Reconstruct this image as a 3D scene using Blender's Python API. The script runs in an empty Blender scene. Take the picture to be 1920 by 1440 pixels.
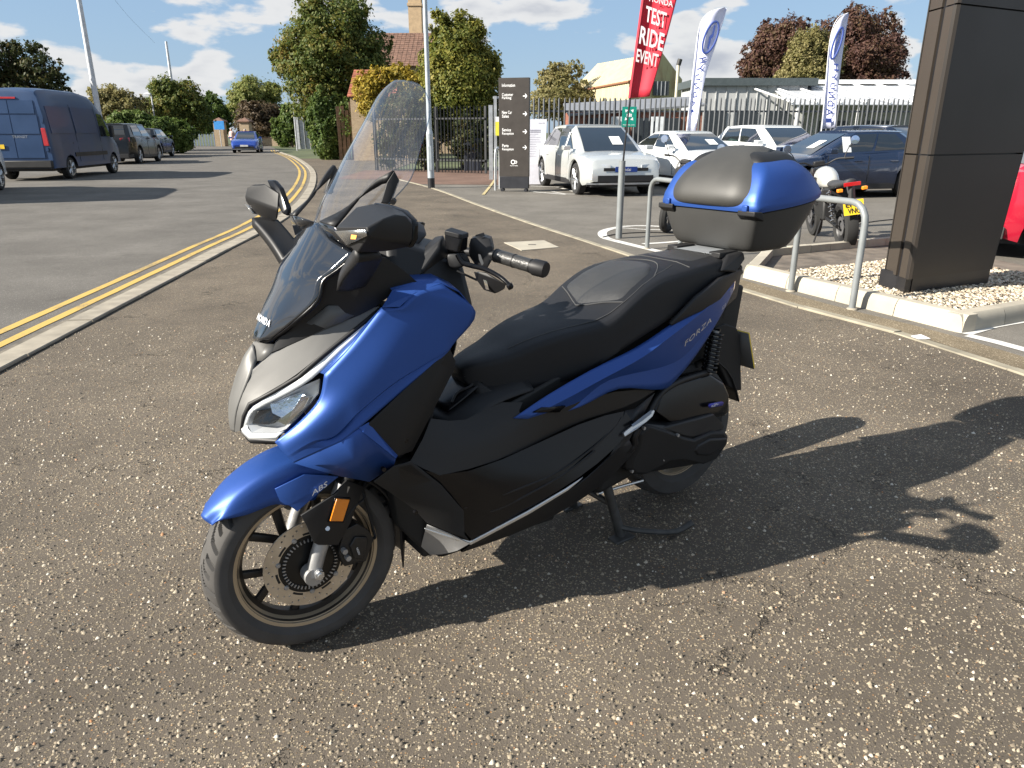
import bpy, bmesh, math, random
import numpy as np
from mathutils import Vector, Matrix, noise
R = math.radians
PI = math.pi
random.seed(7)
scene = bpy.context.scene
C = scene.collection

# ------------------------------------------------------------------ camera, sky, sun, exposure
cam_d = bpy.data.cameras.new('camera')
cam = bpy.data.objects.new('camera', cam_d); C.objects.link(cam)
cam.location = (0, 0, 1.40)
cam.rotation_euler = (R(90 - 19.04), 0, 0)
cam_d.sensor_width = 36.0
cam_d.lens = 36.0 * 1371.0 / 1920.0
cam_d.clip_start = 0.05
cam_d.clip_end = 3000
scene.camera = cam

SUN_ELEV = 30.0          # degrees above the horizon
SUN_AZ = 200.5           # where the sun stands, degrees counter-clockwise from +X
sun_d = bpy.data.lights.new('sun', 'SUN')
sun_d.energy = 5.0
sun_d.angle = R(0.53)
sun_d.color = (1.0, 0.93, 0.82)
sun = bpy.data.objects.new('sun', sun_d); C.objects.link(sun)
sv = Vector((math.cos(R(SUN_ELEV)) * math.cos(R(SUN_AZ)), math.cos(R(SUN_ELEV)) * math.sin(R(SUN_AZ)), math.sin(R(SUN_ELEV))))
sun.rotation_euler = (-sv).to_track_quat('-Z', 'Y').to_euler()
sun.location = (-20, -10, 25)

world = bpy.data.worlds.new('World'); scene.world = world
world.use_nodes = True
wn, wl = world.node_tree.nodes, world.node_tree.links
wn.clear()

def build_sky():
    def N(t, **k):
        n = wn.new(t)
        for a, b in k.items(): setattr(n, a, b)
        return n
    def M(op, a, b=None, c=None, clamp=False):
        n = N('ShaderNodeMath', operation=op); n.use_clamp = clamp
        for i, v in enumerate((a, b, c)):
            if v is None: continue
            if isinstance(v, (int, float)): n.inputs[i].default_value = v
            else: wl.new(v, n.inputs[i])
        return n.outputs[0]
    out = N('ShaderNodeOutputWorld'); bg = N('ShaderNodeBackground')
    sky = N('ShaderNodeTexSky', sky_type='NISHITA')
    sky.sun_disc = False
    sky.sun_elevation = R(SUN_ELEV)
    sky.sun_rotation = R(90 - SUN_AZ)
    sky.altitude = 30; sky.air_density = 1.0; sky.dust_density = 0.6; sky.ozone_density = 1.6
    tc = N('ShaderNodeTexCoord'); sep = N('ShaderNodeSeparateXYZ')
    wl.new(tc.outputs['Generated'], sep.inputs[0])
    x, y, z = sep.outputs
    # cumulus: noise on the view direction, flattened so that the clouds lie along the horizon
    comb = N('ShaderNodeCombineXYZ')
    wl.new(x, comb.inputs[0]); wl.new(y, comb.inputs[1]); wl.new(M('MULTIPLY', z, 2.6), comb.inputs[2])
    off = N('ShaderNodeVectorMath', operation='ADD'); wl.new(comb.outputs[0], off.inputs[0]); off.inputs[1].default_value = CLOUD_SEED
    comb = off
    n1 = N('ShaderNodeTexNoise'); n1.inputs['Scale'].default_value = 7.0; n1.inputs['Detail'].default_value = 9; n1.inputs['Roughness'].default_value = 0.48
    wl.new(comb.outputs[0], n1.inputs['Vector'])
    n2 = N('ShaderNodeTexNoise'); n2.inputs['Scale'].default_value = 2.3; n2.inputs['Detail'].default_value = 2
    wl.new(comb.outputs[0], n2.inputs['Vector'])
    d = M('ADD', M('MULTIPLY', n1.outputs['Fac'], 0.7), M('MULTIPLY', n2.outputs['Fac'], 0.3))
    cov = N('ShaderNodeMapRange', interpolation_type='SMOOTHSTEP')
    wl.new(d, cov.inputs[0]); cov.inputs[1].default_value = 0.502; cov.inputs[2].default_value = 0.536
    core = N('ShaderNodeMapRange', interpolation_type='SMOOTHSTEP')
    wl.new(d, core.inputs[0]); core.inputs[1].default_value = 0.54; core.inputs[2].default_value = 0.64
    ccol = N('ShaderNodeMixRGB'); wl.new(core.outputs[0], ccol.inputs[0])
    ccol.inputs[1].default_value = (6.8, 6.8, 6.8, 1); ccol.inputs[2].default_value = (4.2, 4.4, 4.9, 1)
    # a little milky air everywhere, as on a bright hazy autumn day
    air = N('ShaderNodeMixRGB'); air.inputs[0].default_value = 0.65
    wl.new(sky.outputs[0], air.inputs[1]); air.inputs[2].default_value = (2.9, 4.4, 6.5, 1)
    mix = N('ShaderNodeMixRGB')
    fade = M('MULTIPLY', cov.outputs[0], 0.93)
    up = N('ShaderNodeMapRange'); wl.new(z, up.inputs[0]); up.inputs[1].default_value = -0.02; up.inputs[2].default_value = 0.03
    wl.new(M('MULTIPLY', fade, up.outputs[0]), mix.inputs[0])
    wl.new(air.outputs[0], mix.inputs[1]); wl.new(ccol.outputs[0], mix.inputs[2])
    wl.new(mix.outputs[0], bg.inputs[0]); bg.inputs[1].default_value = 0.05
    wl.new(bg.outputs[0], out.inputs[0])
CLOUD_SEED = (3.7, 1.2, 0.4)
build_sky()
scene.view_settings.view_transform = 'Standard'
scene.view_settings.look = 'None'
scene.view_settings.exposure = 1.3
scene.view_settings.gamma = 1.0
scene.cycles.max_bounces = 6
scene.cycles.transparent_max_bounces = 16

# ------------------------------------------------------------------ materials
MATS = {}
def nodes_of(name):
    m = bpy.data.materials.new(name); m.use_nodes = True
    nt = m.node_tree
    return m, nt.nodes, nt.links, nt.nodes['Principled BSDF']
def mat(name, col, rough=0.5, metal=0.0, var=0.12, vscale=6.0, bump=0.0, bscale=200.0, coat=0.0, spec=None, rvar=0.1, sheen=0.0):
    """painted / plastic / metal surface with faint procedural unevenness in tone, gloss and relief"""
    if name in MATS: return MATS[name]
    m, n, l, b = nodes_of(name)
    tc = n.new('ShaderNodeTexCoord')
    nz = n.new('ShaderNodeTexNoise'); nz.inputs['Scale'].default_value = vscale; nz.inputs['Detail'].default_value = 5
    l.new(tc.outputs['Object'], nz.inputs['Vector'])
    mr = n.new('ShaderNodeMapRange'); l.new(nz.outputs['Fac'], mr.inputs[0])
    mr.inputs[1].default_value = 0.3; mr.inputs[2].default_value = 0.7; mr.inputs[3].default_value = 1 - var; mr.inputs[4].default_value = 1 + var
    mx = n.new('ShaderNodeMixRGB'); mx.blend_type = 'MULTIPLY'; mx.inputs[0].default_value = 1
    mx.inputs[1].default_value = (*col, 1); l.new(mr.outputs[0], mx.inputs[2])
    l.new(mx.outputs[0], b.inputs['Base Color'])
    mr2 = n.new('ShaderNodeMapRange'); l.new(nz.outputs['Fac'], mr2.inputs[0])
    mr2.inputs[1].default_value = 0.3; mr2.inputs[2].default_value = 0.7
    mr2.inputs[3].default_value = max(0.02, rough * (1 - rvar)); mr2.inputs[4].default_value = min(1, rough * (1 + rvar))
    l.new(mr2.outputs[0], b.inputs['Roughness'])
    b.inputs['Metallic'].default_value = metal
    b.inputs['Coat Weight'].default_value = coat
    b.inputs['Coat Roughness'].default_value = 0.06
    if spec is not None: b.inputs['Specular IOR Level'].default_value = spec
    if bump:
        nb = n.new('ShaderNodeTexNoise'); nb.inputs['Scale'].default_value = bscale; nb.inputs['Detail'].default_value = 2
        l.new(tc.outputs['Object'], nb.inputs['Vector'])
        bp = n.new('ShaderNodeBump'); bp.inputs['Strength'].default_value = bump; bp.inputs['Distance'].default_value = 0.002
        l.new(nb.outputs['Fac'], bp.inputs['Height']); l.new(bp.outputs[0], b.inputs['Normal'])
    MATS[name] = m
    return m
def glass(name, tint, clear=0.85, rough=0.02, gloss=(1, 1, 1), haze=0.0):
    """thin sheet glass: what lies behind shows through, the sky mirrors in it at grazing angles"""
    if name in MATS: return MATS[name]
    m = bpy.data.materials.new(name); m.use_nodes = True
    n, l = m.node_tree.nodes, m.node_tree.links; n.clear()
    o = n.new('ShaderNodeOutputMaterial'); t = n.new('ShaderNodeBsdfTransparent'); g = n.new('ShaderNodeBsdfGlossy')
    t.inputs[0].default_value = (*[c * clear for c in tint], 1); g.inputs[0].default_value = (*gloss, 1); g.inputs['Roughness'].default_value = rough
    ge = n.new('ShaderNodeNewGeometry'); dt = n.new('ShaderNodeVectorMath'); dt.operation = 'DOT_PRODUCT'
    l.new(ge.outputs['Normal'], dt.inputs[0]); l.new(ge.outputs['Incoming'], dt.inputs[1])
    def mth(op, x, y=None):
        q = n.new('ShaderNodeMath'); q.operation = op
        for i, v in enumerate((x, y)):
            if v is None: continue
            if isinstance(v, (int, float)): q.inputs[i].default_value = v
            else: l.new(v, q.inputs[i])
        return q.outputs[0]
    # Schlick reflectance, alike from both faces of the sheet
    fac = mth('ADD', mth('MULTIPLY', mth('POWER', mth('SUBTRACT', 1.0, mth('ABSOLUTE', dt.outputs['Value'])), 5.0), .92), .06)
    mx = n.new('ShaderNodeMixShader'); l.new(fac, mx.inputs[0]); l.new(t.outputs[0], mx.inputs[1]); l.new(g.outputs[0], mx.inputs[2])
    res = mx
    if haze:
        df = n.new('ShaderNodeBsdfDiffuse'); df.inputs[0].default_value = (.8, .85, .95, 1)
        tl = n.new('ShaderNodeBsdfTranslucent'); tl.inputs[0].default_value = (.8, .85, .95, 1)
        ad = n.new('ShaderNodeMixShader'); ad.inputs[0].default_value = .5; l.new(df.outputs[0], ad.inputs[1]); l.new(tl.outputs[0], ad.inputs[2])
        tcx = n.new('ShaderNodeTexCoord'); nzx = n.new('ShaderNodeTexNoise'); nzx.inputs['Scale'].default_value = 9; nzx.inputs['Detail'].default_value = 6; l.new(tcx.outputs['Object'], nzx.inputs['Vector'])
        mrx = n.new('ShaderNodeMapRange'); l.new(nzx.outputs['Fac'], mrx.inputs[0]); mrx.inputs[1].default_value = .35; mrx.inputs[2].default_value = .7; mrx.inputs[3].default_value = haze * .5; mrx.inputs[4].default_value = haze * 1.6
        res = n.new('ShaderNodeMixShader'); l.new(mrx.outputs[0], res.inputs[0]); l.new(mx.outputs[0], res.inputs[1]); l.new(ad.outputs[0], res.inputs[2])
    l.new(res.outputs[0], o.inputs[0]); MATS[name] = m
    return m

# ------------------------------------------------------------------ mesh helpers
def link_mesh(name, me, m=None, parent=None):
    o = bpy.data.objects.new(name, me); C.objects.link(o)
    if m is not None: me.materials.append(m)
    if parent is not None: o.parent = parent
    return o
def tag(o, label=None, cat=None, group=None, kind=None):
    if label: o['label'] = label
    if cat: o['category'] = cat
    if group: o['group'] = group
    if kind: o['kind'] = kind
    return o
def thing(name, label, cat, loc=(0, 0, 0), rz=0.0, group=None):
    o = bpy.data.objects.new(name, None); C.objects.link(o)
    o.location = loc; o.rotation_euler = (0, 0, rz); o.empty_display_size = 0.2
    return tag(o, label, cat, group)
def finish(bm, angle=35, flat=False, recalc=True):
    if recalc: bmesh.ops.recalc_face_normals(bm, faces=bm.faces)
    me = bpy.data.meshes.new('m'); bm.to_mesh(me); bm.free()
    if not flat:
        me.shade_smooth()
        if angle is not None: me.set_sharp_from_angle(angle=R(angle))
    return me
def mesh(name, verts, faces, m, parent=None, sub=0, crease=(), solid=0.0, bevel=0.0, seg=2, angle=35, flat=False, recalc=True):
    bm = bmesh.new()
    vs = [bm.verts.new(v) for v in verts]
    for f in faces:
        try: bm.faces.new([vs[i] for i in f])
        except ValueError: pass
    if crease:
        lay = bm.edges.layers.float.get('crease_edge') or bm.edges.layers.float.new('crease_edge')
        for c in crease:
            a, b = c[0], c[1]; val = c[2] if len(c) > 2 else 1.0
            e = bm.edges.get((vs[a], vs[b]))
            if e: e[lay] = val; e.smooth = val < 0.75
    if sub:
        bmesh.ops.recalc_face_normals(bm, faces=bm.faces) if recalc else None
        me = bpy.data.meshes.new('m'); bm.to_mesh(me)
        shp = [i for i, e in enumerate(bm.edges) if not e.smooth]
        bm.free(); me.shade_smooth()
        for i in shp: me.edges[i].use_edge_sharp = True
    else: me = finish(bm, angle, flat, recalc)
    o = link_mesh(name, me, m, parent)
    if sub:
        md = o.modifiers.new('sub', 'SUBSURF'); md.levels = md.render_levels = sub; md.boundary_smooth = 'PRESERVE_CORNERS'
    if solid:
        md = o.modifiers.new('solid', 'SOLIDIFY'); md.thickness = solid; md.offset = 0
    if bevel:
        md = o.modifiers.new('bevel', 'BEVEL'); md.width = bevel; md.segments = seg; md.limit_method = 'ANGLE'; md.angle_limit = R(30)
        md.harden_normals = False
        me.shade_smooth(); 
    return o
def box_vf(c, d, rz=0.0):
    x, y, z = d[0] / 2, d[1] / 2, d[2] / 2
    ca, sa = math.cos(rz), math.sin(rz)
    v = []
    for sx, sy, sz in ((-1, -1, -1), (1, -1, -1), (1, 1, -1), (-1, 1, -1), (-1, -1, 1), (1, -1, 1), (1, 1, 1), (-1, 1, 1)):
        a, b = sx * x, sy * y
        v.append((c[0] + a * ca - b * sa, c[1] + a * sa + b * ca, c[2] + sz * z))
    return v, [(0, 3, 2, 1), (4, 5, 6, 7), (0, 1, 5, 4), (1, 2, 6, 5), (2, 3, 7, 6), (3, 0, 4, 7)]
def box(name, c, d, m, parent=None, rz=0.0, bevel=0.0, seg=2):
    v, f = box_vf(c, d, rz)
    return mesh(name, v, f, m, parent, bevel=bevel, seg=seg, flat=(bevel == 0))
def join_vf(parts):
    V, F = [], []
    for v, f in parts:
        k = len(V); V += list(v); F += [tuple(i + k for i in q) for q in f]
    return V, F
def smooth_path(pts, n=6):
    P = [Vector(p) for p in pts]
    if len(P) < 3 or n <= 1: return P
    out = []
    for i in range(len(P) - 1):
        p0 = P[i - 1] if i else P[0] * 2 - P[1]; p1, p2 = P[i], P[i + 1]
        p3 = P[i + 2] if i + 2 < len(P) else P[-1] * 2 - P[-2]
        for k in range(n):
            t = k / n
            out.append(0.5 * ((2 * p1) + (p2 - p0) * t + (2 * p0 - 5 * p1 + 4 * p2 - p3) * t * t + (3 * p1 - p0 - 3 * p2 + p3) * t ** 3))
    out.append(P[-1]); return out
def tube_vf(pts, rad, seg=10, n=6, cap=True, flatten=None):
    P = smooth_path(pts, n)
    k = len(P)
    if isinstance(rad, (int, float)): rr = [rad] * k
    else:
        rr = [float(np.interp(i / (k - 1), np.linspace(0, 1, len(rad)), rad)) for i in range(k)]
    V, F = [], []
    up = None
    for i, p in enumerate(P):
        t = (P[min(i + 1, k - 1)] - P[max(i - 1, 0)])
        t = t.normalized() if t.length > 1e-9 else Vector((0, 0, 1))
        if up is None:
            a = Vector((0, 0, 1)) if abs(t.z) < 0.9 else Vector((1, 0, 0))
            up = (a - t * a.dot(t)).normalized()
        else: up = (up - t * up.dot(t)).normalized()
        sd = t.cross(up)
        for j in range(seg):
            an = 2 * PI * j / seg
            V.append(p + (up * math.cos(an) * (flatten or 1) + sd * math.sin(an)) * rr[i])
    for i in range(k - 1):
        for j in range(seg):
            a = i * seg + j; b = i * seg + (j + 1) % seg
            F.append((a, b, b + seg, a + seg))
    if cap:
        F.append(tuple(reversed(range(seg)))); F.append(tuple((k - 1) * seg + j for j in range(seg)))
    return [tuple(v) for v in V], F
def tube(name, pts, rad, m, parent=None, seg=10, n=6, flatten=None, angle=40):
    v, f = tube_vf(pts, rad, seg, n, True, flatten)
    return mesh(name, v, f, m, parent, angle=angle)
def lathe_vf(prof, seg=48, axis='y', c=(0, 0, 0), closed=False, a0=0.0, a1=2 * PI):
    """prof: (radius, along-axis) pairs"""
    V, F = [], []
    full = abs(a1 - a0 - 2 * PI) < 1e-6
    ns = seg if full else seg + 1
    for i in range(ns):
        a = a0 + (a1 - a0) * i / seg
        ca, sa = math.cos(a), math.sin(a)
        for r, t in prof:
            p = (r * ca, t, r * sa) if axis == 'y' else ((r * ca, r * sa, t) if axis == 'z' else (t, r * ca, r * sa))
            V.append((p[0] + c[0], p[1] + c[1], p[2] + c[2]))
    k = len(prof)
    for i in range(seg):
        i2 = (i + 1) % ns
        for j in range(k if closed else k - 1):
            j2 = (j + 1) % k
            F.append((i * k + j, i2 * k + j, i2 * k + j2, i * k + j2))
    return V, F
def lathe(name, prof, m, parent=None, seg=48, axis='y', c=(0, 0, 0), closed=False, angle=35, a0=0.0, a1=2 * PI):
    v, f = lathe_vf(prof, seg, axis, c, closed, a0, a1)
    return mesh(name, v, f, m, parent, angle=angle)
def grid_vf(rows, close=False):
    V, F = [], []
    k = len(rows[0])
    for r in rows: V += [tuple(p) for p in r]
    for i in range(len(rows) - 1):
        for j in range(k if close else k - 1):
            j2 = (j + 1) % k
            F.append((i * k + j, i * k + j2, (i + 1) * k + j2, (i + 1) * k + j))
    return V, F
def loft(name, rings, m, parent=None, sub=0, cap=True, crease=(), angle=35, solid=0, bevel=0):
    v, f = grid_vf(rings, True)
    k = len(rings[0])
    if cap:
        f.append(tuple(reversed(range(k)))); f.append(tuple((len(rings) - 1) * k + j for j in range(k)))
    return mesh(name, v, f, m, parent, sub=sub, crease=crease, angle=angle, solid=solid, bevel=bevel)
def hull(name, pts, m, parent=None, bevel=0.0, seg=3, sub=0):
    bm = bmesh.new()
    for p in pts: bm.verts.new(p)
    r = bmesh.ops.convex_hull(bm, input=bm.verts)
    bmesh.ops.delete(bm, geom=[g for g in r['geom_interior'] if isinstance(g, bmesh.types.BMVert)], context='VERTS')
    bmesh.ops.dissolve_limit(bm, angle_limit=R(6), verts=bm.verts, edges=bm.edges)
    me = finish(bm, 35)
    o = link_mesh(name, me, m, parent)
    if bevel:
        md = o.modifiers.new('bevel', 'BEVEL'); md.width = bevel; md.segments = seg; md.limit_method = 'ANGLE'; md.angle_limit = R(20)
        me.shade_smooth()
    return o
def prism_vf(poly, y0, y1):
    """poly in (x, z), extruded along y"""
    k = len(poly)
    V = [(x, y0, z) for x, z in poly] + [(x, y1, z) for x, z in poly]
    F = [tuple(range(k)), tuple(reversed(range(k, 2 * k)))]
    for i in range(k):
        j = (i + 1) % k; F.append((i, i + k, j + k, j))
    return V, F
def text_mesh(s, size=1.0, align='LEFT', extrude=0.0, shear=0.0, spacing=1.0, bold=0.0):
    cu = bpy.data.curves.new('t', 'FONT'); cu.body = s; cu.size = size; cu.align_x = align; cu.extrude = extrude; cu.shear = shear
    cu.space_character = spacing; cu.offset = bold; cu.resolution_u = 2
    o = bpy.data.objects.new('t', cu); C.objects.link(o)
    dg = bpy.context.evaluated_depsgraph_get()
    me = bpy.data.meshes.new_from_object(o.evaluated_get(dg))
    bpy.data.objects.remove(o); bpy.data.curves.remove(cu)
    me.materials.clear()
    return me
def text_on(name, s, org, xdir, ydir, size, m, parent=None, align='LEFT', lift=0.002, shear=0.0, spacing=1.0, bold=0.0, sx=1.0, extrude=0.0):
    """flat lettering on a surface: origin, reading direction, up direction"""
    me = text_mesh(s, 1.0, align, 0.0, shear, spacing, bold)
    x = Vector(xdir).normalized(); y = Vector(ydir); y = (y - x * y.dot(x)).normalized(); z = x.cross(y)
    M4 = Matrix.Translation(Vector(org) + z * lift) @ Matrix(((x.x, y.x, z.x, 0), (x.y, y.y, z.y, 0), (x.z, y.z, z.z, 0), (0, 0, 0, 1))) @ Matrix.Diagonal((size * sx, size, size, 1))
    me.transform(M4)
    return link_mesh(name, me, m, parent)
def text_quad(name, s, bl, br, tl, m, parent=None, lift=0.004, bold=0.0, spacing=1.0, shear=0.0):
    """lettering filling the parallelogram bottom-left, bottom-right, top-left"""
    me = text_mesh(s, 1.0, 'LEFT', 0.0, shear, spacing, bold)
    co = np.zeros(len(me.vertices) * 3); me.vertices.foreach_get('co', co); co = co.reshape(-1, 3)
    mn, mx = co.min(0), co.max(0)
    u = (co[:, 0] - mn[0]) / (mx[0] - mn[0]); v = (co[:, 1] - mn[1]) / (mx[1] - mn[1])
    bl, br, tl = [np.array(q, dtype=float) for q in (bl, br, tl)]
    nn = np.cross(br - bl, tl - bl); nn /= np.linalg.norm(nn)
    P = bl + u[:, None] * (br - bl) + v[:, None] * (tl - bl) + nn * lift
    me.vertices.foreach_set('co', P.reshape(-1)); me.update()
    return link_mesh(name, me, m, parent)
def kids(o): return [c for c in bpy.data.objects if c.parent == o]

# ================================================================== ground, road, kerbs
def ground_mat(name, base, stones, s1, s2, dens1, dens2, tone=0.25, rough=0.95, cracks=0.0, bump=0.35, band=None):
    """tarmac: dark binder with two sizes of embedded chippings of mixed colour, worn unevenly, with cracks"""
    m, n, l, b = nodes_of(name)
    def math_(op, a, c=None, clamp=False):
        q = n.new('ShaderNodeMath'); q.operation = op; q.use_clamp = clamp
        for i, v in enumerate((a, c)):
            if v is None: continue
            if isinstance(v, (int, float)): q.inputs[i].default_value = v
            else: l.new(v, q.inputs[i])
        return q.outputs[0]
    tc = n.new('ShaderNodeTexCoord'); co = tc.outputs['Object']
    big = n.new('ShaderNodeTexNoise'); big.inputs['Scale'].default_value = 0.9; big.inputs['Detail'].default_value = 6; big.inputs['Roughness'].default_value = .6; l.new(co, big.inputs['Vector'])
    fine = n.new('ShaderNodeTexNoise'); fine.inputs['Scale'].default_value = 240; fine.inputs['Detail'].default_value = 3; l.new(co, fine.inputs['Vector'])
    col = n.new('ShaderNodeMixRGB'); col.inputs[1].default_value = (*[c * .7 for c in base], 1); col.inputs[2].default_value = (*[c * 1.35 for c in base], 1); l.new(fine.outputs['Fac'], col.inputs[0])
    cur = col.outputs[0]
    hts = []
    for sc, dens in ((s1, dens1), (s2, dens2)):
        if dens <= 0: continue
        v = n.new('ShaderNodeTexVoronoi'); v.inputs['Scale'].default_value = sc; v.inputs['Randomness'].default_value = 1.0; l.new(co, v.inputs['Vector'])
        sp_ = n.new('ShaderNodeSeparateColor'); l.new(v.outputs['Color'], sp_.inputs[0])
        # local density drifts with the large noise: bald patches and stony ones
        thr = math_('ADD', math_('MULTIPLY', big.outputs['Fac'], .9), dens - .45)
        on = math_('LESS_THAN', sp_.outputs[0], thr)
        size = math_('ADD', math_('MULTIPLY', sp_.outputs[2], .28), .26)
        edge = n.new('ShaderNodeMapRange'); l.new(math_('SUBTRACT', size, v.outputs['Distance']), edge.inputs[0]); edge.inputs[1].default_value = 0.0; edge.inputs[2].default_value = 0.07
        fac = math_('MULTIPLY', on, edge.outputs[0])
        rp = n.new('ShaderNodeValToRGB'); l.new(sp_.outputs[1], rp.inputs[0]); rp.color_ramp.interpolation = 'LINEAR'
        els = rp.color_ramp.elements
        while len(els) < len(stones): els.new(0.5)
        for i, (p, c) in enumerate(stones): els[i].position = p; els[i].color = (*c, 1)
        mx = n.new('ShaderNodeMixRGB'); l.new(fac, mx.inputs[0]); l.new(cur, mx.inputs[1]); l.new(rp.outputs[0], mx.inputs[2])
        cur = mx.outputs[0]; hts.append(math_('MULTIPLY', fac, 1.0 if sc == s1 else .6))
    tn = n.new('ShaderNodeMapRange'); l.new(big.outputs['Fac'], tn.inputs[0]); tn.inputs[1].default_value = .3; tn.inputs[2].default_value = .7; tn.inputs[3].default_value = 1 - tone; tn.inputs[4].default_value = 1 + tone
    mt = n.new('ShaderNodeMixRGB'); mt.blend_type = 'MULTIPLY'; mt.inputs[0].default_value = 1; l.new(cur, mt.inputs[1]); l.new(tn.outputs[0], mt.inputs[2])
    cur = mt.outputs[0]
    st2 = n.new('ShaderNodeTexNoise'); st2.inputs['Scale'].default_value = 3.1; st2.inputs['Detail'].default_value = 8; st2.inputs['Roughness'].default_value = .7; l.new(co, st2.inputs['Vector'])
    ms = n.new('ShaderNodeMapRange'); l.new(st2.outputs['Fac'], ms.inputs[0]); ms.inputs[1].default_value = .56; ms.inputs[2].default_value = .74; ms.inputs[3].default_value = 1.0; ms.inputs[4].default_value = .72
    mt2 = n.new('ShaderNodeMixRGB'); mt2.blend_type = 'MULTIPLY'; mt2.inputs[0].default_value = 1; l.new(cur, mt2.inputs[1]); l.new(ms.outputs[0], mt2.inputs[2]); cur = mt2.outputs[0]
    h = math_('MULTIPLY', fine.outputs['Fac'], .5)
    for q in hts: h = math_('ADD', h, q)
    if cracks:
        wn_ = n.new('ShaderNodeTexNoise'); wn_.inputs['Scale'].default_value = 2.2; wn_.inputs['Detail'].default_value = 6; wn_.inputs['Roughness'].default_value = .7; l.new(co, wn_.inputs['Vector'])
        vm = n.new('ShaderNodeVectorMath'); vm.operation = 'MULTIPLY_ADD'; l.new(wn_.outputs['Color'], vm.inputs[0]); vm.inputs[1].default_value = (.9, .9, 0); l.new(co, vm.inputs[2])
        vc = n.new('ShaderNodeTexVoronoi'); vc.feature = 'DISTANCE_TO_EDGE'; vc.inputs['Scale'].default_value = 1.15; l.new(vm.outputs[0], vc.inputs['Vector'])
        ck = n.new('ShaderNodeMapRange'); l.new(vc.outputs['Distance'], ck.inputs[0]); ck.inputs[1].default_value = .002; ck.inputs[2].default_value = .007; ck.inputs[3].default_value = 1; ck.inputs[4].default_value = 0
        msk = n.new('ShaderNodeMapRange'); l.new(wn_.outputs['Fac'], msk.inputs[0]); msk.inputs[1].default_value = .50; msk.inputs[2].default_value = .56
        cf = math_('MULTIPLY', ck.outputs[0], math_('MULTIPLY', msk.outputs[0], cracks))
        mc = n.new('ShaderNodeMixRGB'); l.new(cf, mc.inputs[0]); l.new(cur, mc.inputs[1]); mc.inputs[2].default_value = (.02, .018, .015, 1); cur = mc.outputs[0]
        h = math_('SUBTRACT', h, math_('MULTIPLY', cf, 2.0))
    l.new(cur, b.inputs['Base Color']); b.inputs['Roughness'].default_value = rough
    b.inputs['Specular IOR Level'].default_value = .25
    bp = n.new('ShaderNodeBump'); bp.inputs['Strength'].default_value = bump; bp.inputs['Distance'].default_value = .004
    l.new(h, bp.inputs['Height']); l.new(bp.outputs[0], b.inputs['Normal'])
    return m
CHIPS = [(0.0, (.085, .073, .058)), (.3, (.155, .126, .086)), (.55, (.245, .20, .136)), (.78, (.325, .266, .180)), (.93, (.42, .36, .262)), (1.0, (.34, .17, .06))]
path_mat = ground_mat('footpath_chippings', (.103, .0865, .0685), CHIPS, 78, 185, .32, .56, tone=.26, cracks=.7, bump=.9)
road_mat = ground_mat('road_tarmac', (.104, .096, .086), [(0, (.08, .088, .084)), (.5, (.165, .155, .14)), (1, (.25, .235, .21))], 110, 260, .45, .5, tone=.18, cracks=.4, bump=.25)
park_mat = ground_mat('car_park_tarmac', (.124, .114, .099), [(0, (.085, .088, .08)), (.5, (.18, .165, .145)), (1, (.29, .27, .24))], 120, 280, .42, .5, tone=.18, cracks=.4, bump=.25)
red_mat = ground_mat('red_pavement_tarmac', (.135, .085, .065), [(0, (.10, .06, .05)), (1, (.22, .16, .12))], 110, 260, .4, .5, tone=.2)
conc = mat('kerb_concrete', (.27, .24, .19), .9, 0, var=.22, vscale=7, bump=.5, bscale=160)
conc_new = mat('island_kerb_concrete', (.34, .31, .25), .85, 0, var=.12, vscale=5, bump=.3, bscale=160)
def worn_paint(name, col, under, wear=.5):
    """road paint rubbed through to the tarmac in places"""
    m, n, l, b = nodes_of(name)
    tc = n.new('ShaderNodeTexCoord')
    n1 = n.new('ShaderNodeTexNoise'); n1.inputs['Scale'].default_value = 38; n1.inputs['Detail'].default_value = 6; n1.inputs['Roughness'].default_value = .7; l.new(tc.outputs['Object'], n1.inputs['Vector'])
    n2 = n.new('ShaderNodeTexNoise'); n2.inputs['Scale'].default_value = 1.3; n2.inputs['Detail'].default_value = 4; l.new(tc.outputs['Object'], n2.inputs['Vector'])
    ad = n.new('ShaderNodeMath'); ad.operation = 'ADD'; l.new(n1.outputs['Fac'], ad.inputs[0]); l.new(n2.outputs['Fac'], ad.inputs[1])
    mr = n.new('ShaderNodeMapRange'); l.new(ad.outputs[0], mr.inputs[0]); mr.inputs[1].default_value = 1.02; mr.inputs[2].default_value = 1.22; mr.inputs[3].default_value = 0; mr.inputs[4].default_value = wear
    mx = n.new('ShaderNodeMixRGB'); l.new(mr.outputs[0], mx.inputs[0]); mx.inputs[1].default_value = (*col, 1); mx.inputs[2].default_value = (*under, 1)
    l.new(mx.outputs[0], b.inputs['Base Color']); b.inputs['Roughness'].default_value = .8
    bp = n.new('ShaderNodeBump'); bp.inputs['Strength'].default_value = .3; bp.inputs['Distance'].default_value = .003; l.new(n1.outputs['Fac'], bp.inputs['Height']); l.new(bp.outputs[0], b.inputs['Normal'])
    return m
yellow_p = worn_paint('road_paint_yellow', (.46, .31, .075), (.15, .13, .095), .85)
white_p = worn_paint('road_paint_white', (.58, .57, .54), (.16, .15, .13), .8)
earth = mat('earth_green', (.06, .075, .03), .95, 0, var=.5, vscale=.4)

def sheet(name, poly, z, m, parent=None):
    o = mesh(name, [(p[0], p[1], z) for p in poly], [tuple(range(len(poly)))], m, parent, flat=True)
    return o
tag(sheet('ground', [(-400, -40), (400, -40), (400, 900), (-400, 900)], -.012, earth), kind='structure')

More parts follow.
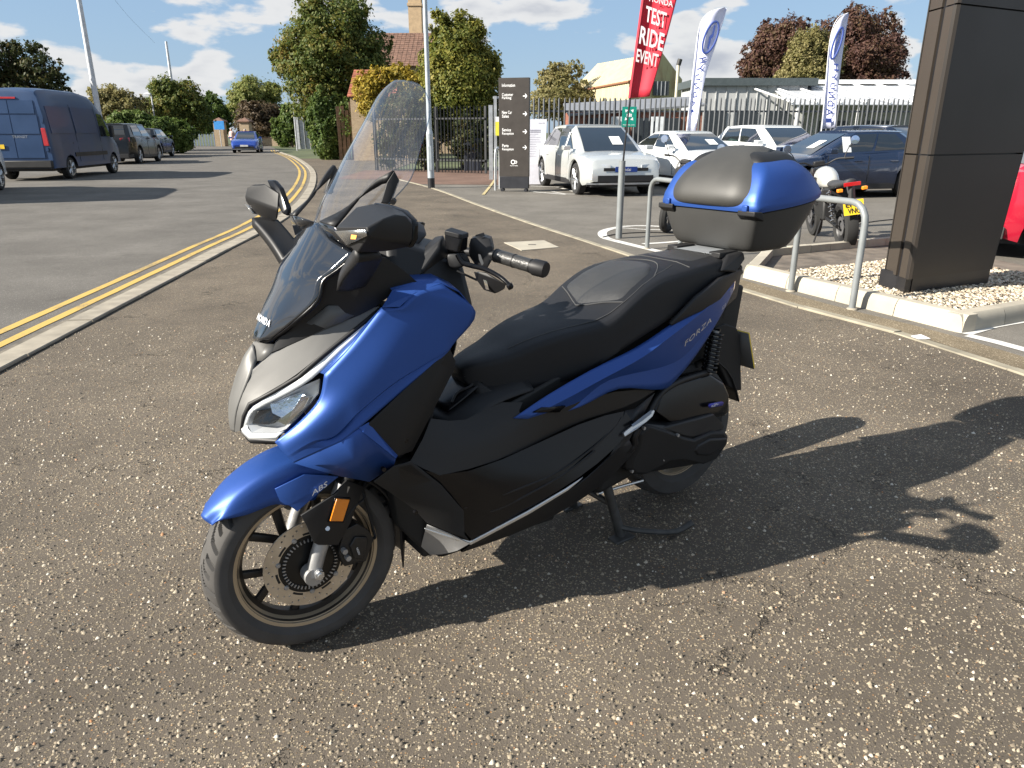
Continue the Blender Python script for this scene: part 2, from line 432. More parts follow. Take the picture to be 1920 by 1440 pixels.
KERB_PX = [(-3.252, 4.431), (-3.363, 5.85), (-3.503, 7.711), (-3.648, 9.501), (-3.769, 11.37), (-4.066, 13.73), (-4.543, 16.41), (-5.644, 21.4), (-7.371, 28.1), (-9.554, 35.23), (-12.88, 45.08), (-16.93, 55.83)]
k0 = Vector((*KERB_PX[0], 0)); k1 = Vector((*KERB_PX[1], 0))
kd = (k0 - k1).normalized()
KERB = [tuple((k0 + kd * q)[:2]) for q in (9, 6.5, 4, 2)] + KERB_PX + [(KERB_PX[-1][0] - 4, KERB_PX[-1][1] + 12), (KERB_PX[-1][0] - 9, KERB_PX[-1][1] + 26)]
def resample(pl, step, z=0.0, smooth=4):
    P = smooth_path([(p[0], p[1], z) for p in pl], smooth)
    out = [P[0]]; acc = 0
    for a, b in zip(P, P[1:]):
        d = (b - a).length
        while acc + d >= step:
            t = (step - acc) / d
            a = a + (b - a) * t; out.append(a.copy()); d = (b - a).length; acc = 0
        acc += d
    return out
def offset(P, d):
    out = []
    for i, p in enumerate(P):
        t = P[min(i + 1, len(P) - 1)] - P[max(i - 1, 0)]
        t.normalize(); nrm = Vector((t.y, -t.x, 0))      # to the right of travel
        out.append(p + nrm * d)
    return out
KP = resample(KERB, .915)
EDGE_PX = [(-3.824, 24.17), (-2.093, 19.75), (-0.6386, 14.95), (0.3402, 11.85), (1.006, 9.937), (1.398, 8.73), (1.836, 7.588), (2.171, 6.673), (2.504, 5.832), (2.807, 5.243), (2.979, 4.793), (3.124, 4.236)]
e0 = Vector((*EDGE_PX[-1], 0)); e1_ = Vector((*EDGE_PX[-2], 0))
ed = (e0 - e1_).normalized()
EDGE = EDGE_PX + [tuple((e0 + ed * q)[:2]) for q in (.8, 2, 4, 6.5, 9)]
EP = resample(EDGE, .915)

# footpath between the road kerb and the edging
left = [(p.x, p.y) for p in offset(KP, .05)]
right_l = [(p.x, p.y) for p in EP]
far_i = min(range(len(left)), key=lambda i: abs(left[i][1] - 42))
fp_poly = left[:far_i + 1] + [(right_l[0][0] - 1.0, 41)] + [(right_l[0][0] - .8, 30)] + right_l
tag(sheet('footpath', fp_poly, .004, path_mat), kind='structure')
# road
road_poly = [(p.x, p.y) for p in KP] + [(-60, 75), (-80, 60), (-60, -10), (KP[0].x, -10)]
tag(sheet('road', road_poly, 0.0, road_mat), kind='structure')
# car park
park_poly = list(right_l) + [(60, -8), (60, 27.5), (right_l[0][0] + 1.2, 27.5)]
tag(sheet('car_park', park_poly, .002, park_mat), kind='structure')
tag(sheet('pavement', [(-5.5, 23.6), (-5.6, 29), (1.2, 29), (.6, 23.2), (-.2, 21.0), (-2.6, 21.2), (-3.4, 23.2)], .008, red_mat), kind='structure')

def stones(root, P, width, top, gap, m, name, bot=-.01, rnd=.004):
    for a, b in zip(P, P[1:]):
        t = (b - a); ln = t.length; t.normalize(); nrm = Vector((t.y, -t.x, 0))
        a2, b2 = a + t * gap / 2, b - t * gap / 2
        dz = random.uniform(-rnd, rnd); w2 = width / 2
        c = .006
        V = []
        for q in (a2, b2):
            for off, z in ((-w2, bot), (-w2, top + dz - c), (-w2 + c, top + dz), (w2 - c, top + dz), (w2, top + dz - c), (w2, bot)):
                V.append((q.x + nrm.x * off, q.y + nrm.y * off, z))
        F = [(i, i + 1, i + 7, i + 6) for i in range(5)] + [(0, 1, 2, 3, 4, 5), (6, 11, 10, 9, 8, 7)]
        mesh(name, V, F, m, root, flat=True)
kerb = thing('kerb', 'low worn concrete kerb beside the double yellow lines', 'kerb')
kerb['kind'] = 'structure'; del kerb['category']; del kerb['label']
stones(kerb, [p for p in KP if p.y < 60 and p.y > 1.5], .19, .028, .012, conc, 'kerb_stone')
edging = bpy.data.objects.new('path_edging', None); C.objects.link(edging); edging['kind'] = 'structure'
stones(edging, [p for p in EP], .085, .016, .006, mat('edging_concrete', (.25, .225, .17), .9, 0, var=.25, vscale=5, bump=.5, bscale=160), 'edging_stone')

# double yellow lines, painted on the road beside the kerb
def ribbon(P, d0, d1, z, name, m, parent=None, wob=.004):
    A, B = offset(P, d0), offset(P, d1)
    v, f = strip_(A, B, z, wob)
    return mesh(name, v, f, m, parent, flat=True)
def strip_(A, B, z, wob=0.0):
    k = len(A)
    V = [(p.x + random.uniform(-wob, wob), p.y, z) for p in A] + [(p.x + random.uniform(-wob, wob), p.y, z) for p in B]
    return V, [(i, i + 1, k + i + 1, k + i) for i in range(k - 1)]
KF = [p for p in resample(KERB, .25) if p.y < 62]
yl = bpy.data.objects.new('double_yellow_lines', None); C.objects.link(yl); yl['kind'] = 'structure'
ribbon(KF, -.30, -.22, .004, 'yellow_line', yellow_p, yl)
ribbon(KF, -.50, -.42, .004, 'yellow_line', yellow_p, yl)
KN = [p for p in KF if p.y > 2.5]
gutter_m = mat('gutter_dust', (.135, .118, .092), .95, 0, var=.4, vscale=9, bump=.5, bscale=120)
joint_m = mat('kerb_joint_soil', (.035, .030, .022), .95, 0, var=.5, vscale=14)
o = ribbon(KN, -.165, -.095, .003, 'gutter_dust', gutter_m, None, wob=.012); o['kind'] = 'structure'
o = ribbon(KN, .093, .112, .0085, 'kerb_joint', joint_m, None, wob=.006); o['kind'] = 'structure'
wl_root = bpy.data.objects.new('white_bay_lines', None); C.objects.link(wl_root); wl_root['kind'] = 'structure'
def line(name, pts, w, m=white_p, z=.0065, parent=wl_root, n=1):
    P = smooth_path([(p[0], p[1], 0) for p in pts], n) if n > 1 else [Vector((p[0], p[1], 0)) for p in pts]
    A, B = offset(P, -w / 2), offset(P, w / 2)
    v, f = strip_(A, B, z)
    return mesh(name, v, f, m, parent, flat=True)
line('bay_line', [(0.9948, 18.5), (1.264, 17.85), (3.575, 17.4)], .10)
line('bay_line', [(0.5075, 20.55), (1.209, 20.14), (1.74, 17.55)], .10)
line('bay_line', [(0.5236, 18.5), (1.254, 17.7)], .10)
line('bay_line', [(8.823, 18.34), (9.775, 18.17), (10.29, 18.17)], .10)
line('bay_line', [(3.296, 5.167), (3.65, 5.399), (4.068, 5.599)], .10)
line('bay_line', [(3.305, 5.123), (3.402, 4.939), (3.496, 4.691)], .10)
line('bay_line', [(2.697, 8.208), (3.497, 8.575), (4.646, 9.143)], .10)
line('island_line', [(2.698, 11.37), (2.09, 11.64), (1.695, 11.51), (1.361, 10.99), (1.294, 10.3), (1.459, 9.837), (1.69, 9.319), (1.922, 8.81)], .13, n=4)
line('island_line', [(2.382, 9.988), (1.983, 9.787), (1.719, 9.69)], .09)
line('island_line', [(2.626, 11.06), (2.011, 11.18), (1.676, 11.37)], .07)
line('path_line', [(-0.515, 23.61), (-0.5887, 20.34), (-0.6712, 17.55)], .07, m=mat('road_paint_faded', (.40, .33, .17), .85, 0, var=.35, vscale=20), z=.0125)
# loose dirt along the edging
EF = [p for p in resample(EDGE, .4) if p.y > 3.2]
dirt_mat = ground_mat('gutter_grit', (.13, .105, .07), [(0, (.14, .11, .07)), (.6, (.26, .21, .14)), (1, (.4, .34, .25))], 90, 200, .5, .6, tone=.3)
EN = [p for p in EF if p.y < 8.6]
o = ribbon(EN, -.30, -.04, .0075, 'grit_strip', dirt_mat, None, wob=0); o['kind'] = 'structure'
# inspection cover in the path
cv_px = [(-0.1062, 9.787), (0.4332, 9.988), (0.5975, 9.364), (0.1189, 9.1)]
cv_t = thing('inspection_cover', 'pale square concrete inspection cover set in the path beyond the handlebar', 'cover', (cv_px[0][0], cv_px[0][1], 0))
mesh('slab', [(p[0] - cv_px[0][0], p[1] - cv_px[0][1], z) for z in (.0, .012) for p in cv_px], [(4, 5, 6, 7), (0, 1, 5, 4), (1, 2, 6, 5), (2, 3, 7, 6), (3, 0, 4, 7)], conc_new, cv_t, flat=True)
mxx = sum(p[0] for p in cv_px) / 4 - cv_px[0][0]; myy = sum(p[1] for p in cv_px) / 4 - cv_px[0][1]
box('lifting_slot', (mxx, myy, .0135), (.10, .03, .006), mat('slot_dark', (.03, .03, .03), .8), cv_t)
lt_px = [(2.861, 5.08), (2.953, 5.109), (2.969, 5.008), (2.871, 4.98)]
lt = mesh('paper_litter', [(p[0], p[1], .012 + .004 * (i % 2)) for i, p in enumerate(lt_px)], [(0, 1, 2, 3)], mat('paper_white', (.75, .75, .78), .7), flat=True, solid=.001)
tag(lt, 'small white scrap of paper lying on the path by the island kerb', 'litter')

# loose and proud chippings close to the camera: real stones a few millimetres high
def chips():
    rng = np.random.default_rng(5)
    n = 62000
    y = .75 + 4.6 * rng.random(n) ** 1.5
    hwid = y * .78 + .5
    x = (rng.random(n) * 2 - 1) * hwid
    kx = np.interp(y, [p.y for p in KP][:14], [p.x for p in KP][:14]) + .12
    ex = np.interp(y, [p.y for p in EP][::-1], [p.x for p in EP][::-1]) - .08
    ok = (x > kx) & (x < ex)
    x, y = x[ok], y[ok]; n = len(x)
    r = (.0020 + .0058 * rng.random(n) ** 3.2)
    K = 5
    a0 = rng.random(n) * 6.28
    V = np.zeros((n, K + 1, 3))
    el = .6 + .8 * rng.random(n); rot = rng.random(n) * 6.28
    for j in range(K):
        a = a0 + 2 * PI * j / K + (rng.random(n) - .5) * .7
        rr = r * (.8 + .4 * rng.random(n))
        px, py = np.cos(a) * rr * el, np.sin(a) * rr
        V[:, j, 0] = x + px * np.cos(rot) - py * np.sin(rot)
        V[:, j, 1] = y + px * np.sin(rot) + py * np.cos(rot)
        V[:, j, 2] = .003
    V[:, K, 0] = x + (rng.random(n) - .5) * r * .6; V[:, K, 1] = y + (rng.random(n) - .5) * r * .6; V[:, K, 2] = .0045 + r * (.6 + .7 * rng.random(n))
    base = (np.arange(n) * (K + 1))[:, None]
    tri = np.array([[j, (j + 1) % K, K] for j in range(K)])
    F = (base[:, :, None] + tri[None]).reshape(-1, 3)
    me = bpy.data.meshes.new('chips')
    me.vertices.add(n * (K + 1)); me.vertices.foreach_set('co', V.reshape(-1))
    me.loops.add(F.size); me.loops.foreach_set('vertex_index', F.reshape(-1))
    me.polygons.add(len(F)); me.polygons.foreach_set('loop_start', np.arange(0, F.size, 3)); me.polygons.foreach_set('loop_total', np.full(len(F), 3))
    me.update(); me.validate()
    m, nn, l, b = nodes_of('chipping_stone')
    gi = nn.new('ShaderNodeNewGeometry'); rp = nn.new('ShaderNodeValToRGB'); l.new(gi.outputs['Random Per Island'], rp.inputs[0])
    els = rp.color_ramp.elements
    while len(els) < 7: els.new(.5)
    for i, (p, c) in enumerate([(0, (.07, .062, .05)), (.3, (.13, .108, .08)), (.55, (.22, .18, .13)), (.75, (.30, .25, .175)), (.9, (.42, .36, .27)), (.985, (.60, .56, .48)), (1, (.36, .17, .07))]): els[i].position = p; els[i].color = (*c, 1)
    l.new(rp.outputs[0], b.inputs['Base Color']); b.inputs['Roughness'].default_value = .75
    o = link_mesh('loose_chippings', me, m)
    tag(o, 'loose tan and white stone chippings scattered over the path surface', 'chippings', kind='stuff')
chips()

# ================================================================== trees and shrubs
def leaf_mat(name, cols, rough=.6):
    m = bpy.data.materials.new(name); m.use_nodes = True
    n, l = m.node_tree.nodes, m.node_tree.links; n.clear()
    o = n.new('ShaderNodeOutputMaterial')
    gi = n.new('ShaderNodeNewGeometry'); rp = n.new('ShaderNodeValToRGB')
    tc = n.new('ShaderNodeTexCoord'); nz = n.new('ShaderNodeTexNoise'); nz.inputs['Scale'].default_value = .55; nz.inputs['Detail'].default_value = 3
    l.new(tc.outputs['Object'], nz.inputs['Vector'])
    ad = n.new('ShaderNodeMath'); ad.operation = 'MULTIPLY_ADD'; l.new(gi.outputs['Random Per Island'], ad.inputs[0]); ad.inputs[1].default_value = .55
    m2 = n.new('ShaderNodeMapRange'); l.new(nz.outputs['Fac'], m2.inputs[0]); m2.inputs[1].default_value = .3; m2.inputs[2].default_value = .7; m2.inputs[3].default_value = 0; m2.inputs[4].default_value = .45
    l.new(m2.outputs[0], ad.inputs[2]); l.new(ad.outputs[0], rp.inputs[0])
    els = rp.color_ramp.elements
    while len(els) < len(cols): els.new(.5)
    for i, c in enumerate(cols): els[i].position = i / (len(cols) - 1); els[i].color = (*c, 1)
    d = n.new('ShaderNodeBsdfPrincipled'); d.inputs['Roughness'].default_value = rough; d.inputs['Specular IOR Level'].default_value = .3
    t = n.new('ShaderNodeBsdfTranslucent'); mx = n.new('ShaderNodeMixShader'); mx.inputs[0].default_value = .42
    l.new(rp.outputs[0], d.inputs['Base Color']); l.new(rp.outputs[0], t.inputs[0])
    l.new(d.outputs[0], mx.inputs[1]); l.new(t.outputs[0], mx.inputs[2]); l.new(mx.outputs[0], o.inputs[0])
    return m
bark = mat('bark', (.07, .055, .04), .9, 0, var=.4, vscale=8, bump=.8, bscale=40)
LM = {
    'autumn': leaf_mat('leaves_green_turning', [(0.0366, 0.061, 0.0159), (0.0732, 0.112, 0.0268), (0.122, 0.152, 0.0342), (0.183, 0.171, 0.0366), (0.244, 0.146, 0.0342)]),
    'gold': leaf_mat('leaves_gold_green', [(0.0488, 0.0732, 0.0159), (0.122, 0.146, 0.0268), (0.232, 0.22, 0.0427), (0.342, 0.281, 0.0549)]),
    'yellow': leaf_mat('leaves_yellow', [(.09, .10, .02), (.24, .20, .03), (.40, .30, .04), (.52, .38, .06)]),
    'green': leaf_mat('leaves_mid_green', [(0.0305, 0.061, 0.0146), (0.0732, 0.122, 0.0268), (0.134, 0.183, 0.0427), (0.183, 0.207, 0.061)]),
    'pale': leaf_mat('leaves_pale_green', [(0.0854, 0.11, 0.0305), (0.171, 0.201, 0.0549), (0.244, 0.256, 0.0793), (0.293, 0.268, 0.0976)]),
    'dark': leaf_mat('leaves_dark', [(0.0171, 0.0268, 0.0122), (0.0366, 0.0488, 0.0171), (0.061, 0.0732, 0.0244), (0.146, 0.0854, 0.0305)]),
    'copper': leaf_mat('leaves_copper', [(.04, .024, .02), (.085, .042, .036), (.125, .065, .05), (.15, .095, .055), (.13, .11, .05)]),
    'brown': leaf_mat('leaves_brown', [(0.0366, 0.0268, 0.0171), (0.0854, 0.061, 0.0342), (0.134, 0.0915, 0.0488)]),
    'tan': leaf_mat('leaves_tan_green', [(0.11, 0.11, 0.0427), (0.207, 0.195, 0.0732), (0.281, 0.244, 0.104), (0.342, 0.293, 0.146)]),
}
def foliage(blobs, n, size, seed, gap=.35, up=.3):
    """leaf-sized quads through a set of ellipsoids (cx,cy,cz,rx,ry,rz); clumped, open between clumps"""
    rng = np.random.default_rng(seed)
    extra = []
    for b in blobs:                      # smaller lobes breaking the outline
        for q in range(7):
            d = rng.normal(size=3); d[2] = abs(d[2]) * .8 + .1 * d[2]; d /= np.linalg.norm(d)
            k_ = .22 + .22 * rng.random(); e = .82 + .28 * rng.random()
            extra.append((b[0] + d[0] * b[3] * e, b[1] + d[1] * b[4] * e, b[2] + d[2] * b[5] * e, b[3] * k_, b[4] * k_, b[5] * k_ * 1.15))
    blobs = list(blobs) + extra
    vol = np.array([b[3] * b[4] * b[5] for b in blobs]) ** .8
    cnt = (vol / vol.sum() * n).astype(int)
    P, Nn = [], []
    for b, c in zip(blobs, cnt):
        m_ = max(4, int(c / 22))
        d = rng.normal(size=(m_, 3)); d /= np.linalg.norm(d, axis=1)[:, None]
        rad = (.55 + .48 * rng.random(m_) ** .6)
        cen = d * rad[:, None]
        idx = rng.integers(0, m_, c)
        q = cen[idx] + rng.normal(size=(c, 3)) * .115
        P.append(q * np.array(b[3:6]) + np.array(b[:3])); Nn.append(d[idx] + rng.normal(size=(c, 3)) * .55 + np.array([0, 0, up]))
    P = np.concatenate(P); Nn = np.concatenate(Nn); Nn /= np.linalg.norm(Nn, axis=1)[:, None]
    k = len(P)
    t = rng.normal(size=(k, 3)); t -= Nn * (t * Nn).sum(1)[:, None]; t /= np.linalg.norm(t, axis=1)[:, None]
    b2 = np.cross(Nn, t)
    s = size * (.55 + .9 * rng.random(k))[:, None]
    V = np.stack([P - t * s, P + b2 * s * .55, P + t * s, P - b2 * s * .55], 1)
    V[:, 0, 2] -= (s[:, 0] * .15); V[:, 2, 2] -= (s[:, 0] * .25)
    return V.reshape(-1, 3), k
def quads_obj(name, V, k, m, parent):
    me = bpy.data.meshes.new(name)
    me.vertices.add(k * 4); me.vertices.foreach_set('co', V.reshape(-1))
    me.loops.add(k * 4); me.loops.foreach_set('vertex_index', np.arange(k * 4))
    me.polygons.add(k); me.polygons.foreach_set('loop_start', np.arange(0, k * 4, 4)); me.polygons.foreach_set('loop_total', np.full(k, 4))
    me.update()
    return link_mesh(name, me, m, parent)
def tree(name, label, kind, base, blobs, n, size, seed, group=None, trunk_r=.18, cat='tree', limbs=9):
    """blobs relative to the base point"""
    t = thing(name, label, cat, (base[0], base[1], 0), 0, group)
    V, k = foliage(blobs, n, size, seed)
    quads_obj('crown', V, k, LM[kind], t)
    rng = random.Random(seed)
    top = max(b[2] for b in blobs)
    parts = [tube_vf([(0, 0, -.1), (rng.uniform(-.1, .1), rng.uniform(-.1, .1), top * .5), (rng.uniform(-.3, .3), 0, top)], [trunk_r, trunk_r * .7, trunk_r * .2], 8, 4)]
    for i in range(limbs):
        b = blobs[i % len(blobs)]
        z0 = top * rng.uniform(.2, .7)
        e = (b[0] + b[3] * rng.uniform(-.7, .7), b[1] + b[4] * rng.uniform(-.7, .7), b[2] + b[5] * rng.uniform(-.2, .85))
        parts.append(tube_vf([(0, 0, z0), (e[0] * .5, e[1] * .5, (z0 + e[2]) / 2 + .2), e], [trunk_r * .45, trunk_r * .25, trunk_r * .06], 5, 3))
    v, f = join_vf(parts)
    mesh('trunk', v, f, bark, t)
    return t
def tree_at(name, label, kind, Y, ell, n, size, seed, group=None, trunk_r=.18, cat='tree', dy=1.0, limbs=9):
    """ell: list of (x, z, half width, half height) at distance Y"""
    bx = sum(e[0] for e in ell) / len(ell)
    bl = []
    rng = random.Random(seed)
    for e in ell: bl.append((e[0] - bx, rng.uniform(-.4, .4) * e[2] * dy, e[1], e[2], e[2] * .9, e[3]))
    return tree(name, label, kind, (bx, Y), bl, n, size, seed, group, trunk_r, cat, limbs)

# ================================================================== vegetation
TG = 'trees behind the road and car park'
tree_at('broadleaf_tree', 'tall green tree turning rusty, rising beside the tiled house', 'autumn', 46, [(-10.2, 7.33, 1.88, 1.52), (-11.8, 6.08, 1.59, 1.29), (-8.95, 5.89, 1.78, 1.47), (-10.5, 5.1, 2.41, 1.54), (-12.5, 5.1, 1.23, 1.05), (-8.36, 4.53, 1.24, 1.3), (-11.2, 3.37, 1.87, 1.41), (-9.89, 2.79, 1.57, 1.57)], 67600, 0.0884, 11, TG, .3)
tree_at('broadleaf_tree', 'dense gold green rounded tree standing behind the lamp post', 'gold', 31, [(-2.02, 4.74, 0.947, 0.926), (-2.71, 3.7, 0.875, 0.937), (-1.35, 3.7, 0.875, 1), (-2.05, 3.12, 1.26, 1.26), (-0.945, 2.93, 0.588, 0.84), (-2.02, 1.84, 1.23, 0.957), (-2.86, 2.34, 0.74, 0.952), (-1.28, 1.54, 0.854, 1.07)], 67600, 0.0676, 12, TG, .2)
tree_at('shrub', 'bright yellow shrub leaning over the low brick outbuilding', 'yellow', 37, [(-6.77, 3.22, 0.652, 0.752), (-6.12, 3.69, 0.649, 0.599), (-5.36, 3.8, 0.648, 0.549), (-4.63, 3.45, 0.701, 0.651), (-6.56, 2.52, 0.656, 0.656)], 18200, 0.0624, 13, TG, .08, 'shrub')
tree_at('shrub', 'green leafy bush spilling over the pavement beside the plank fence', 'green', 40.5, [(-9.75, 0.999, 0.672, 1.01), (-8.91, 1.71, 0.78, 1.11), (-10.3, 1.58, 0.446, 0.836), (-9.45, 0.25, 0.677, 0.395), (-9.97, 2.36, 0.609, 0.831)], 23400, 0.0676, 14, TG, .08, 'shrub')
tree_at('shrub', 'dark climbing shrub behind the black railings', 'dark', 29.5, [(-4.05, 1.72, 0.811, 1.22), (-3.26, 1.15, 0.612, 1.02), (-4.7, 0.953, 0.613, 0.818), (-1.53, 0.953, 0.818, 0.818)], 18200, 0.0624, 15, TG, .08, 'shrub')
tree_at('broadleaf_tree', 'big pale green round tree at the far end of the road', 'pale', 95, [(-31.1, 5.48, 2.58, 2.06), (-32.7, 4.27, 1.69, 1.81), (-29.5, 4.27, 1.69, 1.81), (-31.2, 3.36, 2.93, 1.95)], 23400, 0.166, 16, TG, .4)
tree_at('broadleaf_tree', 'low brown purple tree behind the brick gate pillars', 'brown', 84, [(-27.3, 3.13, 2.19, 1.27), (-28.6, 2.32, 1.38, 1.04), (-26, 2.43, 1.38, 1.15), (-27.2, 1.77, 2.31, 0.925)], 15600, 0.146, 17, TG, .25)
tree_at('broadleaf_tree', 'small grey green tree left of the gate pillars', 'green', 90, [(-34.4, 3.83, 1.35, 1.48), (-33.5, 2.68, 1.11, 1.48), (-35.5, 2.5, 1.36, 1.36)], 11700, 0.156, 18, TG, .25)
tree_at('broadleaf_tree', 'autumn tinted tree beside the slim pole on the left verge', 'autumn', 62, [(-27.3, 4.26, 1.26, 1.26), (-25.9, 3.87, 1.26, 1.35), (-26.9, 3.08, 1.78, 1.27), (-25, 2.68, 1.1, 1.27), (-28.4, 2.68, 1.27, 1.19)], 28600, 0.104, 19, TG, .25)
tree_at('broadleaf_tree', 'thin pale tree behind the dark parked cars', 'tan', 58, [(-29.8, 3.71, 1.34, 0.947), (-28.7, 3.15, 1.19, 0.95), (-30.5, 2.97, 1.35, 0.951), (-29.2, 2.6, 1.59, 0.874)], 18200, 0.0988, 20, TG, .2)
tree_at('hedge', 'rough green hedge lining the verge past the parked cars', 'green', 52, [(-23.7, 1.46, 1.22, 0.788), (-22.4, 1.29, 0.933, 0.861), (-24.7, 1.63, 1.22, 0.788), (-25.7, 1.8, 1.22, 0.858), (-22, 0.611, 0.505, 0.505), (-23, 0.543, 0.937, 0.649)], 31200, 0.0884, 21, None, .1, 'hedge')
tree_at('broadleaf_tree', 'dark bronze tree crown rising behind the blue van', 'dark', 44, [(-27.1, 5.21, 1.18, 0.942), (-28.3, 4.94, 1.18, 1.18), (-26, 4.53, 1.07, 0.769), (-27.6, 4.12, 1.78, 0.891), (-25.4, 4.12, 0.594, 0.475), (-29.7, 5.21, 1.47, 1.32), (-27.6, 2.87, 2.1, 1.2), (-25.5, 2.73, 1.2, 1.08), (-30, 3.01, 1.8, 1.35)], 33800, 0.0832, 22, TG, .3)
tree_at('shrub', 'olive shrub at the foot of the far pavement by the metal gate', 'green', 72, [(-20.5, 2.42, 0.988, 1.48), (-21.4, 1.25, 0.994, 1.29), (-19.8, 1.49, 0.893, 1.49)], 13000, 0.125, 23, None, .1, 'shrub')
tree_at('broadleaf_tree', 'copper leaved tree left of the pale bush, behind the long shed', 'copper', 62, [(20.2, 7.52, 1.49, 1.65), (19.6, 6.19, 1.5, 1.41), (21.4, 8.27, 1.4, 1.4), (20.8, 5.81, 1.67, 1.17), (18.8, 5.42, 0.836, 0.669)], 28600, 0.104, 24, TG, .3)
tree_at('broadleaf_tree', 'broad copper tree behind the right feather flag', 'copper', 64, [(27.1, 8.88, 1.95, 1.61), (25.5, 8.3, 1.53, 1.53), (29.3, 8.49, 1.7, 1.7), (28.3, 6.94, 2.57, 1.88), (30, 6.54, 1.54, 1.54), (27.1, 5.75, 2.15, 1.12), (29.4, 5.35, 2.16, 0.777)], 41600, 0.104, 25, TG, .35)
tree_at('broadleaf_tree', 'pale olive willowy tree between the two copper trees', 'tan', 57, [(21.4, 7.03, 1.06, 1.29), (20.6, 6.16, 1.15, 1.3), (22.3, 6.16, 1.15, 1.37), (21.5, 5.28, 1.69, 0.921), (19.6, 4.92, 0.923, 0.615)], 26000, 0.0884, 26, TG, .2)
tree_at('broadleaf_tree', 'olive bush crown over the fence left of the corrugated barn', 'tan', 66, [(4, 5.89, 1.33, 0.889), (3.12, 5.27, 1.34, 0.892), (5.1, 6.22, 0.976, 0.71), (4.47, 4.86, 1.79, 0.804), (3.6, 3.6, 2.7, 1.17), (5.85, 3.39, 1.8, 1.08)], 20800, 0.104, 27, TG, .2)
tree_at('broadleaf_tree', 'roadside tree standing out on the left, nearer one', 'autumn', 13, [(-33, 7, 3.2, 3.0), (-34, 5, 3, 3)], 13000, 0.13, 28, None, .3)
tree_at('broadleaf_tree', 'roadside tree standing out on the left, farther one', 'green', 19, [(-37, 6.5, 3.0, 3.0), (-38, 5, 3, 2.6)], 13000, 0.13, 29, None, .3)

# ================================================================== buildings
def brick_mat(name, c1, c2, mortar, scale):
    m, n, l, b = nodes_of(name)
    tc = n.new('ShaderNodeTexCoord'); bt = n.new('ShaderNodeTexBrick')
    mp = n.new('ShaderNodeMapping'); mp.inputs['Rotation'].default_value = (R(90), 0, 0); l.new(tc.outputs['Object'], mp.inputs[0])
    l.new(mp.outputs[0], bt.inputs['Vector']); bt.inputs['Scale'].default_value = scale
    bt.inputs['Color1'].default_value = (*c1, 1); bt.inputs['Color2'].default_value = (*c2, 1); bt.inputs['Mortar'].default_value = (*mortar, 1)
    bt.inputs['Mortar Size'].default_value = .012
    l.new(bt.outputs['Color'], b.inputs['Base Color']); b.inputs['Roughness'].default_value = .9
    bp = n.new('ShaderNodeBump'); bp.inputs['Strength'].default_value = .4; bp.inputs['Distance'].default_value = .01; l.new(bt.outputs['Fac'], bp.inputs['Height']); bp.invert = True; l.new(bp.outputs[0], b.inputs['Normal'])
    return m
brick_y = brick_mat('brick_buff', (.36, .27, .17), (.28, .20, .12), (.30, .27, .22), 4.5)
brick_r = brick_mat('brick_red', (.25, .085, .05), (.18, .06, .04), (.26, .22, .18), 4.5)
tile_r = mat('roof_tile_red', (.26, .085, .05), .85, 0, var=.4, vscale=5)
tile_b = mat('roof_tile_brown', (.15, .085, .06), .85, 0, var=.4, vscale=5)
def tiled_slope(root, x0, x1, y_eave, z_eave, y_ridge, z_ridge, rows, m, name='tile_course'):
    """overlapping courses of tiles, each course a part with a scalloped lower edge"""
    for i in range(rows):
        t0, t1 = i / rows, (i + 1.25) / rows
        ya, za = y_eave + (y_ridge - y_eave) * t0, z_eave + (z_ridge - z_eave) * t0
        yb, zb = y_eave + (y_ridge - y_eave) * min(1, t1), z_eave + (z_ridge - z_eave) * min(1, t1)
        n = max(4, int((x1 - x0) / .28)); V = []; F = []
        for j in range(n):
            xa, xb = x0 + (x1 - x0) * j / n, x0 + (x1 - x0) * (j + 1) / n - .02
            lift = .05 + random.uniform(-.008, .012)
            k = len(V)
            V += [(xa, ya, za + lift), (xb, ya, za + lift), (xb, yb, zb + .012), (xa, yb, zb + .012), (xa, ya, za + lift - .035), (xb, ya, za + lift - .035)]
            F += [(k, k + 1, k + 2, k + 3), (k + 4, k + 5, k + 1, k)]
        mesh(name, V, F, m, root, flat=True)
# tiled house with the tall chimney
hx = [(-9.632, 5.42), (-3.49, 5.42), (-7.043, 7.878), (-7.249, 7.891), (-6.343, 7.891)]
house = thing('house', 'brick house with brown tiled roof and tall buff chimney behind the trees', 'house', (hx[0][0], 52, 0))
hw = hx[1][0] - hx[0][0]; he_ = hx[0][1]; hr = hx[2][1]
v, f = box_vf((hw / 2, 3.2, he_ / 2), (hw - .4, 6.4, he_)); mesh('wall', v, f, brick_y, house, flat=True)
mesh('roof', [(0, -.2, he_), (hw, -.2, he_), (hw, 4, hr), (0, 4, hr), (hw, 8, he_), (0, 8, he_)], [(0, 1, 2, 3), (3, 2, 4, 5), (0, 3, 5), (1, 4, 2)], tile_b, house, flat=True)
tiled_slope(house, 0, hw, -.25, he_, 4, hr, 16, tile_b)
cx = (hx[3][0] + hx[4][0]) / 2 - hx[0][0]; cw = hx[4][0] - hx[3][0]
v, f = box_vf((cx, 5.2, hr + 1.5), (cw, cw, 6)); ch_ = mesh('chimney', v, f, mat('chimney_buff', (.42, .31, .19), .9, 0, var=.15), house, flat=True)
for z in (hr + 1.9, hr + 4.3): box('chimney_band', (cx, 5.2, z), (cw + .12, cw + .12, .18), MATS['chimney_buff'], house)
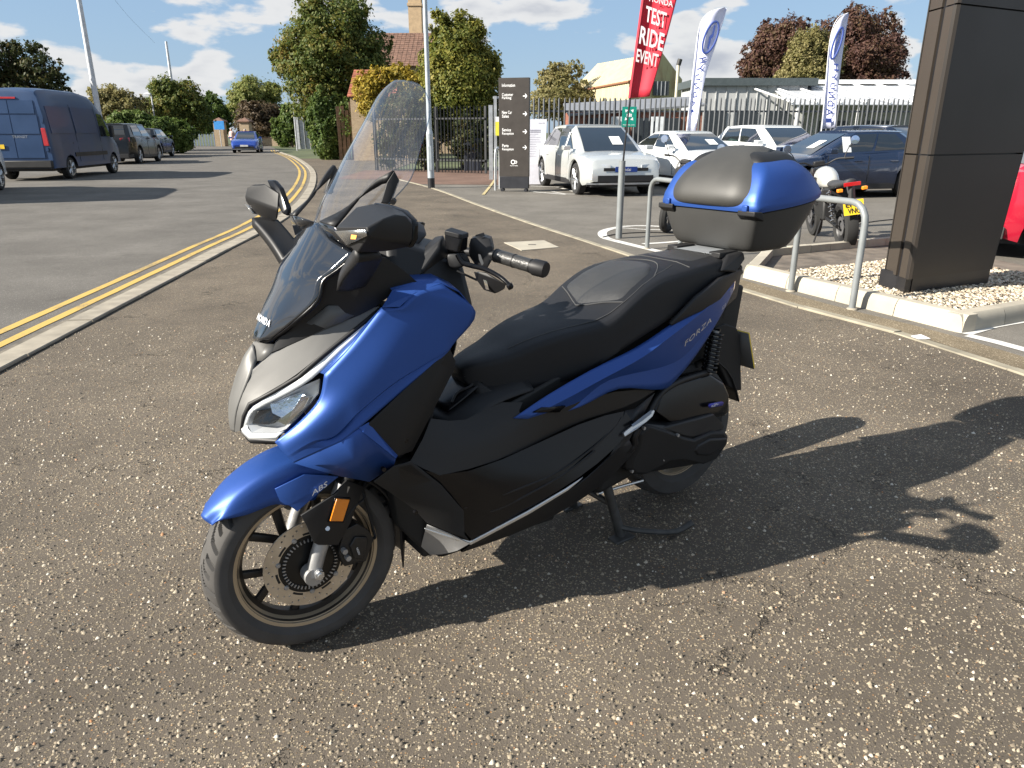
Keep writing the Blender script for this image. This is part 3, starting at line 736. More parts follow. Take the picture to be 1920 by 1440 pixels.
# low outbuilding with red tiles by the plank fence
ox = [(-8.057, 3.025), (-5.301, 3.025), (-8.376, 4.417)]
out_b = thing('outbuilding', 'low brick outbuilding with red tiled roof half hidden by yellow shrub', 'building', (ox[0][0], 39, 0))
ow = ox[1][0] - ox[0][0]
v, f = box_vf((ow / 2, 1.5, ox[0][1] / 2), (ow, 3, ox[0][1])); mesh('wall', v, f, brick_y, out_b, flat=True)
mesh('roof', [(-.1, -.15, ox[0][1]), (ow, -.15, ox[0][1]), (ow, 2, ox[2][1]), (-.1, 2, ox[2][1]), (ow, 4, ox[0][1]), (-.1, 4, ox[0][1])], [(0, 1, 2, 3), (3, 2, 4, 5), (0, 3, 5), (1, 4, 2)], brick_r, out_b, flat=True)
tiled_slope(out_b, -.1, ow, -.2, ox[0][1], 2, ox[2][1], 11, tile_r)
# plank fence
pf = thing('plank_fence', 'weathered brown vertical plank fence beside the leafy bush', 'fence', (*(-8.918, 39.94), 0))
wood = mat('fence_wood', (.15, .10, .065), .85, 0, var=.35, vscale=4, bump=.5, bscale=30)
for i in range(9):
    h = 2.35 + random.uniform(-.05, .35) + (.5 if i in (3, 4) else 0)
    mesh('plank', *box_vf((i * .20, i * .10, h / 2), (.175, .03, h), R(20)), wood, pf, flat=True)
box('fence_rail', (.85, .47, .6), (1.9, .05, .09), wood, pf, rz=R(26)); box('fence_rail', (.85, .47, 1.8), (1.9, .05, .09), wood, pf, rz=R(26))
# pale sheet-metal gate at the roadside
mg = thing('metal_gate', 'pale galvanised metal gate with slim post beside the bush', 'gate', (*(-16.14, 58.95), 0))
galv = mat('galvanised_steel', (.40, .42, .44), .5, .5, var=.15, vscale=6)
for i in range(4): box('gate_sheet', (-.25 + i * .36, .12 * i, 1.3), (.33, .04, 2.35), galv, mg)
tube('gate_post', [(-.35, 0, 0), (-.35, 0, 3.6)], .045, galv, mg, n=1)
# brick gate pillars at the end of the road
for i, (px, pw, lab) in enumerate(((-34.6, 1.0, 'brick gate pillar with stone cap and white notice board'), (-29.4, .95, 'brick gate pillar with stone cap behind the oncoming blue car'), (-26.8, .95, 'brick gate pillar with stone cap right of the oncoming blue car'))):
    g = thing('gate_pillar', lab, 'pillar', (px, 78, 0), 0, 'brick pillars at the park gate')
    box('shaft', (0, 0, 1.15), (pw, pw, 2.3), brick_y, g)
    hull('cap', [(x * pw * .65, y * pw * .65, 2.3 + z) for x in (-1, 1) for y in (-1, 1) for z in (0, .12)] + [(0, 0, 2.75)], tile_b, g)
    if i == 0: box('notice_board', (-.1, -.56, 1.35), (.75, .04, 1.5), mat('notice_white', (.6, .63, .66), .5), g)
bs = thing('blue_sign', 'flat blue sign board beside the far gate pillars', 'sign', (-28.9, 76.5, 0)); box('board', (0, 0, 2.0), (1.0, .05, .8), mat('sign_blue', (.03, .22, .55), .5), bs); tube('post', [(0, .04, 0), (0, .04, 1.7)], .04, galv, bs, n=1)
pg_ = thing('park_gate', 'low blue grey gate between the brick pillars', 'gate', (-32, 78, 0))
for i in range(14): box('gate_bar', (-1.9 + i * .29, 0, .6), (.09, .04, 1.15), mat('gate_blue', (.12, .16, .24), .6), pg_)
wl2 = thing('park_wall', 'low brick wall running left from the park gate', 'wall', (-42, 78.4, 0)); box('wall', (0, 0, .45), (14, .3, .9), brick_y, wl2); box('coping', (0, 0, .94), (14.1, .4, .08), tile_b, wl2)
wl3 = thing('park_wall', 'low brick wall running right from the park gate', 'wall', (-21.5, 78.4, 0)); box('wall', (0, 0, .4), (9.2, .3, .8), brick_y, wl3); box('coping', (0, 0, .84), (9.3, .4, .08), tile_b, wl3)
tag(sheet('verge', [(-60, 72), (-8, 60), (-4, 75), (-4, 140), (-90, 140)], -.004, earth), kind='structure')

# corrugated barn
def corrugated(name, a, b, c, d, m, parent, n):
    """sheet with vertical corrugations between edge a-b (bottom) and d-c (top)"""
    a, b, c, d = [Vector(q) for q in (a, b, c, d)]
    nrm = (b - a).cross(d - a).normalized()
    lo, hi = [], []
    for i in range(n * 2 + 1):
        t = i / (n * 2); o_ = nrm * (.05 if i % 2 else 0)
        lo.append(a + (b - a) * t + o_); hi.append(d + (c - d) * t + o_)
    v, f = grid_vf([lo, hi]); return mesh(name, v, f, m, parent, flat=True)
def rust_mat(name, base, stain, sc=1.2, amt=.5):
    m, n, l, b = nodes_of(name)
    tc = n.new('ShaderNodeTexCoord'); mp = n.new('ShaderNodeMapping'); mp.inputs['Scale'].default_value = (1, 1, .25); l.new(tc.outputs['Object'], mp.inputs[0])
    nz = n.new('ShaderNodeTexNoise'); nz.inputs['Scale'].default_value = sc; nz.inputs['Detail'].default_value = 7; nz.inputs['Roughness'].default_value = .65; l.new(mp.outputs[0], nz.inputs['Vector'])
    mr = n.new('ShaderNodeMapRange'); l.new(nz.outputs['Fac'], mr.inputs[0]); mr.inputs[1].default_value = .45; mr.inputs[2].default_value = .75; mr.inputs[4].default_value = amt
    mx = n.new('ShaderNodeMixRGB'); l.new(mr.outputs[0], mx.inputs[0]); mx.inputs[1].default_value = (*base, 1); mx.inputs[2].default_value = (*stain, 1)
    l.new(mx.outputs[0], b.inputs['Base Color']); b.inputs['Roughness'].default_value = .7
    return m
bY = 60
bz = [(5.269, 4.759), (7.723, 7.188), (11.29, 6.996), (8.612, 4.947), (13.13, 5.207)]
barn = thing('barn', 'old barn clad in yellowed corrugated sheets with rusty gable', 'barn', (0, 0, 0))
cream = rust_mat('barn_cream_sheet', (.50, .43, .26), (.30, .20, .09)); rusty = rust_mat('barn_rusty_sheet', (.40, .37, .20), (.22, .09, .04), 1.6, .9)
bl_, rl_, rf_, ef_, er_ = [(p[0], y, p[1]) for p, y in zip(bz, (70, 72, 60, 58, 61))]
corrugated('roof_slope', bl_, ef_, rf_, rl_, cream, barn, 34)
back_e = (er_[0] + (rl_[0] - rf_[0]) + .5, 74, er_[2])
corrugated('roof_slope', er_, back_e, rl_, rf_, cream, barn, 24)
corrugated('side_wall', (bl_[0], bl_[1], 0), (ef_[0], ef_[1], 0), (ef_[0], ef_[1], ef_[2] - .1), (bl_[0], bl_[1], bl_[2] - .1), cream, barn, 30)
corrugated('gable_wall', (ef_[0] + .03, ef_[1], 0), (er_[0], er_[1], 0), (er_[0], er_[1], er_[2]), (ef_[0] + .03, ef_[1], ef_[2]), rusty, barn, 16)
mesh('gable', [ef_, er_, rf_], [(0, 1, 2)], rusty, barn, flat=True)
wx = [(10.62, 4.97), (11.8, 3.971)]
box('window', ((wx[0][0] + wx[1][0]) / 2, 59.2, (wx[0][1] + wx[1][1]) / 2), (wx[1][0] - wx[0][0], .1, wx[0][1] - wx[1][1]), mat('dark_window', (.03, .035, .04), .2), barn)
for i in range(1, 4): box('window_bar', (wx[0][0] + (wx[1][0] - wx[0][0]) * i / 4, 59.12, (wx[0][1] + wx[1][1]) / 2), (.05, .05, wx[0][1] - wx[1][1]), galv, barn)
ef2 = [(5.255, 4.705), (8.586, 4.863)]
tube('gutter', [(ef2[0][0], 69.8, ef2[0][1]), (ef2[1][0], 57.8, ef2[1][1])], .09, mat('gutter_rust', (.20, .09, .045), .8), barn, n=1)
fx = [(12.12, 4.073), (12.14, 5.991)]
tube('flue', [(fx[0][0], 58, fx[0][1] - 1.5), (fx[1][0], 58, fx[1][1])], .12, mat('flue_cream', (.5, .46, .36), .6), barn, n=1)
tube('flue_cowl', [(fx[1][0], 58, fx[1][1]), (fx[1][0] + .1, 58, fx[1][1] + .4)], .17, mat('black_iron', (.02, .02, .02), .6), barn, n=1)
# long grey shed and white slatted canopy behind the fence
sx = [(9.062, 3.319), (11.97, 3.319), (13.39, 3.319)]
shed = thing('shed', 'long flat roofed grey shed behind the palisade fence', 'shed', (sx[0][0], 38, 0))
grey_clad = mat('grey_cladding', (.42, .43, .43), .7, 0, var=.12, vscale=1.5); dark_roof = mat('dark_fascia', (.06, .075, .08), .5)
wS = 5.2
box('wall', (wS / 2, 2, 1.75), (wS, 4, 3.5), grey_clad, shed); box('roof', (wS / 2 + .1, 2, 3.66), (wS + .6, 4.4, .34), dark_roof, shed)
for i in range(3): box('doorway', (.9 + i * 1.5, -.03, 1.2), (1.0, .1, 2.2), mat('dark_window', (.03, .035, .04), .2), shed)
for i in range(10): box('cladding_rib', (.3 + i * .5, -.02, 1.75), (.03, .05, 3.4), grey_clad, shed)
gb = thing('brick_store', 'low dark store with sloping grey roof behind the assembly sign', 'building', (*(3.871, 1.332)[:1], 33, 0))
box('wall', (1.4, 1.5, 1.1), (5.6, 3, 2.2), brick_r, gb)
mesh('roof', [(-1.5, -.2, 2.05), (4.3, -.2, 2.45), (4.3, 3.3, 2.9), (-1.5, 3.3, 2.6)], [(0, 1, 2, 3)], mat('slate_grey', (.17, .18, .20), .7), gb, solid=.08, flat=True)
for x in (-.3, 1.6, 2.9): box('doorway', (x, -.04, 1.0), (.75, .1, 1.9), mat('dark_window', (.03, .035, .04), .2), gb)
for x in (.6, 2.3): box('white_board', (x, -.08, 1.35), (.55, .06, 1.3), mat('notice_white', (.6, .63, .66), .5), gb)
can_x = [(12.68, 3.263), (18.53, 3.263)]
can = thing('canopy', 'white slatted lean-to canopy along the pale wall behind the fence', 'canopy', (can_x[0][0], 36, 0))
cw_ = can_x[1][0] - can_x[0][0] + 3
white_s = mat('white_paint', (.72, .73, .74), .5, 0, var=.08)
box('wall', (cw_ / 2, 3, 1.7), (cw_, .3, 3.4), grey_clad, can)
mesh('roof_sheet', [(0, -.6, 2.55), (cw_, -.6, 2.55), (cw_, 3, 3.55), (0, 3, 3.55)], [(0, 1, 2, 3)], mat('canopy_sheet', (.42, .44, .47), .35, 0, var=.1), can, solid=.03, flat=True)
for i in range(9):
    x = i * cw_ / 8
    mesh('rafter', *tube_vf([(x, -.65, 2.64), (x - 1.4, 3, 3.64)], .05, 4, 1), white_s, can, flat=True)
box('fascia', (cw_ / 2, 2.95, 3.72), (cw_, .2, .2), white_s, can)
for i in range(4): box('post', (.3 + i * cw_ / 3.2, -.5, 1.27), (.08, .08, 2.55), white_s, can)
for i in range(3): box('window', (1.2 + i * 2.2, 2.82, 1.35), (1.4, .06, 1.1), mat('dark_window', (.03, .035, .04), .2), can)

# ================================================================== fences
steel = mat('palisade_steel', (.085, .092, .10), .55, .45, var=.15, vscale=3)
steel_d = mat('railing_dark', (.03, .032, .035), .55, .3)
def palisade(name, label, a, b, h, sp_, m, pw=.062):
    a, b = Vector((*a, 0)), Vector((*b, 0))
    t = (b - a); ln = t.length; ang = math.atan2(t.y, t.x)
    root = thing(name, label, 'fence', a, ang)
    n = int(ln / sp_)
    w = pw / 2; d = .022
    prof = [(-w, d * .6), (-w * .55, 0), (0, -d * .5), (w * .55, 0), (w, d * .6)]
    V, F = [], []
    for z in (.04, h - .12):
        V += [(x, y, z) for x, y in prof]
    tips = [(-w * .8, d * .6, h - .02), (-w * .45, 0, h - .05), (0, -d * .5, h + .02), (w * .45, 0, h - .05), (w * .8, d * .6, h - .02)]
    V += tips
    for r_ in range(2):
        for j in range(4): F.append((r_ * 5 + j, r_ * 5 + j + 1, r_ * 5 + j + 6, r_ * 5 + j + 5))
    first = mesh('pale', V, F, m, root, solid=.003, flat=True); first.location = (0, 0, 0)
    me = first.data
    for i in range(1, n + 1):
        o = bpy.data.objects.new('pale', me); C.objects.link(o); o.parent = root; o.location = (i * sp_, 0, random.uniform(-.012, .012)); o.rotation_euler = (0, random.uniform(-.006, .006), random.uniform(-.06, .06))
        md = o.modifiers.new('solid', 'SOLIDIFY'); md.thickness = .003
    for z in (.45, h - .42): box('rail', (ln / 2, .045, z), (ln, .05, .055), m, root)
    k = max(2, int(ln / 2.75) + 1)
    for i in range(k): box('post', (ln * i / (k - 1), .10, h / 2), (.07, .07, h - .05), m, root)
    return root
palisade('palisade_fence', 'grey steel palisade fence running behind the parked cars', (.55, 25.3), (14.6, 25.9), 2.45, .165, steel)
palisade('railing', 'black upright railings half hidden in the shrubs behind the lamp post', (-2.721, 1.344)[:1] + (27.2,), (-0.9472, 1.346)[:1] + (26.4,), 2.25, .13, steel_d, .04)
palisade('railing', 'black railings seen through the clear windscreen left of the lamp post', (-5.131, 1.341)[:1] + (28.6,), (-3.036, 1.344)[:1] + (27.5,), 2.25, .13, steel_d, .04)
gt = thing('side_gate', 'grey steel gate frame standing open beside the dark information sign', 'gate', (*(-0.6408, 23.35), 0))
for x, h in ((0, 2.15), (.14, 2.4)): box('gate_post', (x, 0, h / 2), (.09 if x else .12, .09, h), galv, gt)
box('gate_bar', (.32, .05, 2.36), (.5, .05, .06), galv, gt); box('gate_bar', (.32, .05, .35), (.5, .05, .06), galv, gt)
for i in range(3): box('gate_upright', (.26 + i * .13, .05, 1.35), (.03, .03, 2.0), galv, gt)
box('notice', (.21, -.08, 1.55), (.13, .02, .52), mat('notice_yellow', (.75, .66, .06), .5), gt); box('notice_top', (.21, -.082, 1.75), (.13, .022, .14), white_s, gt)
hr_t = thing('hoop_rail', 'low grey tubular hoop rail at the left side of the information sign', 'rail', (*(-0.4168, 19.02), 0))
tube('hoop', [(0, 0, 0), (0, 0, .85), (.04, .1, 1.0), (.08, .3, 1.0), (.10, .5, .85), (.10, .52, 0)], .03, galv, hr_t)
bn = thing('litter_bin', 'charcoal litter bin with round white emblem in front of the hedge', 'bin', (*(-1.498, 28.88), 0))
bin_m = mat('bin_charcoal', (.035, .04, .055), .5)
loft('body', [[(x * .31, y * .22, z) for x, y in ((-1, -.8), (-.85, -1), (.85, -1), (1, -.8), (1, .8), (.85, 1), (-.85, 1), (-1, .8))] for z in (0, .05, 1.02, 1.10)], bin_m, bn)
loft('lid', [[(x * .30 * s_, y * .21 * s_, z) for x, y in ((-1, -.8), (-.85, -1), (.85, -1), (1, -.8), (1, .8), (.85, 1), (-.85, 1), (-1, .8))] for z, s_ in ((1.10, 1), (1.16, .92), (1.18, .7))], bin_m, bn)
lathe('emblem', [(.035, -.224), (.035, -.228), (.06, -.228), (.06, -.224)], white_m2 if 'white_m2' in globals() else white_s, bn, 20, 'y', (-.12, 0, .66))
text_on('bin_lettering', 'litter', (-.03, -.222, .66), (1, 0, 0), (0, 0, 1), .10, white_s, bn)

# ================================================================== poles and lamp posts
def post(name, label, loc, h, r0, r1, m, base=None, arm=None, cat='lamp post', group=None):
    t = thing(name, label, cat, (loc[0], loc[1], 0), 0, group)
    if base:
        tube('base_section', [(0, 0, 0), (0, 0, base[0])], base[1], m, t, 16, 1)
        tube('base_band', [(0, 0, .0), (0, 0, .26)], base[1] * 1.04, mat('post_black_band', (.012, .012, .014), .5), t, 16, 1)
        tube('collar', [(0, 0, base[0]), (0, 0, base[0] + .1)], [base[1], r0], m, t, 16, 1)
        tube('shaft', [(0, 0, base[0] + .08), (0, 0, h)], [r0, r1], m, t, 16, 1)
        box('access_door', (0, -base[1] - .002, .75), (base[1] * .9, .01, .6), m, t, bevel=.004)
    else: tube('shaft', [(0, 0, 0), (0, 0, h)], [r0, r1], m, t, 12, 1)
    if arm:
        tube('arm', [(0, 0, h), (arm * .4, 0, h + .1), (arm, 0, h + .12)], r1 * .8, m, t, 8)
        hull('lantern', [(arm + x * .3, y * .12, h + .12 + z * .07) for x in (0, 1.6) for y in (-1, 1) for z in (-1, .6)] + [(arm + .25, 0, h + .24)], m, t, bevel=.02)
    return t
lamp_g = mat('lamp_post_grey', (.36, .40, .43), .5, .4, var=.12)
post('lamp_post', 'grey steel lamp post with black base band behind the windscreen', (-2.107, 19.75), 6.2, .062, .05, lamp_g, (1.35, .088), 1.0)
pw_ = mat('pole_white', (.55, .57, .60), .6, .1, var=.15)
post('utility_pole', 'tall pale pole rising out of frame beyond the dark parked car', (-23.6, 44.5), 11.5, .17, .11, pw_, cat='pole')
post('utility_pole', 'slim pale pole standing in front of the autumn tree', (-27.58, 1.686)[:1] + (64,), 8.2, .14, .09, pw_, cat='pole')
post('street_light', 'small street light with flat lantern among the far hedges', (-27.56, 1.862)[:1] + (60,), 4.0, .06, .05, pw_, arm=-.5, cat='street light')
for i, (a, b) in enumerate((((-23.6, 44.5, 11.3), (-60, 20, 8.6)), ((-23.6, 44.5, 11.3), (-28.5, 64, 8.1)))):
    w_ = tube('overhead_wire', [a, ((a[0] + b[0]) / 2, (a[1] + b[1]) / 2, (a[2] + b[2]) / 2 - .5), b], .006, steel_d, None, 5, 6)
    tag(w_, ('thin overhead wire from the tall pale pole towards the upper left' if i == 0 else 'thin overhead wire between the two pale poles'), 'wire')

# ================================================================== information sign, posters, flags
sg0, sg1 = [(-0.2905, 18.67), (0.3796, 18.5)]
sa = math.atan2(sg1[1] - sg0[1], sg1[0] - sg0[0]); sw_w = math.hypot(sg1[0] - sg0[0], sg1[1] - sg0[1])
sign = thing('information_sign', 'tall dark brown information sign on castors listing car sales and reception', 'sign', (sg0[0], sg0[1], 0), sa)
sgn_b = mat('sign_dark_brown', (.040, .034, .030), .5, .2, var=.05); sgn_k = mat('sign_black', (.012, .013, .018), .5)
SH = 2.60; wS_ = sw_w + .05
box('panel', (sw_w / 2, .06, .36 + (SH - .36) / 2), (wS_, .12, SH - .36), sgn_b, sign, bevel=.004)
box('plinth', (sw_w / 2, .06, .22), (wS_ - .02, .13, .28), sgn_k, sign, bevel=.004)
for x in (.05, sw_w - .05):
    for y in (.0, .12): lathe('castor', [(.0, -.015), (.04, -.015), (.04, .015), (0, .015)], sgn_k, sign, 14, 'y', (x, y, .04))
tx = [('Information', 2.40, 10.5), ('Customer', 2.195, 9), ('Parking', 2.115, 7.5), ('New Car', 1.80, 8), ('Sales', 1.715, 5.4), ('Service', 1.405, 7.2), ('Reception', 1.315, 9.4), ('Parts', 1.045, 5.2), ('Reception', .955, 9.4)]
wt = mat('sign_white', (.75, .75, .75), .5)
for s_, z, wd in tx:
    text_quad('lettering', s_, (.055, -.001, z), (.055 + wd * .0305, -.001, z), (.055, -.001, z + .072), wt, sign, .003, .012)
for z in (2.175, 1.78, 1.38, 1.02):
    c0 = (sw_w - .075, -.004, z + .02)
    mesh('arrow', [(c0[0] - .05, c0[1], c0[2] + .012), (c0[0] + .02, c0[1], c0[2] + .012), (c0[0] + .02, c0[1], c0[2] - .012), (c0[0] - .05, c0[1], c0[2] - .012), (c0[0] - .005, c0[1] - .001, c0[2] + .05), (c0[0] + .02, c0[1] - .001, c0[2] + .05), (c0[0] + .055, c0[1] - .001, c0[2]), (c0[0] + .02, c0[1] - .001, c0[2] - .05), (c0[0] - .005, c0[1] - .001, c0[2] - .05), (c0[0] + .03, c0[1] - .001, c0[2])], [(0, 1, 2, 3), (4, 5, 6, 9), (9, 6, 7, 8)], wt, sign, flat=True, recalc=False)
lathe('emblem', [(.035, -.003), (.05, -.004), (.055, -.003)], wt, sign, 20, 'y', (sw_w / 2 - .02, 0, .70)); lathe('emblem', [(.02, -.003), (.03, -.004), (.035, -.003)], wt, sign, 20, 'y', (sw_w / 2 + .05, 0, .70))
text_quad('lettering', 'hyundai', (sw_w / 2 - .09, -.001, .60), (sw_w / 2 + .10, -.001, .60), (sw_w / 2 - .09, -.001, .63), wt, sign, .003, .01)
p0, p1 = [(0.4289, 20.97), (0.7917, 21.18)]
pst = thing('poster_stand', 'white upright poster stand beside the dark information sign', 'poster', (p0[0], p0[1], 0), R(4))
pwid = p1[0] - p0[0] + .16
mesh('board', [(0, 0, .02), (pwid - .08, 0, .02), (pwid + .02, .25, 1.72), (-.02, .25, 1.72)], [(0, 1, 2, 3)], mat('poster_white', (.62, .62, .68), .5, 0, var=.04), pst, solid=.03, flat=True)
lg = mat('poster_grey_print', (.25, .25, .30), .6)
def on_board(x, z): return (x, .25 * (z - .02) / 1.7 - .018, z)
text_quad('lettering', 'hyundai', on_board(pwid * .6, 1.6), on_board(pwid * .92, 1.6), on_board(pwid * .6, 1.64), lg, pst, .002, .01)
for i in range(16):
    z = 1.42 - i * .045; ln_ = pwid * (.55 if i < 2 else random.uniform(.35, .75)); x0 = pwid * (.16 if i < 2 else .08); hgt = .03 if i < 2 else .010
    mesh('printed_line', [on_board(x0, z), on_board(x0 + ln_, z), on_board(x0 + ln_, z + hgt), on_board(x0, z + hgt)], [(0, 1, 2, 3)], lg, pst, flat=True)

# flag with red banner in the front post
fp_ = (1.48, 10.25)
post('flag_socket', 'grey steel socket post carrying the red banner pole', fp_, 1.03, .045, .045, mat('hoop_grey', (.19, .205, .21), .5, .15, var=.1), cat='post')
FY = fp_[1]
flag_red = mat('banner_red', (.52, .022, .045), .65, 0, var=.06, vscale=3); flag_white = mat('banner_white_print', (.78, .74, .76), .65)
rb = thing('banner', 'red banner reading test ride event on a black pole', 'banner', (fp_[0], FY, 1.0))
def fl(px, w=0.0): return (px[0] - fp_[0], w, px[1] - 1.0)
A_ = [(1.492, 0.9583), (1.51, 1.298), (1.547, 1.814), (1.654, 2.962), (1.71, 3.664)]
tube('pole', [fl(p, .015) for p in A_], [.013, .012, .011, .009, .007], mat('black_pole', (.015, .015, .017), .4), rb, 8)
cl = [(1.54, 1.814), (1.58, 2.224), (1.614, 2.598), (1.647, 2.962), (1.71, 3.664)]
crr = [(1.79, 1.834), (1.896, 2.224), (1.98, 2.598), (2.062, 2.962), (2.194, 3.664)]
rowsf = []
for a, b in zip(cl, crr):
    rowsf.append([(fl(a)[0] + (fl(b)[0] - fl(a)[0]) * t, .035 * math.sin(t * 5.0), fl(a)[2] + (fl(b)[2] - fl(a)[2]) * t) for t in (0, .2, .4, .6, .8, 1)])
v, f = grid_vf(rowsf); mesh('cloth', v, f, flag_red, rb, sub=2, solid=.004)
mesh('sleeve', *tube_vf([fl(p, .006) for p in cl], .022, 8, 3), mat('banner_dark_red', (.40, .02, .04), .65), rb)
for s_, q in (('TEST', [(1.675, 2.714), (1.938, 2.629), (1.685, 2.896)]), ('RIDE', [(1.615, 2.462), (1.921, 2.368), (1.631, 2.665)]), ('EVENT', [(1.586, 2.249), (1.865, 2.18), (1.598, 2.4)]), ('HONDA', [(1.715, 2.944), (2.015, 2.872), (1.717, 3.016)])):
    text_quad('lettering', s_, fl(q[0], -.042), fl(q[1], -.042), fl(q[2], -.042), flag_white, rb, .002, .02)
fw_m = mat('flag_white_cloth', (.62, .64, .80), .6, 0, var=.06, vscale=2); navy = mat('flag_navy_print', (.03, .06, .24), .6)
def feather(name, label, Y, lft, rgt, letters, emb):
    base = lft[0]
    t = thing(name, label, 'flag', (base[0], Y, 0))
    def q(p, w=0.0): return (p[0] - base[0], w, p[1])
    rws = []
    for i, (a, b) in enumerate(zip(lft, rgt)):
        rws.append([(q(a)[0] + (q(b)[0] - q(a)[0]) * s, .06 * math.sin(s * 4.4 + i * .8), q(a)[2] + (q(b)[2] - q(a)[2]) * s) for s in (0, .2, .4, .6, .8, 1)])
    v, f = grid_vf(rws); mesh('cloth', v, f, fw_m, t, sub=2, solid=.004)
    tube('pole', [(q(lft[0])[0], .03, 0)] + [q(p, .02) for p in lft], [.018, .012, .006], white_s, t, 8)
    for s_, z in letters: text_quad('lettering', s_, q(z[0], -.075), q(z[1], -.075), q(z[2], -.075), navy, t, .002, .02)
    if emb:
        c, rx, rz, rot = emb
        pts = []
        for k_ in range(33):
            a = 2 * PI * k_ / 32; x, z = rx * math.cos(a), rz * math.sin(a)
            pts.append((q(c)[0] + x * math.cos(rot) - z * math.sin(rot), -.085, q(c)[2] + x * math.sin(rot) + z * math.cos(rot)))
        tube('emblem_ring', pts, .028, navy, t, 6, 1)
        hb_ = [(-.10, -.30), (-.03, -.32), (.02, -.04), (.10, .02), (.16, .34), (.09, .33), (.05, .10), (-.05, .02)]
        mesh('emblem_letter', [(q(c)[0] + x * rx / .2 * .85, -.088, q(c)[2] + z * rz / .45) for x, z in hb_] , [tuple(range(8))], navy, t, solid=.004, flat=True)
FYw = 22.6
l1 = [(5.109, 1.427), (5.143, 2.37), (5.183, 3.383), (5.232, 4.068), (5.325, 4.379), (5.56, 4.579), (5.893, 4.659)]
r1 = [(5.358, 1.427), (5.434, 2.37), (5.555, 3.105), (5.747, 3.659), (5.832, 4.041), (5.924, 4.338), (5.97, 4.633)]
lets = []
for i, ch_c in enumerate('HYUNDAI'):
    y = 108 + i * 17.5; x = 1309 - i * 1.9
    lets.append((ch_c, (x, y)))
def let_px(seq): return seq
feather('feather_flag', 'white feather flag with blue oval emblem above the white saloon', 22.6, l1, r1, [
    ('H', [(5.318, 3.217), (5.276, 3.356), (5.511, 3.258)]), ('Y', [(5.277, 2.979), (5.231, 3.161), (5.44, 3.021)]), ('U', [(5.248, 2.768), (5.205, 2.923), (5.368, 2.796)]), ('N', [(5.236, 2.541), (5.193, 2.697), (5.341, 2.57)]), ('D', [(5.209, 2.313), (5.181, 2.47), (5.314, 2.342)]), ('A', [(5.197, 2.083), (5.168, 2.241), (5.287, 2.112)]), ('I', [(5.18, 1.909), (5.158, 1.982), (5.254, 1.938)])],
    ((5.561, 3.892), .17, .42, R(-18)))
l2 = [(8.803, 1.47), (8.777, 2.205), (8.735, 3.033), (8.714, 3.706), (8.759, 4.103), (8.884, 4.339), (9.1, 4.443)]
r2 = [(9.163, 1.498), (9.096, 2.275), (9.095, 2.896), (9.114, 3.371), (9.128, 3.773), (9.133, 4.129), (9.133, 4.417)]
feather('feather_flag', 'narrow white feather flag with blue lettering in front of the copper tree', 22.0, l2, r2, [
    ('H', [(8.904, 2.992), (8.862, 3.182), (9.039, 2.978)]), ('Y', [(8.881, 2.732), (8.839, 2.924), (9.015, 2.732)]), ('U', [(8.868, 2.511), (8.83, 2.677), (9.002, 2.511)]), ('N', [(8.855, 2.289), (8.816, 2.456), (9.004, 2.289)]), ('D', [(8.856, 2.065), (8.818, 2.233), (9.021, 2.065)]), ('A', [(8.86, 1.825), (8.817, 2.023), (9.041, 1.825)]), ('I', [(8.87, 1.641), (8.839, 1.754), (9.037, 1.641)])],
    ((8.878, 3.679), .10, .40, R(-12)))
# green assembly point sign on the fence
asx = [(3.559, 2.162), (4.023, 1.545)]
asg = thing('assembly_sign', 'green assembly point sign fixed to the palisade fence', 'sign', ((asx[0][0] + asx[1][0]) / 2, 25.2, (asx[0][1] + asx[1][1]) / 2))
sw2, sh2 = asx[1][0] - asx[0][0], asx[0][1] - asx[1][1]
box('board', (0, 0, 0), (sw2, .02, sh2), mat('sign_green', (.0, .22, .16), .5), asg)
for sx_, sz_ in ((-1, 1), (1, 1), (-1, -1), (1, -1)):
    cx_, cz_ = sx_ * sw2 * .3, .06 + sz_ * sh2 * .27
    mesh('arrow', [(cx_, -.014, cz_), (cx_ - sx_ * .10, -.014, cz_ - sz_ * .02), (cx_ - sx_ * .02, -.014, cz_ - sz_ * .10)], [(0, 1, 2)], white_s, asg, flat=True)
for dx, dz, sc_ in ((0, .0, 1.0), (-.06, .02, .8), (.06, .02, .8)):
    mesh('figure', [(dx - .025 * sc_, -.015, .0), (dx + .025 * sc_, -.015, .0), (dx + .03 * sc_, -.015, .11 * sc_), (dx - .03 * sc_, -.015, .11 * sc_)], [(0, 1, 2, 3)], white_s, asg, flat=True)
text_quad('lettering', 'Assembly point', (-sw2 * .42, -.012, -sh2 * .44), (sw2 * .42, -.012, -sh2 * .44), (-sw2 * .42, -.012, -sh2 * .36), white_s, asg, .003)

# ================================================================== cycle hoops, island, pillar
hoop_m = MATS['hoop_grey']
def hoop(label, a, b, h=.86):
    t = thing('cycle_hoop', label, 'cycle stand', (a[0], a[1], 0), math.atan2(b[1] - a[1], b[0] - a[0]), 'cycle hoops along the path edging')
    ln = math.hypot(b[0] - a[0], b[1] - a[1]); c = .16
    pts = [(0, 0, -.02), (0, 0, h - c)] + [(c - c * math.cos(q), 0, h - c + c * math.sin(q)) for q in (R(22), R(45), R(68), R(90))] + [(ln - c, 0, h)] + [(ln - c + c * math.sin(q), 0, h - c + c * math.cos(q)) for q in (R(22), R(45), R(68), R(90))] + [(ln, 0, -.02)]
    tube('hoop', pts, .0275, hoop_m, t, 18, 1)
    for x in (0, ln): lathe('ground_collar', [(.045, .0045), (.04, .014), (.028, .02)], conc, t, 16, 'z', (x, 0, 0))
hr1, hr2, hl1 = [(2.576, 6.673), (2.823, 5.945), (1.702, 9.274)]
hoop('grey tubular cycle hoop in front of the pebble island', hr1, hr2)
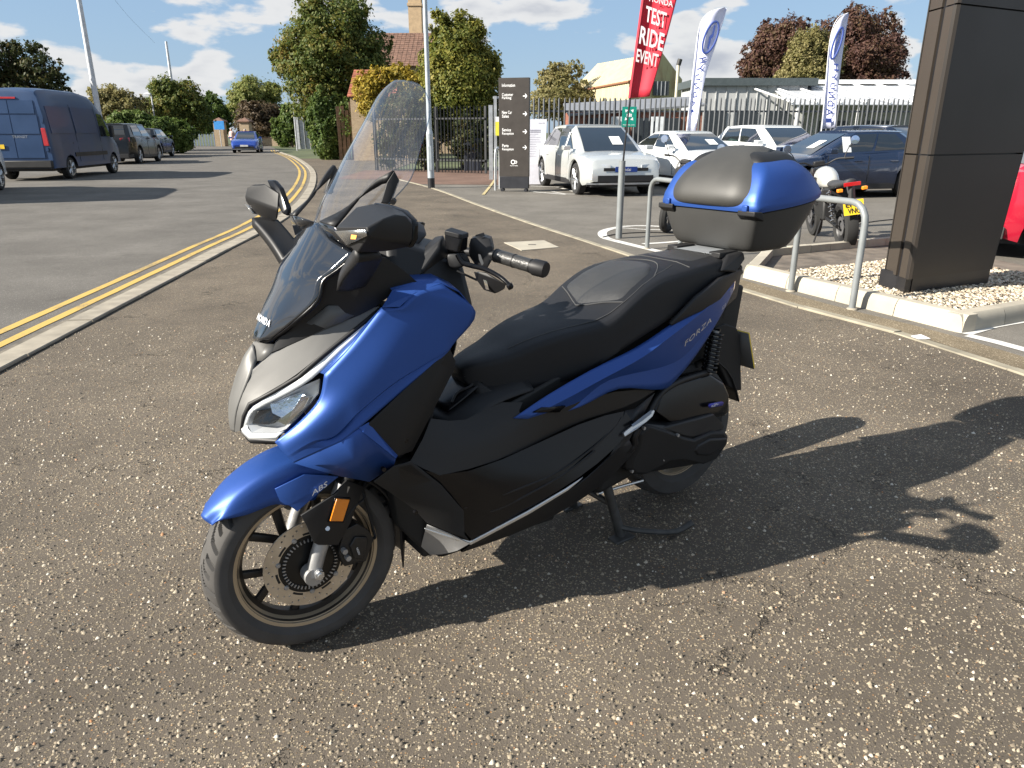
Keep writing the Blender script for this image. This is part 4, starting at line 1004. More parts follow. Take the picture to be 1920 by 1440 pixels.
hoop('grey tubular cycle hoop partly hidden behind the top box', hl1, (hl1[0] + hr2[0] - hr1[0], hl1[1] + hr2[1] - hr1[1]))

isl = [(2.334, 7.352), (3.293, 5.182), (5.628, 6.376), (6.026, 8.002), (2.88, 8.499)]
A0, B0, C0, D0 = [Vector((*p, 0)) for p in (isl[0], isl[1], isl[2], isl[4])]
E0 = D0 + (C0 - B0)
ik = bpy.data.objects.new('island_kerb', None); C.objects.link(ik); ik['kind'] = 'structure'
def kerb_run(a, b, n, h=.135, w=.14):
    P = [a + (b - a) * i / n for i in range(n + 1)]
    for p, q in zip(P, P[1:]):
        t = (q - p).normalized(); nrm = Vector((-t.y, t.x, 0))
        p2, q2 = p + t * .003, q - t * .003
        dz = random.uniform(-.004, .004)
        prof_ = [(0, -.01), (.012, h - .05 + dz), (.03, h - .012 + dz), (.045, h + dz), (w, h + dz), (w, -.01)]
        V = [(e.x + nrm.x * o_, e.y + nrm.y * o_, z) for e in (p2, q2) for o_, z in prof_]
        k = len(prof_)
        mesh('kerb_stone', V, [(i, i + 1, k + i + 1, k + i) for i in range(k - 1)] + [tuple(range(k)), tuple(reversed(range(k, 2 * k)))], random.choice((conc_new, conc_new, MATS.get('kerb_concrete_pale') or mat('kerb_concrete_pale', (.39, .355, .285), .85, 0, var=.12, vscale=5, bump=.3, bscale=160))), ik, angle=30)
kerb_run(A0, B0, 4); kerb_run(B0, C0, 5); kerb_run(D0, A0, 2); kerb_run(E0, D0, 8)
def inset(a, b, c, d, k): 
    cc = (a + b + c + d) / 4
    return [p + (cc - p).normalized() * k for p in (a, b, c, d)]
soil = inset(A0, B0, C0, E0 + (D0 - D0), .0)
tag(sheet('island_soil', [(p.x, p.y) for p in inset(A0, B0, C0, E0, .05)[:2]] + [(C0.x, C0.y), (E0.x, E0.y), (D0.x + .05, D0.y)], .05, mat('island_soil', (.12, .10, .08), .95, 0, var=.4)), kind='structure')
def pebbles():
    rng = np.random.default_rng(9)
    n = 15000
    u, v_ = rng.random(n), rng.random(n)
    A2, B2, D2 = A0, B0, D0
    e1v = np.array([(B0 - A0).x, (B0 - A0).y]); e2v = np.array([(C0 - B0).x, (C0 - B0).y])
    # the two island edges span the bed; keep to the part near the pillar
    l1_, l2_ = np.linalg.norm(e1v), np.linalg.norm(e2v)
    u = .19 / l1_ + u * (1 - .36 / l1_); v_ = .19 / l2_ + (v_ ** 1.2) * (.95 - .2 / l2_)
    P = np.array([A0.x, A0.y]) + u[:, None] * e1v + v_[:, None] * e2v
    inn_ = u > .02
    P = P[inn_]; n = len(P)
    dline = np.array([(D0 - A0).x, (D0 - A0).y])
    r = .010 + .014 * rng.random(n)
    ico = np.array([[1, 0, 0], [-.5, .87, 0], [-.5, -.87, 0], [.5, .4, .8], [-.6, .0, .75], [.2, -.5, .85]])
    tri = np.array([[0, 1, 3], [1, 4, 3], [1, 2, 4], [2, 5, 4], [2, 0, 5], [0, 3, 5], [3, 4, 5]])
    rot = rng.random(n) * 6.28; fl_ = .5 + .4 * rng.random(n); el_ = .7 + .7 * rng.random(n)
    V = np.zeros((n, 6, 3))
    for j in range(6):
        x, y = ico[j, 0] * r * el_ * (.85 + .3 * rng.random(n)), ico[j, 1] * r * (.85 + .3 * rng.random(n))
        V[:, j, 0] = P[:, 0] + x * np.cos(rot) - y * np.sin(rot); V[:, j, 1] = P[:, 1] + x * np.sin(rot) + y * np.cos(rot)
        V[:, j, 2] = .052 + ico[j, 2] * r * fl_ + (rng.random(n) * .02 if j == 0 else 0)
    V[:, :, 2] += (rng.random(n) * .022)[:, None] + .012 * np.sin(P[:, 0] * 3.1)[:, None] * np.cos(P[:, 1] * 2.3)[:, None]
    F = ((np.arange(n) * 6)[:, None, None] + tri[None]).reshape(-1, 3)
    me = bpy.data.meshes.new('pebbles')
    me.vertices.add(n * 6); me.vertices.foreach_set('co', V.reshape(-1)); me.loops.add(F.size); me.loops.foreach_set('vertex_index', F.reshape(-1))
    me.polygons.add(len(F)); me.polygons.foreach_set('loop_start', np.arange(0, F.size, 3)); me.polygons.foreach_set('loop_total', np.full(len(F), 3))
    me.update(); me.validate(); me.shade_smooth()
    m, nn, l, b = nodes_of('pebble_stone')
    gi = nn.new('ShaderNodeNewGeometry'); rp = nn.new('ShaderNodeValToRGB'); l.new(gi.outputs['Random Per Island'], rp.inputs[0])
    els = rp.color_ramp.elements
    while len(els) < 5: els.new(.5)
    for i, (p, c) in enumerate([(0, (.22, .18, .13)), (.3, (.40, .34, .25)), (.6, (.55, .48, .37)), (.85, (.66, .61, .52)), (1, (.34, .24, .15))]): els[i].position = p; els[i].color = (*c, 1)
    l.new(rp.outputs[0], b.inputs['Base Color']); b.inputs['Roughness'].default_value = .7
    tag(link_mesh('pebbles', me, m), 'pale cream pebbles covering the island bed round the pillar', 'pebbles', kind='stuff')
pebbles()

pa, pb, pc = [Vector((*p, 0)) for p in ((3.373, 6.571), (3.386, 6.197), (4.395, 6.697))]
pil = thing('sign_pillar', 'massive bronze brown panelled totem pillar standing in the pebble island', 'pillar', pb, math.atan2((pc - pb).y, (pc - pb).x))
fwid = (pc - pb).length; dvec = pa - pb; ang_ = -pil.rotation_euler[2]
dl = Vector((dvec.x * math.cos(ang_) - dvec.y * math.sin(ang_), dvec.x * math.sin(ang_) + dvec.y * math.cos(ang_), 0))
br_f = mat('pillar_bronze_shaded', (.019, .0155, .013), .45, .1, var=.06, vscale=1.5, bump=.02, bscale=900)  # bronze darkened: shade of the front face put into the colour
br_l = mat('pillar_bronze_sunlit', (.046, .0375, .030), .45, .1, var=.06, vscale=1.5)  # same bronze made paler, standing for sunlight on the left face
PH = 4.4
def pfront(z): return fwid * (1 + .085 * z)
zs = [.20, 1.22, 2.32, 3.42, PH]
for i, (z0, z1) in enumerate(zip(zs, zs[1:])):
    g_ = .006
    mesh('front_panel', [(0, 0, z0 + g_), (pfront(z0), 0, z0 + g_), (pfront(z1), 0, z1 - g_), (0, 0, z1 - g_)] + [(0, .03, z0 + g_), (pfront(z0), .03, z0 + g_), (pfront(z1), .03, z1 - g_), (0, .03, z1 - g_)], [(0, 1, 2, 3), (0, 4, 5, 1), (1, 5, 6, 2), (2, 6, 7, 3), (3, 7, 4, 0)], br_f, pil, flat=True)
    a, b = .0, .46
    for s0_, s1_ in ((0.0, .40), (.54, 1.0)):
        q0, q1 = dl * s0_, dl * s1_
        nn_ = Vector((-dl.y, dl.x, 0)).normalized()
        nn_ = nn_ if nn_.x > 0 else -nn_
        V = [(q0.x - .002 * 1, q0.y, z0 + g_), (q1.x, q1.y, z0 + g_), (q1.x, q1.y, z1 - g_), (q0.x - .002, q0.y, z1 - g_)]
        V += [(x + nn_.x * .03, y + nn_.y * .03, z) for x, y, z in V]
        mesh('side_panel', V, [(0, 1, 2, 3), (0, 4, 5, 1), (1, 5, 6, 2), (2, 6, 7, 3), (3, 7, 4, 0)], br_l, pil, flat=True)
core = [(.02, .035), (fwid - .02, .035), (fwid - .02 + dl.x, dl.y), (dl.x + .03, dl.y - .01)]
mesh('core', [(x, y, .0) for x, y in core] + [(x * (1.0) + (.085 * PH * fwid if x > fwid * .4 else 0), y, PH - .01) for x, y in core], [(0, 1, 5, 4), (1, 2, 6, 5), (2, 3, 7, 6), (3, 0, 4, 7), (4, 5, 6, 7)], mat('pillar_black', (.012, .012, .014), .4), pil, flat=True)
box('plinth', (fwid / 2 + dl.x / 2, dl.y / 2 + .02, .1), (fwid * .96, abs(dl.y) * .95, .26), MATS['pillar_black'], pil)
mesh('back_panel', [(pfront(.2) + dl.x, dl.y + .01, .2), (dl.x, dl.y + .01, .2), (dl.x, dl.y + .01, PH), (pfront(PH) + dl.x, dl.y + .01, PH)], [(0, 1, 2, 3)], br_f, pil, solid=.01, flat=True)
mesh('end_panel', [(pfront(.2), .0, .2), (pfront(.2) + dl.x, dl.y, .2), (pfront(PH) + dl.x, dl.y, PH), (pfront(PH), 0, PH)], [(0, 1, 2, 3)], br_f, pil, solid=.01, flat=True)

# ================================================================== vehicles
car_glass = mat('car_glass', (.012, .015, .018), .04, 0, var=.1, coat=1.0, spec=.6)
car_trim = mat('car_black_trim', (.014, .014, .015), .55)
head_l = mat('headlamp_lens', (.55, .58, .62), .12, .3, coat=1.0)
tail_l = mat('tail_lamp_red', (.42, .012, .015), .2, 0, coat=1.0)
alloy = mat('alloy_wheel', (.42, .43, .44), .3, .8)
plate_w = mat('plate_white', (.70, .70, .68), .5); plate_y = mat('plate_amber', (.75, .50, .02), .5); plate_b = mat('plate_dealer_blue', (.01, .04, .22), .4)
card_m = mat('price_card', (.72, .75, .76), .6)
wheel_cache = {}
def wheel_parts(rad, wid, spokes):
    key = (rad, wid, spokes)
    if key in wheel_cache: return wheel_cache[key]
    rr = rad * .70
    def md(v, f, m, ang=35):
        o = mesh('w', v, f, m, angle=ang); me = o.data; bpy.data.objects.remove(o); return me
    ty = md(*lathe_vf([(rr, -wid / 2 + .01), (rr + .03, -wid / 2), (rad - .02, -wid / 2 + .012), (rad, -wid / 2 + .04), (rad, wid / 2 - .04), (rad - .02, wid / 2 - .012), (rr + .03, wid / 2), (rr, wid / 2 - .01)], 36, 'y'), rubber_c)
    parts = [lathe_vf([(rr + .004, -wid / 2 + .004), (rr - .012, -wid / 2 + .006), (rr - .02, -wid / 2 + .03), (rr - .02, wid / 2 - .02)], 36, 'y')]
    for i in range(spokes):
        a = 2 * PI * i / spokes
        for d in (-.13, .13):
            parts.append(tube_vf([(.05 * math.cos(a), -wid / 2 + .02, .05 * math.sin(a)), ((rr - .01) * math.cos(a + d), -wid / 2 + .012, (rr - .01) * math.sin(a + d))], [.028, .02], 4, 1))
    parts.append(lathe_vf([(0, -wid / 2 + .005), (.05, -wid / 2 + .008), (.065, -wid / 2 + .03)], 16, 'y'))
    v, f = join_vf(parts); ri = md(v, f, alloy)
    v, f = lathe_vf([(0, -wid / 2 + .07), (rr - .02, -wid / 2 + .07)], 24, 'y'); bk = md(v, f, car_trim)
    wheel_cache[key] = (ty, ri, bk)
    return wheel_cache[key]
rubber_c = mat('car_tyre', (.018, .018, .018), .85, 0, var=.2)
def lerp_key(keys, x):
    return float(np.interp(x, [k[0] for k in keys], [k[1] for k in keys]))
def car(name, label, loc, head, paint, P, cat='car', group=None, cards=(), plate=None, plate_rear=None, lights=True):
    """x forward, y left. P: L, W, wheelbase wb, front axle xf, sill, wheel radius, top line keys [(x,z)], greenhouse (wb_x, rf_x, rr_x, rb_x, z_roof), rear pillar etc."""
    t = thing(name, label, cat, (loc[0], loc[1], 0), head, group)
    Lh, Wh = P['L'] / 2, P['W'] / 2
    xf = P['xf']; xr = xf - P['wb']; wr = P['wr']; ra = wr + .065
    xs = sorted(set([round(-Lh + P['L'] * i / 46, 4) for i in range(47)] + [round(c + ra * k, 4) for c in (xf, xr) for k in (-1, -.97, -.85, -.6, -.3, 0, .3, .6, .85, .97, 1)] + [Lh - .02, Lh - .07, Lh - .15, -Lh + .02, -Lh + .07]))
    rings = []
    for x in xs:
        e = max(0, (abs(x) - (Lh - .75)) / .75)
        w = Wh * (1 - P.get('nose', .20) * e ** 2.6)
        zt = lerp_key(P['top'], x)
        zb = P['sill'] + .10 * max(0, (abs(x) - Lh + .35) / .35)
        for c in (xf, xr):
            if abs(x - c) < ra: zb = max(zb, wr + math.sqrt(max(0, ra * ra - (x - c) ** 2)) * .98)
        zb = min(zb, zt - .12)
        fl_ = 1.0
        for c in (xf, xr):
            if abs(x - c) < ra + .12: fl_ = 1.012
        zm = zb + (zt - zb) * .52
        half = [(w * .955, zb), (w * fl_ * 1.0, zb + (zt - zb) * .14), (w * fl_, zm), (w * .985, zt - (zt - zb) * .17), (w * .93, zt - .018), (w * .80, zt + .004), (w * .42, zt + P.get('crown', .025)), (0, zt + P.get('crown', .025) * 1.25)]
        rings.append([(x, y, z) for y, z in half] + [(x, -y, z) for y, z in reversed(half[:-1])])
    v, f = grid_vf(rings); k = len(rings[0])
    f += [tuple(range(k)), tuple((len(rings) - 1) * k + j for j in range(k))]
    body = mesh('body', v, f, paint, t, angle=32)
    box('underbody', (0, 0, P['sill'] + .14), (P['L'] * .93, P['W'] * .80, .34), car_trim, t)
    for c in (xf, xr):
        for s in (-1, 1):
            mesh('wheel_arch_liner', *lathe_vf([(ra - .01, -.02), (ra - .01, -.25)], 20, 'y', (c, s * (Wh - .02) if s > 0 else -(Wh - .27), wr), a0=0, a1=PI), car_trim, t)
    # greenhouse
    G = P['gh']; zb0 = lambda x: lerp_key(P['top'], x) - .01
    wbx, rfx, rrx, rbx, zr = G
    wB = Wh * P.get('gw', .92); wR = Wh * P.get('rw', .70)
    def sec(x, zt, w_, zlow): return [(x, w_ * 1.0, zlow), (x, w_ * .99, zlow + (zt - zlow) * .5), (x, w_, zt)]
    bot = [(wbx, wB * .80), (wbx - .18, wB * .97), ((wbx + rbx) / 2, wB), (rbx + .22, wB * .95), (rbx, wB * .80)]
    top = [(rfx, wR * .86), (rfx - .14, wR * .98), ((rfx + rrx) / 2, wR), (rrx + .16, wR * .96), (rrx, wR * .82)]
    ringb = [(x, y, zb0(x)) for x, y in bot] + [(x, -y, zb0(x)) for x, y in reversed(bot)]
    ringt = [(x, y, zr - .035 - .02 * abs(x - (rfx + rrx) / 2)) for x, y in top] + [(x, -y, zr - .035 - .02 * abs(x - (rfx + rrx) / 2)) for x, y in reversed(top)]
    ringm = [tuple(.5 * (a + b) + (0, .018 * (1 if i == 1 and a > 0 else 0), 0)[i] for i, (a, b) in enumerate(zip(p, q))) for p, q in zip(ringb, ringt)]
    kk = len(ringb)
    v, f = grid_vf([ringb, ringm, ringt], True)
    mesh('cabin', v, f + [tuple(2 * kk + j for j in range(kk))], paint if P.get('cabin_paint', True) else car_trim, t, angle=30)
    # roof
    rr = [[(x, y * s, zr - .03 - .02 * abs(x - (rfx + rrx) / 2) + dz) for x, y in top] + [(x, -y * s, zr - .03 - .02 * abs(x - (rfx + rrx) / 2) + dz) for x, y in reversed(top)] for s, dz in ((1.01, -.012), (1.0, .006), (.9, .022), (.6, .036), (.05, .04))]
    v, f = grid_vf(rr, True); mesh('roof', v, f, P.get('roof_paint', paint), t, angle=40)
    def gp_(u0, u1, side, va, vb, nm, m=car_glass, lift=.007, ins=0.0):
        """pane on the cabin side between fractions u of the side outline"""
        pass
    def pane(nm, a, b, c, d, m=car_glass, lift=.006, inset=.0, bow=.0):
        a, b, c, d = [Vector(q) for q in (a, b, c, d)]
        n_ = (b - a).cross(d - a).normalized()
        cen_ = (a + b + c + d) / 4
        out = Vector((cen_.x - (rfx + rrx) / 2, cen_.y, 0))
        if n_.dot(out) < 0: n_ = -n_
        rows_ = []
        for i in range(4):
            r_ = []
            for j in range(5):
                s_, q_ = j / 4, i / 3
                p = (a * (1 - s_) + b * s_) * (1 - q_) + (d * (1 - s_) + c * s_) * q_
                r_.append(tuple(p + n_ * (lift + bow * (1 - (2 * s_ - 1) ** 2) + .016 * (1 - (2 * q_ - 1) ** 2))))
            rows_.append(r_)
        v, f = grid_vf(rows_); return mesh(nm, v, f, m, t, angle=60)
    def mixp(p, q, s): return tuple(a + (b - a) * s for a, b in zip(p, q))
    # windscreen / rear window from the outline's end edges
    def endpane(nm, ib, it, lo, hi, m=car_glass, bow=.05):
        bl = ringb[ib[0]]; br = ringb[ib[1]]; tl = ringt[it[0]]; tr = ringt[it[1]]
        A1, B1 = mixp(bl, tl, lo), mixp(br, tr, lo); A2, B2 = mixp(bl, tl, hi), mixp(br, tr, hi)
        sh = .03
        A1 = (A1[0], A1[1] * (1 - sh), A1[2]); B1 = (B1[0], B1[1] * (1 - sh), B1[2]); A2 = (A2[0], A2[1] * (1 - sh), A2[2]); B2 = (B2[0], B2[1] * (1 - sh), B2[2])
        return pane(nm, A1, B1, B2, A2, m, .006, 0, .0)
    endpane('windscreen', (0, kk - 1), (0, kk - 1), .05, .95)
    endpane('rear_window', (4, kk - 5), (4, kk - 5), .18, .92)
    splits = P.get('splits', ((.04, .50), (.53, .96)))
    for s in (1, -1):
        for a_, b_ in splits:
            def pt(u, vv):
                # along the side outline from windscreen corner (0) to rear corner (1)
                q = 1 + u * 2.0; i = min(2, int(q)); fr = q - i
                B = mixp(ringb[i], ringb[i + 1], fr); T = mixp(ringt[i], ringt[i + 1], fr)
                p = mixp(B, T, vv); return (p[0], p[1] * s, p[2])
            pane('side_window', pt(a_, .10), pt(b_, .10), pt(b_ - (.03 if b_ > .9 else 0), .90), pt(a_ + (.03 if a_ < .1 else 0), .90))
        # front quarter over the windscreen corner
        mz = zb0(wbx - .30) + .08
        mh_ = hull('door_mirror', [(wbx - .32 + x * .09, s * (Wh * .99 + y * .10 + .02), mz + z * .075) for x in (-1, 1) for y in (-.1, 1.7) for z in (-.6, .8)] , P.get('mirror_paint', paint), t, bevel=.02)
        zs_ = lerp_key(P['top'], 0)
        for xd in P.get('seams', ()):
            z_lo, z_hi = P['sill'] + .12, zs_ - .05
            mesh('door_seam', [(xd - .006, s * (Wh * 1.002), z_lo), (xd + .006, s * (Wh * 1.002), z_lo), (xd + .006, s * (Wh * 1.004), (z_lo + z_hi) / 2), (xd + .006, s * Wh * .985, z_hi), (xd - .006, s * Wh * .985, z_hi), (xd - .006, s * (Wh * 1.004), (z_lo + z_hi) / 2)], [(0, 1, 2, 5), (5, 2, 3, 4)], car_trim, t, flat=True, solid=.006)
        for xh in P.get('handles', ()): box('door_handle', (xh, s * (Wh * .995), zs_ - .16), (.20, .03, .025), paint, t, bevel=.006)
        mesh('sill_trim', *box_vf(((xf + xr) / 2, s * Wh * .985, P['sill'] + .05), (P['wb'] - 2 * ra, .03, .13)), car_trim, t, bevel=.01)
    # wheels
    ty, ri, bk = wheel_parts(wr, .215, P.get('spokes', 5))
    for c in (xf, xr):
        for s in (1, -1):
            w = bpy.data.objects.new('wheel', None); C.objects.link(w); w.parent = t
            w.location = (c, s * (Wh - .12), wr); w.rotation_euler = (0, random.uniform(0, 1.2), PI if s > 0 else 0)
            for nm, me in (('tyre', ty), ('rim', ri), ('rim_back', bk)):
                o = bpy.data.objects.new(nm, me); C.objects.link(o); o.parent = w
    # face and tail
    zf = lerp_key(P['top'], Lh - .12)
    xn = Lh - .01
    def fw_at(z): return Lh
    for s in (1, -1):
        if lights:
            hl = P.get('hl', (.62, .88, .16))
            y0, y1 = s * Wh * hl[0] * .62, s * Wh * hl[1]
            zc = zf - hl[2]
            hull('headlight', [(Lh + .012, y0, zc - .045), (Lh + .012, y0, zc + .05), (Lh - .10, y1, zc - .03), (Lh - .12, y1, zc + .075), (Lh - .2, y0, zc), (Lh - .3, y1 * .95, zc)], head_l, t, bevel=.01)
        zt_ = lerp_key(P['top'], -Lh + .15)
        hull('tail_light', [(-Lh - .012, s * Wh * .50, zt_ - .14), (-Lh - .012, s * Wh * .50, zt_ - .05), (-Lh + .10, s * Wh * .90, zt_ - .20), (-Lh + .12, s * Wh * .90, zt_ - .03), (-Lh + .2, s * Wh * .5, zt_ - .1)], tail_l, t, bevel=.012)
    hull('grille', [(Lh + .01, y * Wh * .56, zf - .20 + z * .035) for y in (-1, 1) for z in (-1, 1)] + [(Lh - .1, 0, zf - .2)], car_trim, t)
    hull('lower_grille', [(Lh + .012, y * Wh * .70, P['sill'] + .16 + z * .07) for y in (-1, 1) for z in (-1, 1)] + [(Lh - .1, 0, P['sill'] + .16)], car_trim, t)
    hull('splitter', [(Lh + .02, y * Wh * .60, P['sill'] + .05 + z * .02) for y in (-1, 1) for z in (-1, 1)] + [(Lh - .14, y * Wh * .93, P['sill'] + .05 + z * .02) for y in (-1, 1) for z in (-1, 1)], P.get('splitter_m', alloy), t)
    hull('rear_bumper', [(-Lh - .02, y * Wh * .78, P['sill'] + .10 + z * .09) for y in (-1, 1) for z in (-1, 1)] + [(-Lh + .2, y * Wh * .96, P['sill'] + .10 + z * .07) for y in (-1, 1) for z in (-1, 1)], car_trim, t, bevel=.01)
    if plate:
        m_, s_, zp = plate
        box('number_plate', (Lh + .022, 0, zp), (.012, .52, .115), m_, t, bevel=.003)
        if s_: text_on('plate_lettering', s_, (Lh + .029, -.20, zp - .035), (0, 1, 0), (0, 0, 1), .10, white_s if m_ is plate_b else car_trim, t)
    if plate_rear:
        m_, s_, zp = plate_rear
        box('number_plate', (-Lh - .03, 0, zp), (.012, .52, .115), m_, t, bevel=.003)
        if s_: text_on('plate_lettering', s_, (-Lh - .037, .22, zp - .035), (0, -1, 0), (0, 0, 1), .10, car_trim, t)
    for kind_, u, vv, cw, chh in cards:
        # sales sheets behind the glass
        if kind_ == 'w':
            B, T = mixp(ringb[0], ringb[kk - 1], u), mixp(ringt[0], ringt[kk - 1], u)
            p = Vector(mixp(B, T, vv)); up_ = Vector(T) - Vector(B); up_.y = 0; up_.normalize(); ac = Vector((0, -1, 0)); n_ = ac.cross(up_); n_ = n_ if n_.x > 0 else -n_
        else:
            s = 1 if kind_ == 'l' else -1
            q = 1 + u * 2; i = min(2, int(q)); B = mixp(ringb[i], ringb[i + 1], q - i); T = mixp(ringt[i], ringt[i + 1], q - i)
            B = (B[0], B[1] * s, B[2]); T = (T[0], T[1] * s, T[2])
            p = Vector(mixp(B, T, vv)); up_ = Vector(T) - Vector(B); up_.x = 0; up_.normalize(); ac = Vector((1, 0, 0)); n_ = Vector((0, s, .3)).normalized()
        c0 = p + n_ * (.028 if kind_ == 'w' else .022)
        mesh('price_card', [tuple(c0 + ac * x * cw / 2 + up_ * y * chh / 2) for x, y in ((-1, -1), (1, -1), (1, 1), (-1, 1))], [(0, 1, 2, 3)], card_m, t, flat=True, solid=.002)
    return t
pearl = mat('paint_pearl_silver', (.52, .54, .53), .25, .35, var=.03, vscale=1, coat=.8)
white_c = mat('paint_white', (.72, .74, .74), .25, 0, var=.03, vscale=1, coat=.8)
navy_c = mat('paint_midnight_blue', (.012, .024, .060), .22, .35, var=.05, vscale=1, coat=1.0)
ink_c = mat('paint_ink_blue', (.010, .016, .035), .22, .3, var=.05, vscale=1, coat=1.0)
red_c = mat('paint_red', (.42, .012, .035), .22, .2, var=.04, vscale=1, coat=1.0)
black_c = mat('paint_black', (.006, .006, .007), .28, 0, var=.05, vscale=1, coat=.3, spec=.35)
blue_c = mat('paint_royal_blue', (.015, .055, .30), .25, .3, var=.04, vscale=1, coat=1.0)
CROSS = dict(L=4.63, W=1.89, wb=3.0, xf=1.45, sill=.24, wr=.36, nose=.16, top=[(-2.4, .82), (-2.3, .96), (-2.0, 1.03), (-.9, 1.04), (.9, .98), (1.5, .93), (2.0, .86), (2.22, .79), (2.32, .60)], gh=(1.38, .34, -1.40, -2.18, 1.575), gw=.92, rw=.70, seams=(.95, -.15, -1.25), handles=(.15, -.95), splits=((.05, .42), (.45, .80), (.83, .97)), spokes=5, hl=(.62, .90, .15))
SALOON = dict(L=4.6, W=1.83, wb=2.7, xf=1.42, sill=.22, wr=.33, nose=.22, top=[(-2.35, .80), (-2.25, .98), (-1.6, 1.03), (-.8, 1.0), (.8, .96), (1.5, .90), (2.0, .82), (2.2, .74), (2.31, .55)], gh=(1.15, .15, -1.0, -1.95, 1.42), gw=.91, rw=.70, seams=(.85, -.2, -1.15), handles=(.1, -.95), hl=(.62, .9, .14))
HATCH = dict(L=4.06, W=1.775, wb=2.58, xf=1.25, sill=.21, wr=.315, nose=.2, top=[(-2.05, .80), (-1.95, .98), (-1.6, 1.02), (-.5, .97), (.75, .93), (1.3, .89), (1.75, .81), (1.95, .72), (2.04, .52)], gh=(1.12, .15, -1.25, -1.85, 1.43), gw=.91, rw=.70, seams=(.80, -.22, -1.05), handles=(.05, -.85), splits=((.05, .47), (.50, .86)), spokes=5)
SUV = dict(L=4.5, W=1.86, wb=2.68, xf=1.35, sill=.27, wr=.36, nose=.18, top=[(-2.28, .90), (-2.2, 1.10), (-1.6, 1.13), (-.5, 1.10), (.8, 1.06), (1.4, 1.02), (1.95, .95), (2.15, .85), (2.26, .62)], gh=(1.15, .30, -1.6, -2.12, 1.58), gw=.92, rw=.74, seams=(.9, -.15, -1.2), handles=(.1, -.95), splits=((.05, .46), (.49, .86)))
BIGSUV = dict(SUV, L=4.85, W=1.94, wb=2.93, xf=1.5, gh=(1.1, .45, -1.95, -2.3, 1.76), top=[(-2.45, .95), (-2.38, 1.18), (-1.8, 1.2), (-.5, 1.17), (.9, 1.12), (1.5, 1.08), (2.1, 1.0), (2.3, .88), (2.44, .65)])
CG = 'cars for sale in front of the palisade fence'
h1 = math.atan2(-.97, .22)
car('silver_hatchback', 'pearl silver crossover with dealer plate parked beside the poster stand', (2.05, 19.35), h1, pearl, CROSS, group=CG, plate=(plate_b, 'hyundai', .60), cards=(('w', .32, .42, .26, .36), ('r', .18, .45, .22, .34)))
car('white_saloon', 'white saloon between the pearl silver crossover and the white sport utility car', (4.75, 20.6), h1 + R(3), white_c, SALOON, group=CG, cards=(('w', .3, .45, .25, .3),))
car('white_suv', 'white sport utility car nearest the fence behind the dark blue hatchback', (7.35, 21.6), h1 + R(2), white_c, SUV, group=CG)
hd = math.atan2(-.22, -.975)
car('blue_hatchback', 'midnight blue hatchback parked side on behind the top box', (7.42, 17.55), hd, navy_c, HATCH, group=CG, cards=(('w', .3, .45, .26, .36), ('l', .12, .45, .2, .34)))
car('dark_suv', 'tall ink blue sport utility car behind the midnight blue hatchback', (10.9, 22.0), h1 + R(14), ink_c, SUV, group=CG, cards=(('r', .2, .5, .2, .2),))
car('dark_hatchback', 'ink blue car mostly hidden by the bronze pillar', (11.5, 18.6), R(8), ink_c, dict(HATCH, L=4.3), group=CG)
car('white_hatchback', 'white car glimpsed past the right edge of the bronze pillar', (13.3, 15.2), R(200), white_c, HATCH, group=CG, plate=(plate_w, 'LB23', .5))
car('red_car', 'red car with its tail lamp at the right edge beyond the island', (7.62, 8.75), R(-14), red_c, dict(HATCH, L=4.2), cat='car', plate_rear=(plate_y, '', .75))
road_h = math.atan2(.968, -.25)
car('black_suv', 'black sport utility car parked in front of the blue van', (-18.3, 36.6), R(99), black_c, BIGSUV, group='vehicles parked along the left side of the road', plate_rear=(plate_y, 'KM14 EZU', .92))
car('black_hatchback', 'black estate car parked by the hedge, farthest of the parked row', (-21.0, 44.6), R(101), black_c, SUV, group='vehicles parked along the left side of the road', plate_rear=(plate_y, '', .8))
car('oncoming_car', 'royal blue hatchback driving towards the camera along the road', (-18.9, 55.0), math.atan2(-.975, .22), blue_c, dict(HATCH, L=4.4, W=1.8), plate=(plate_w, '', .48))

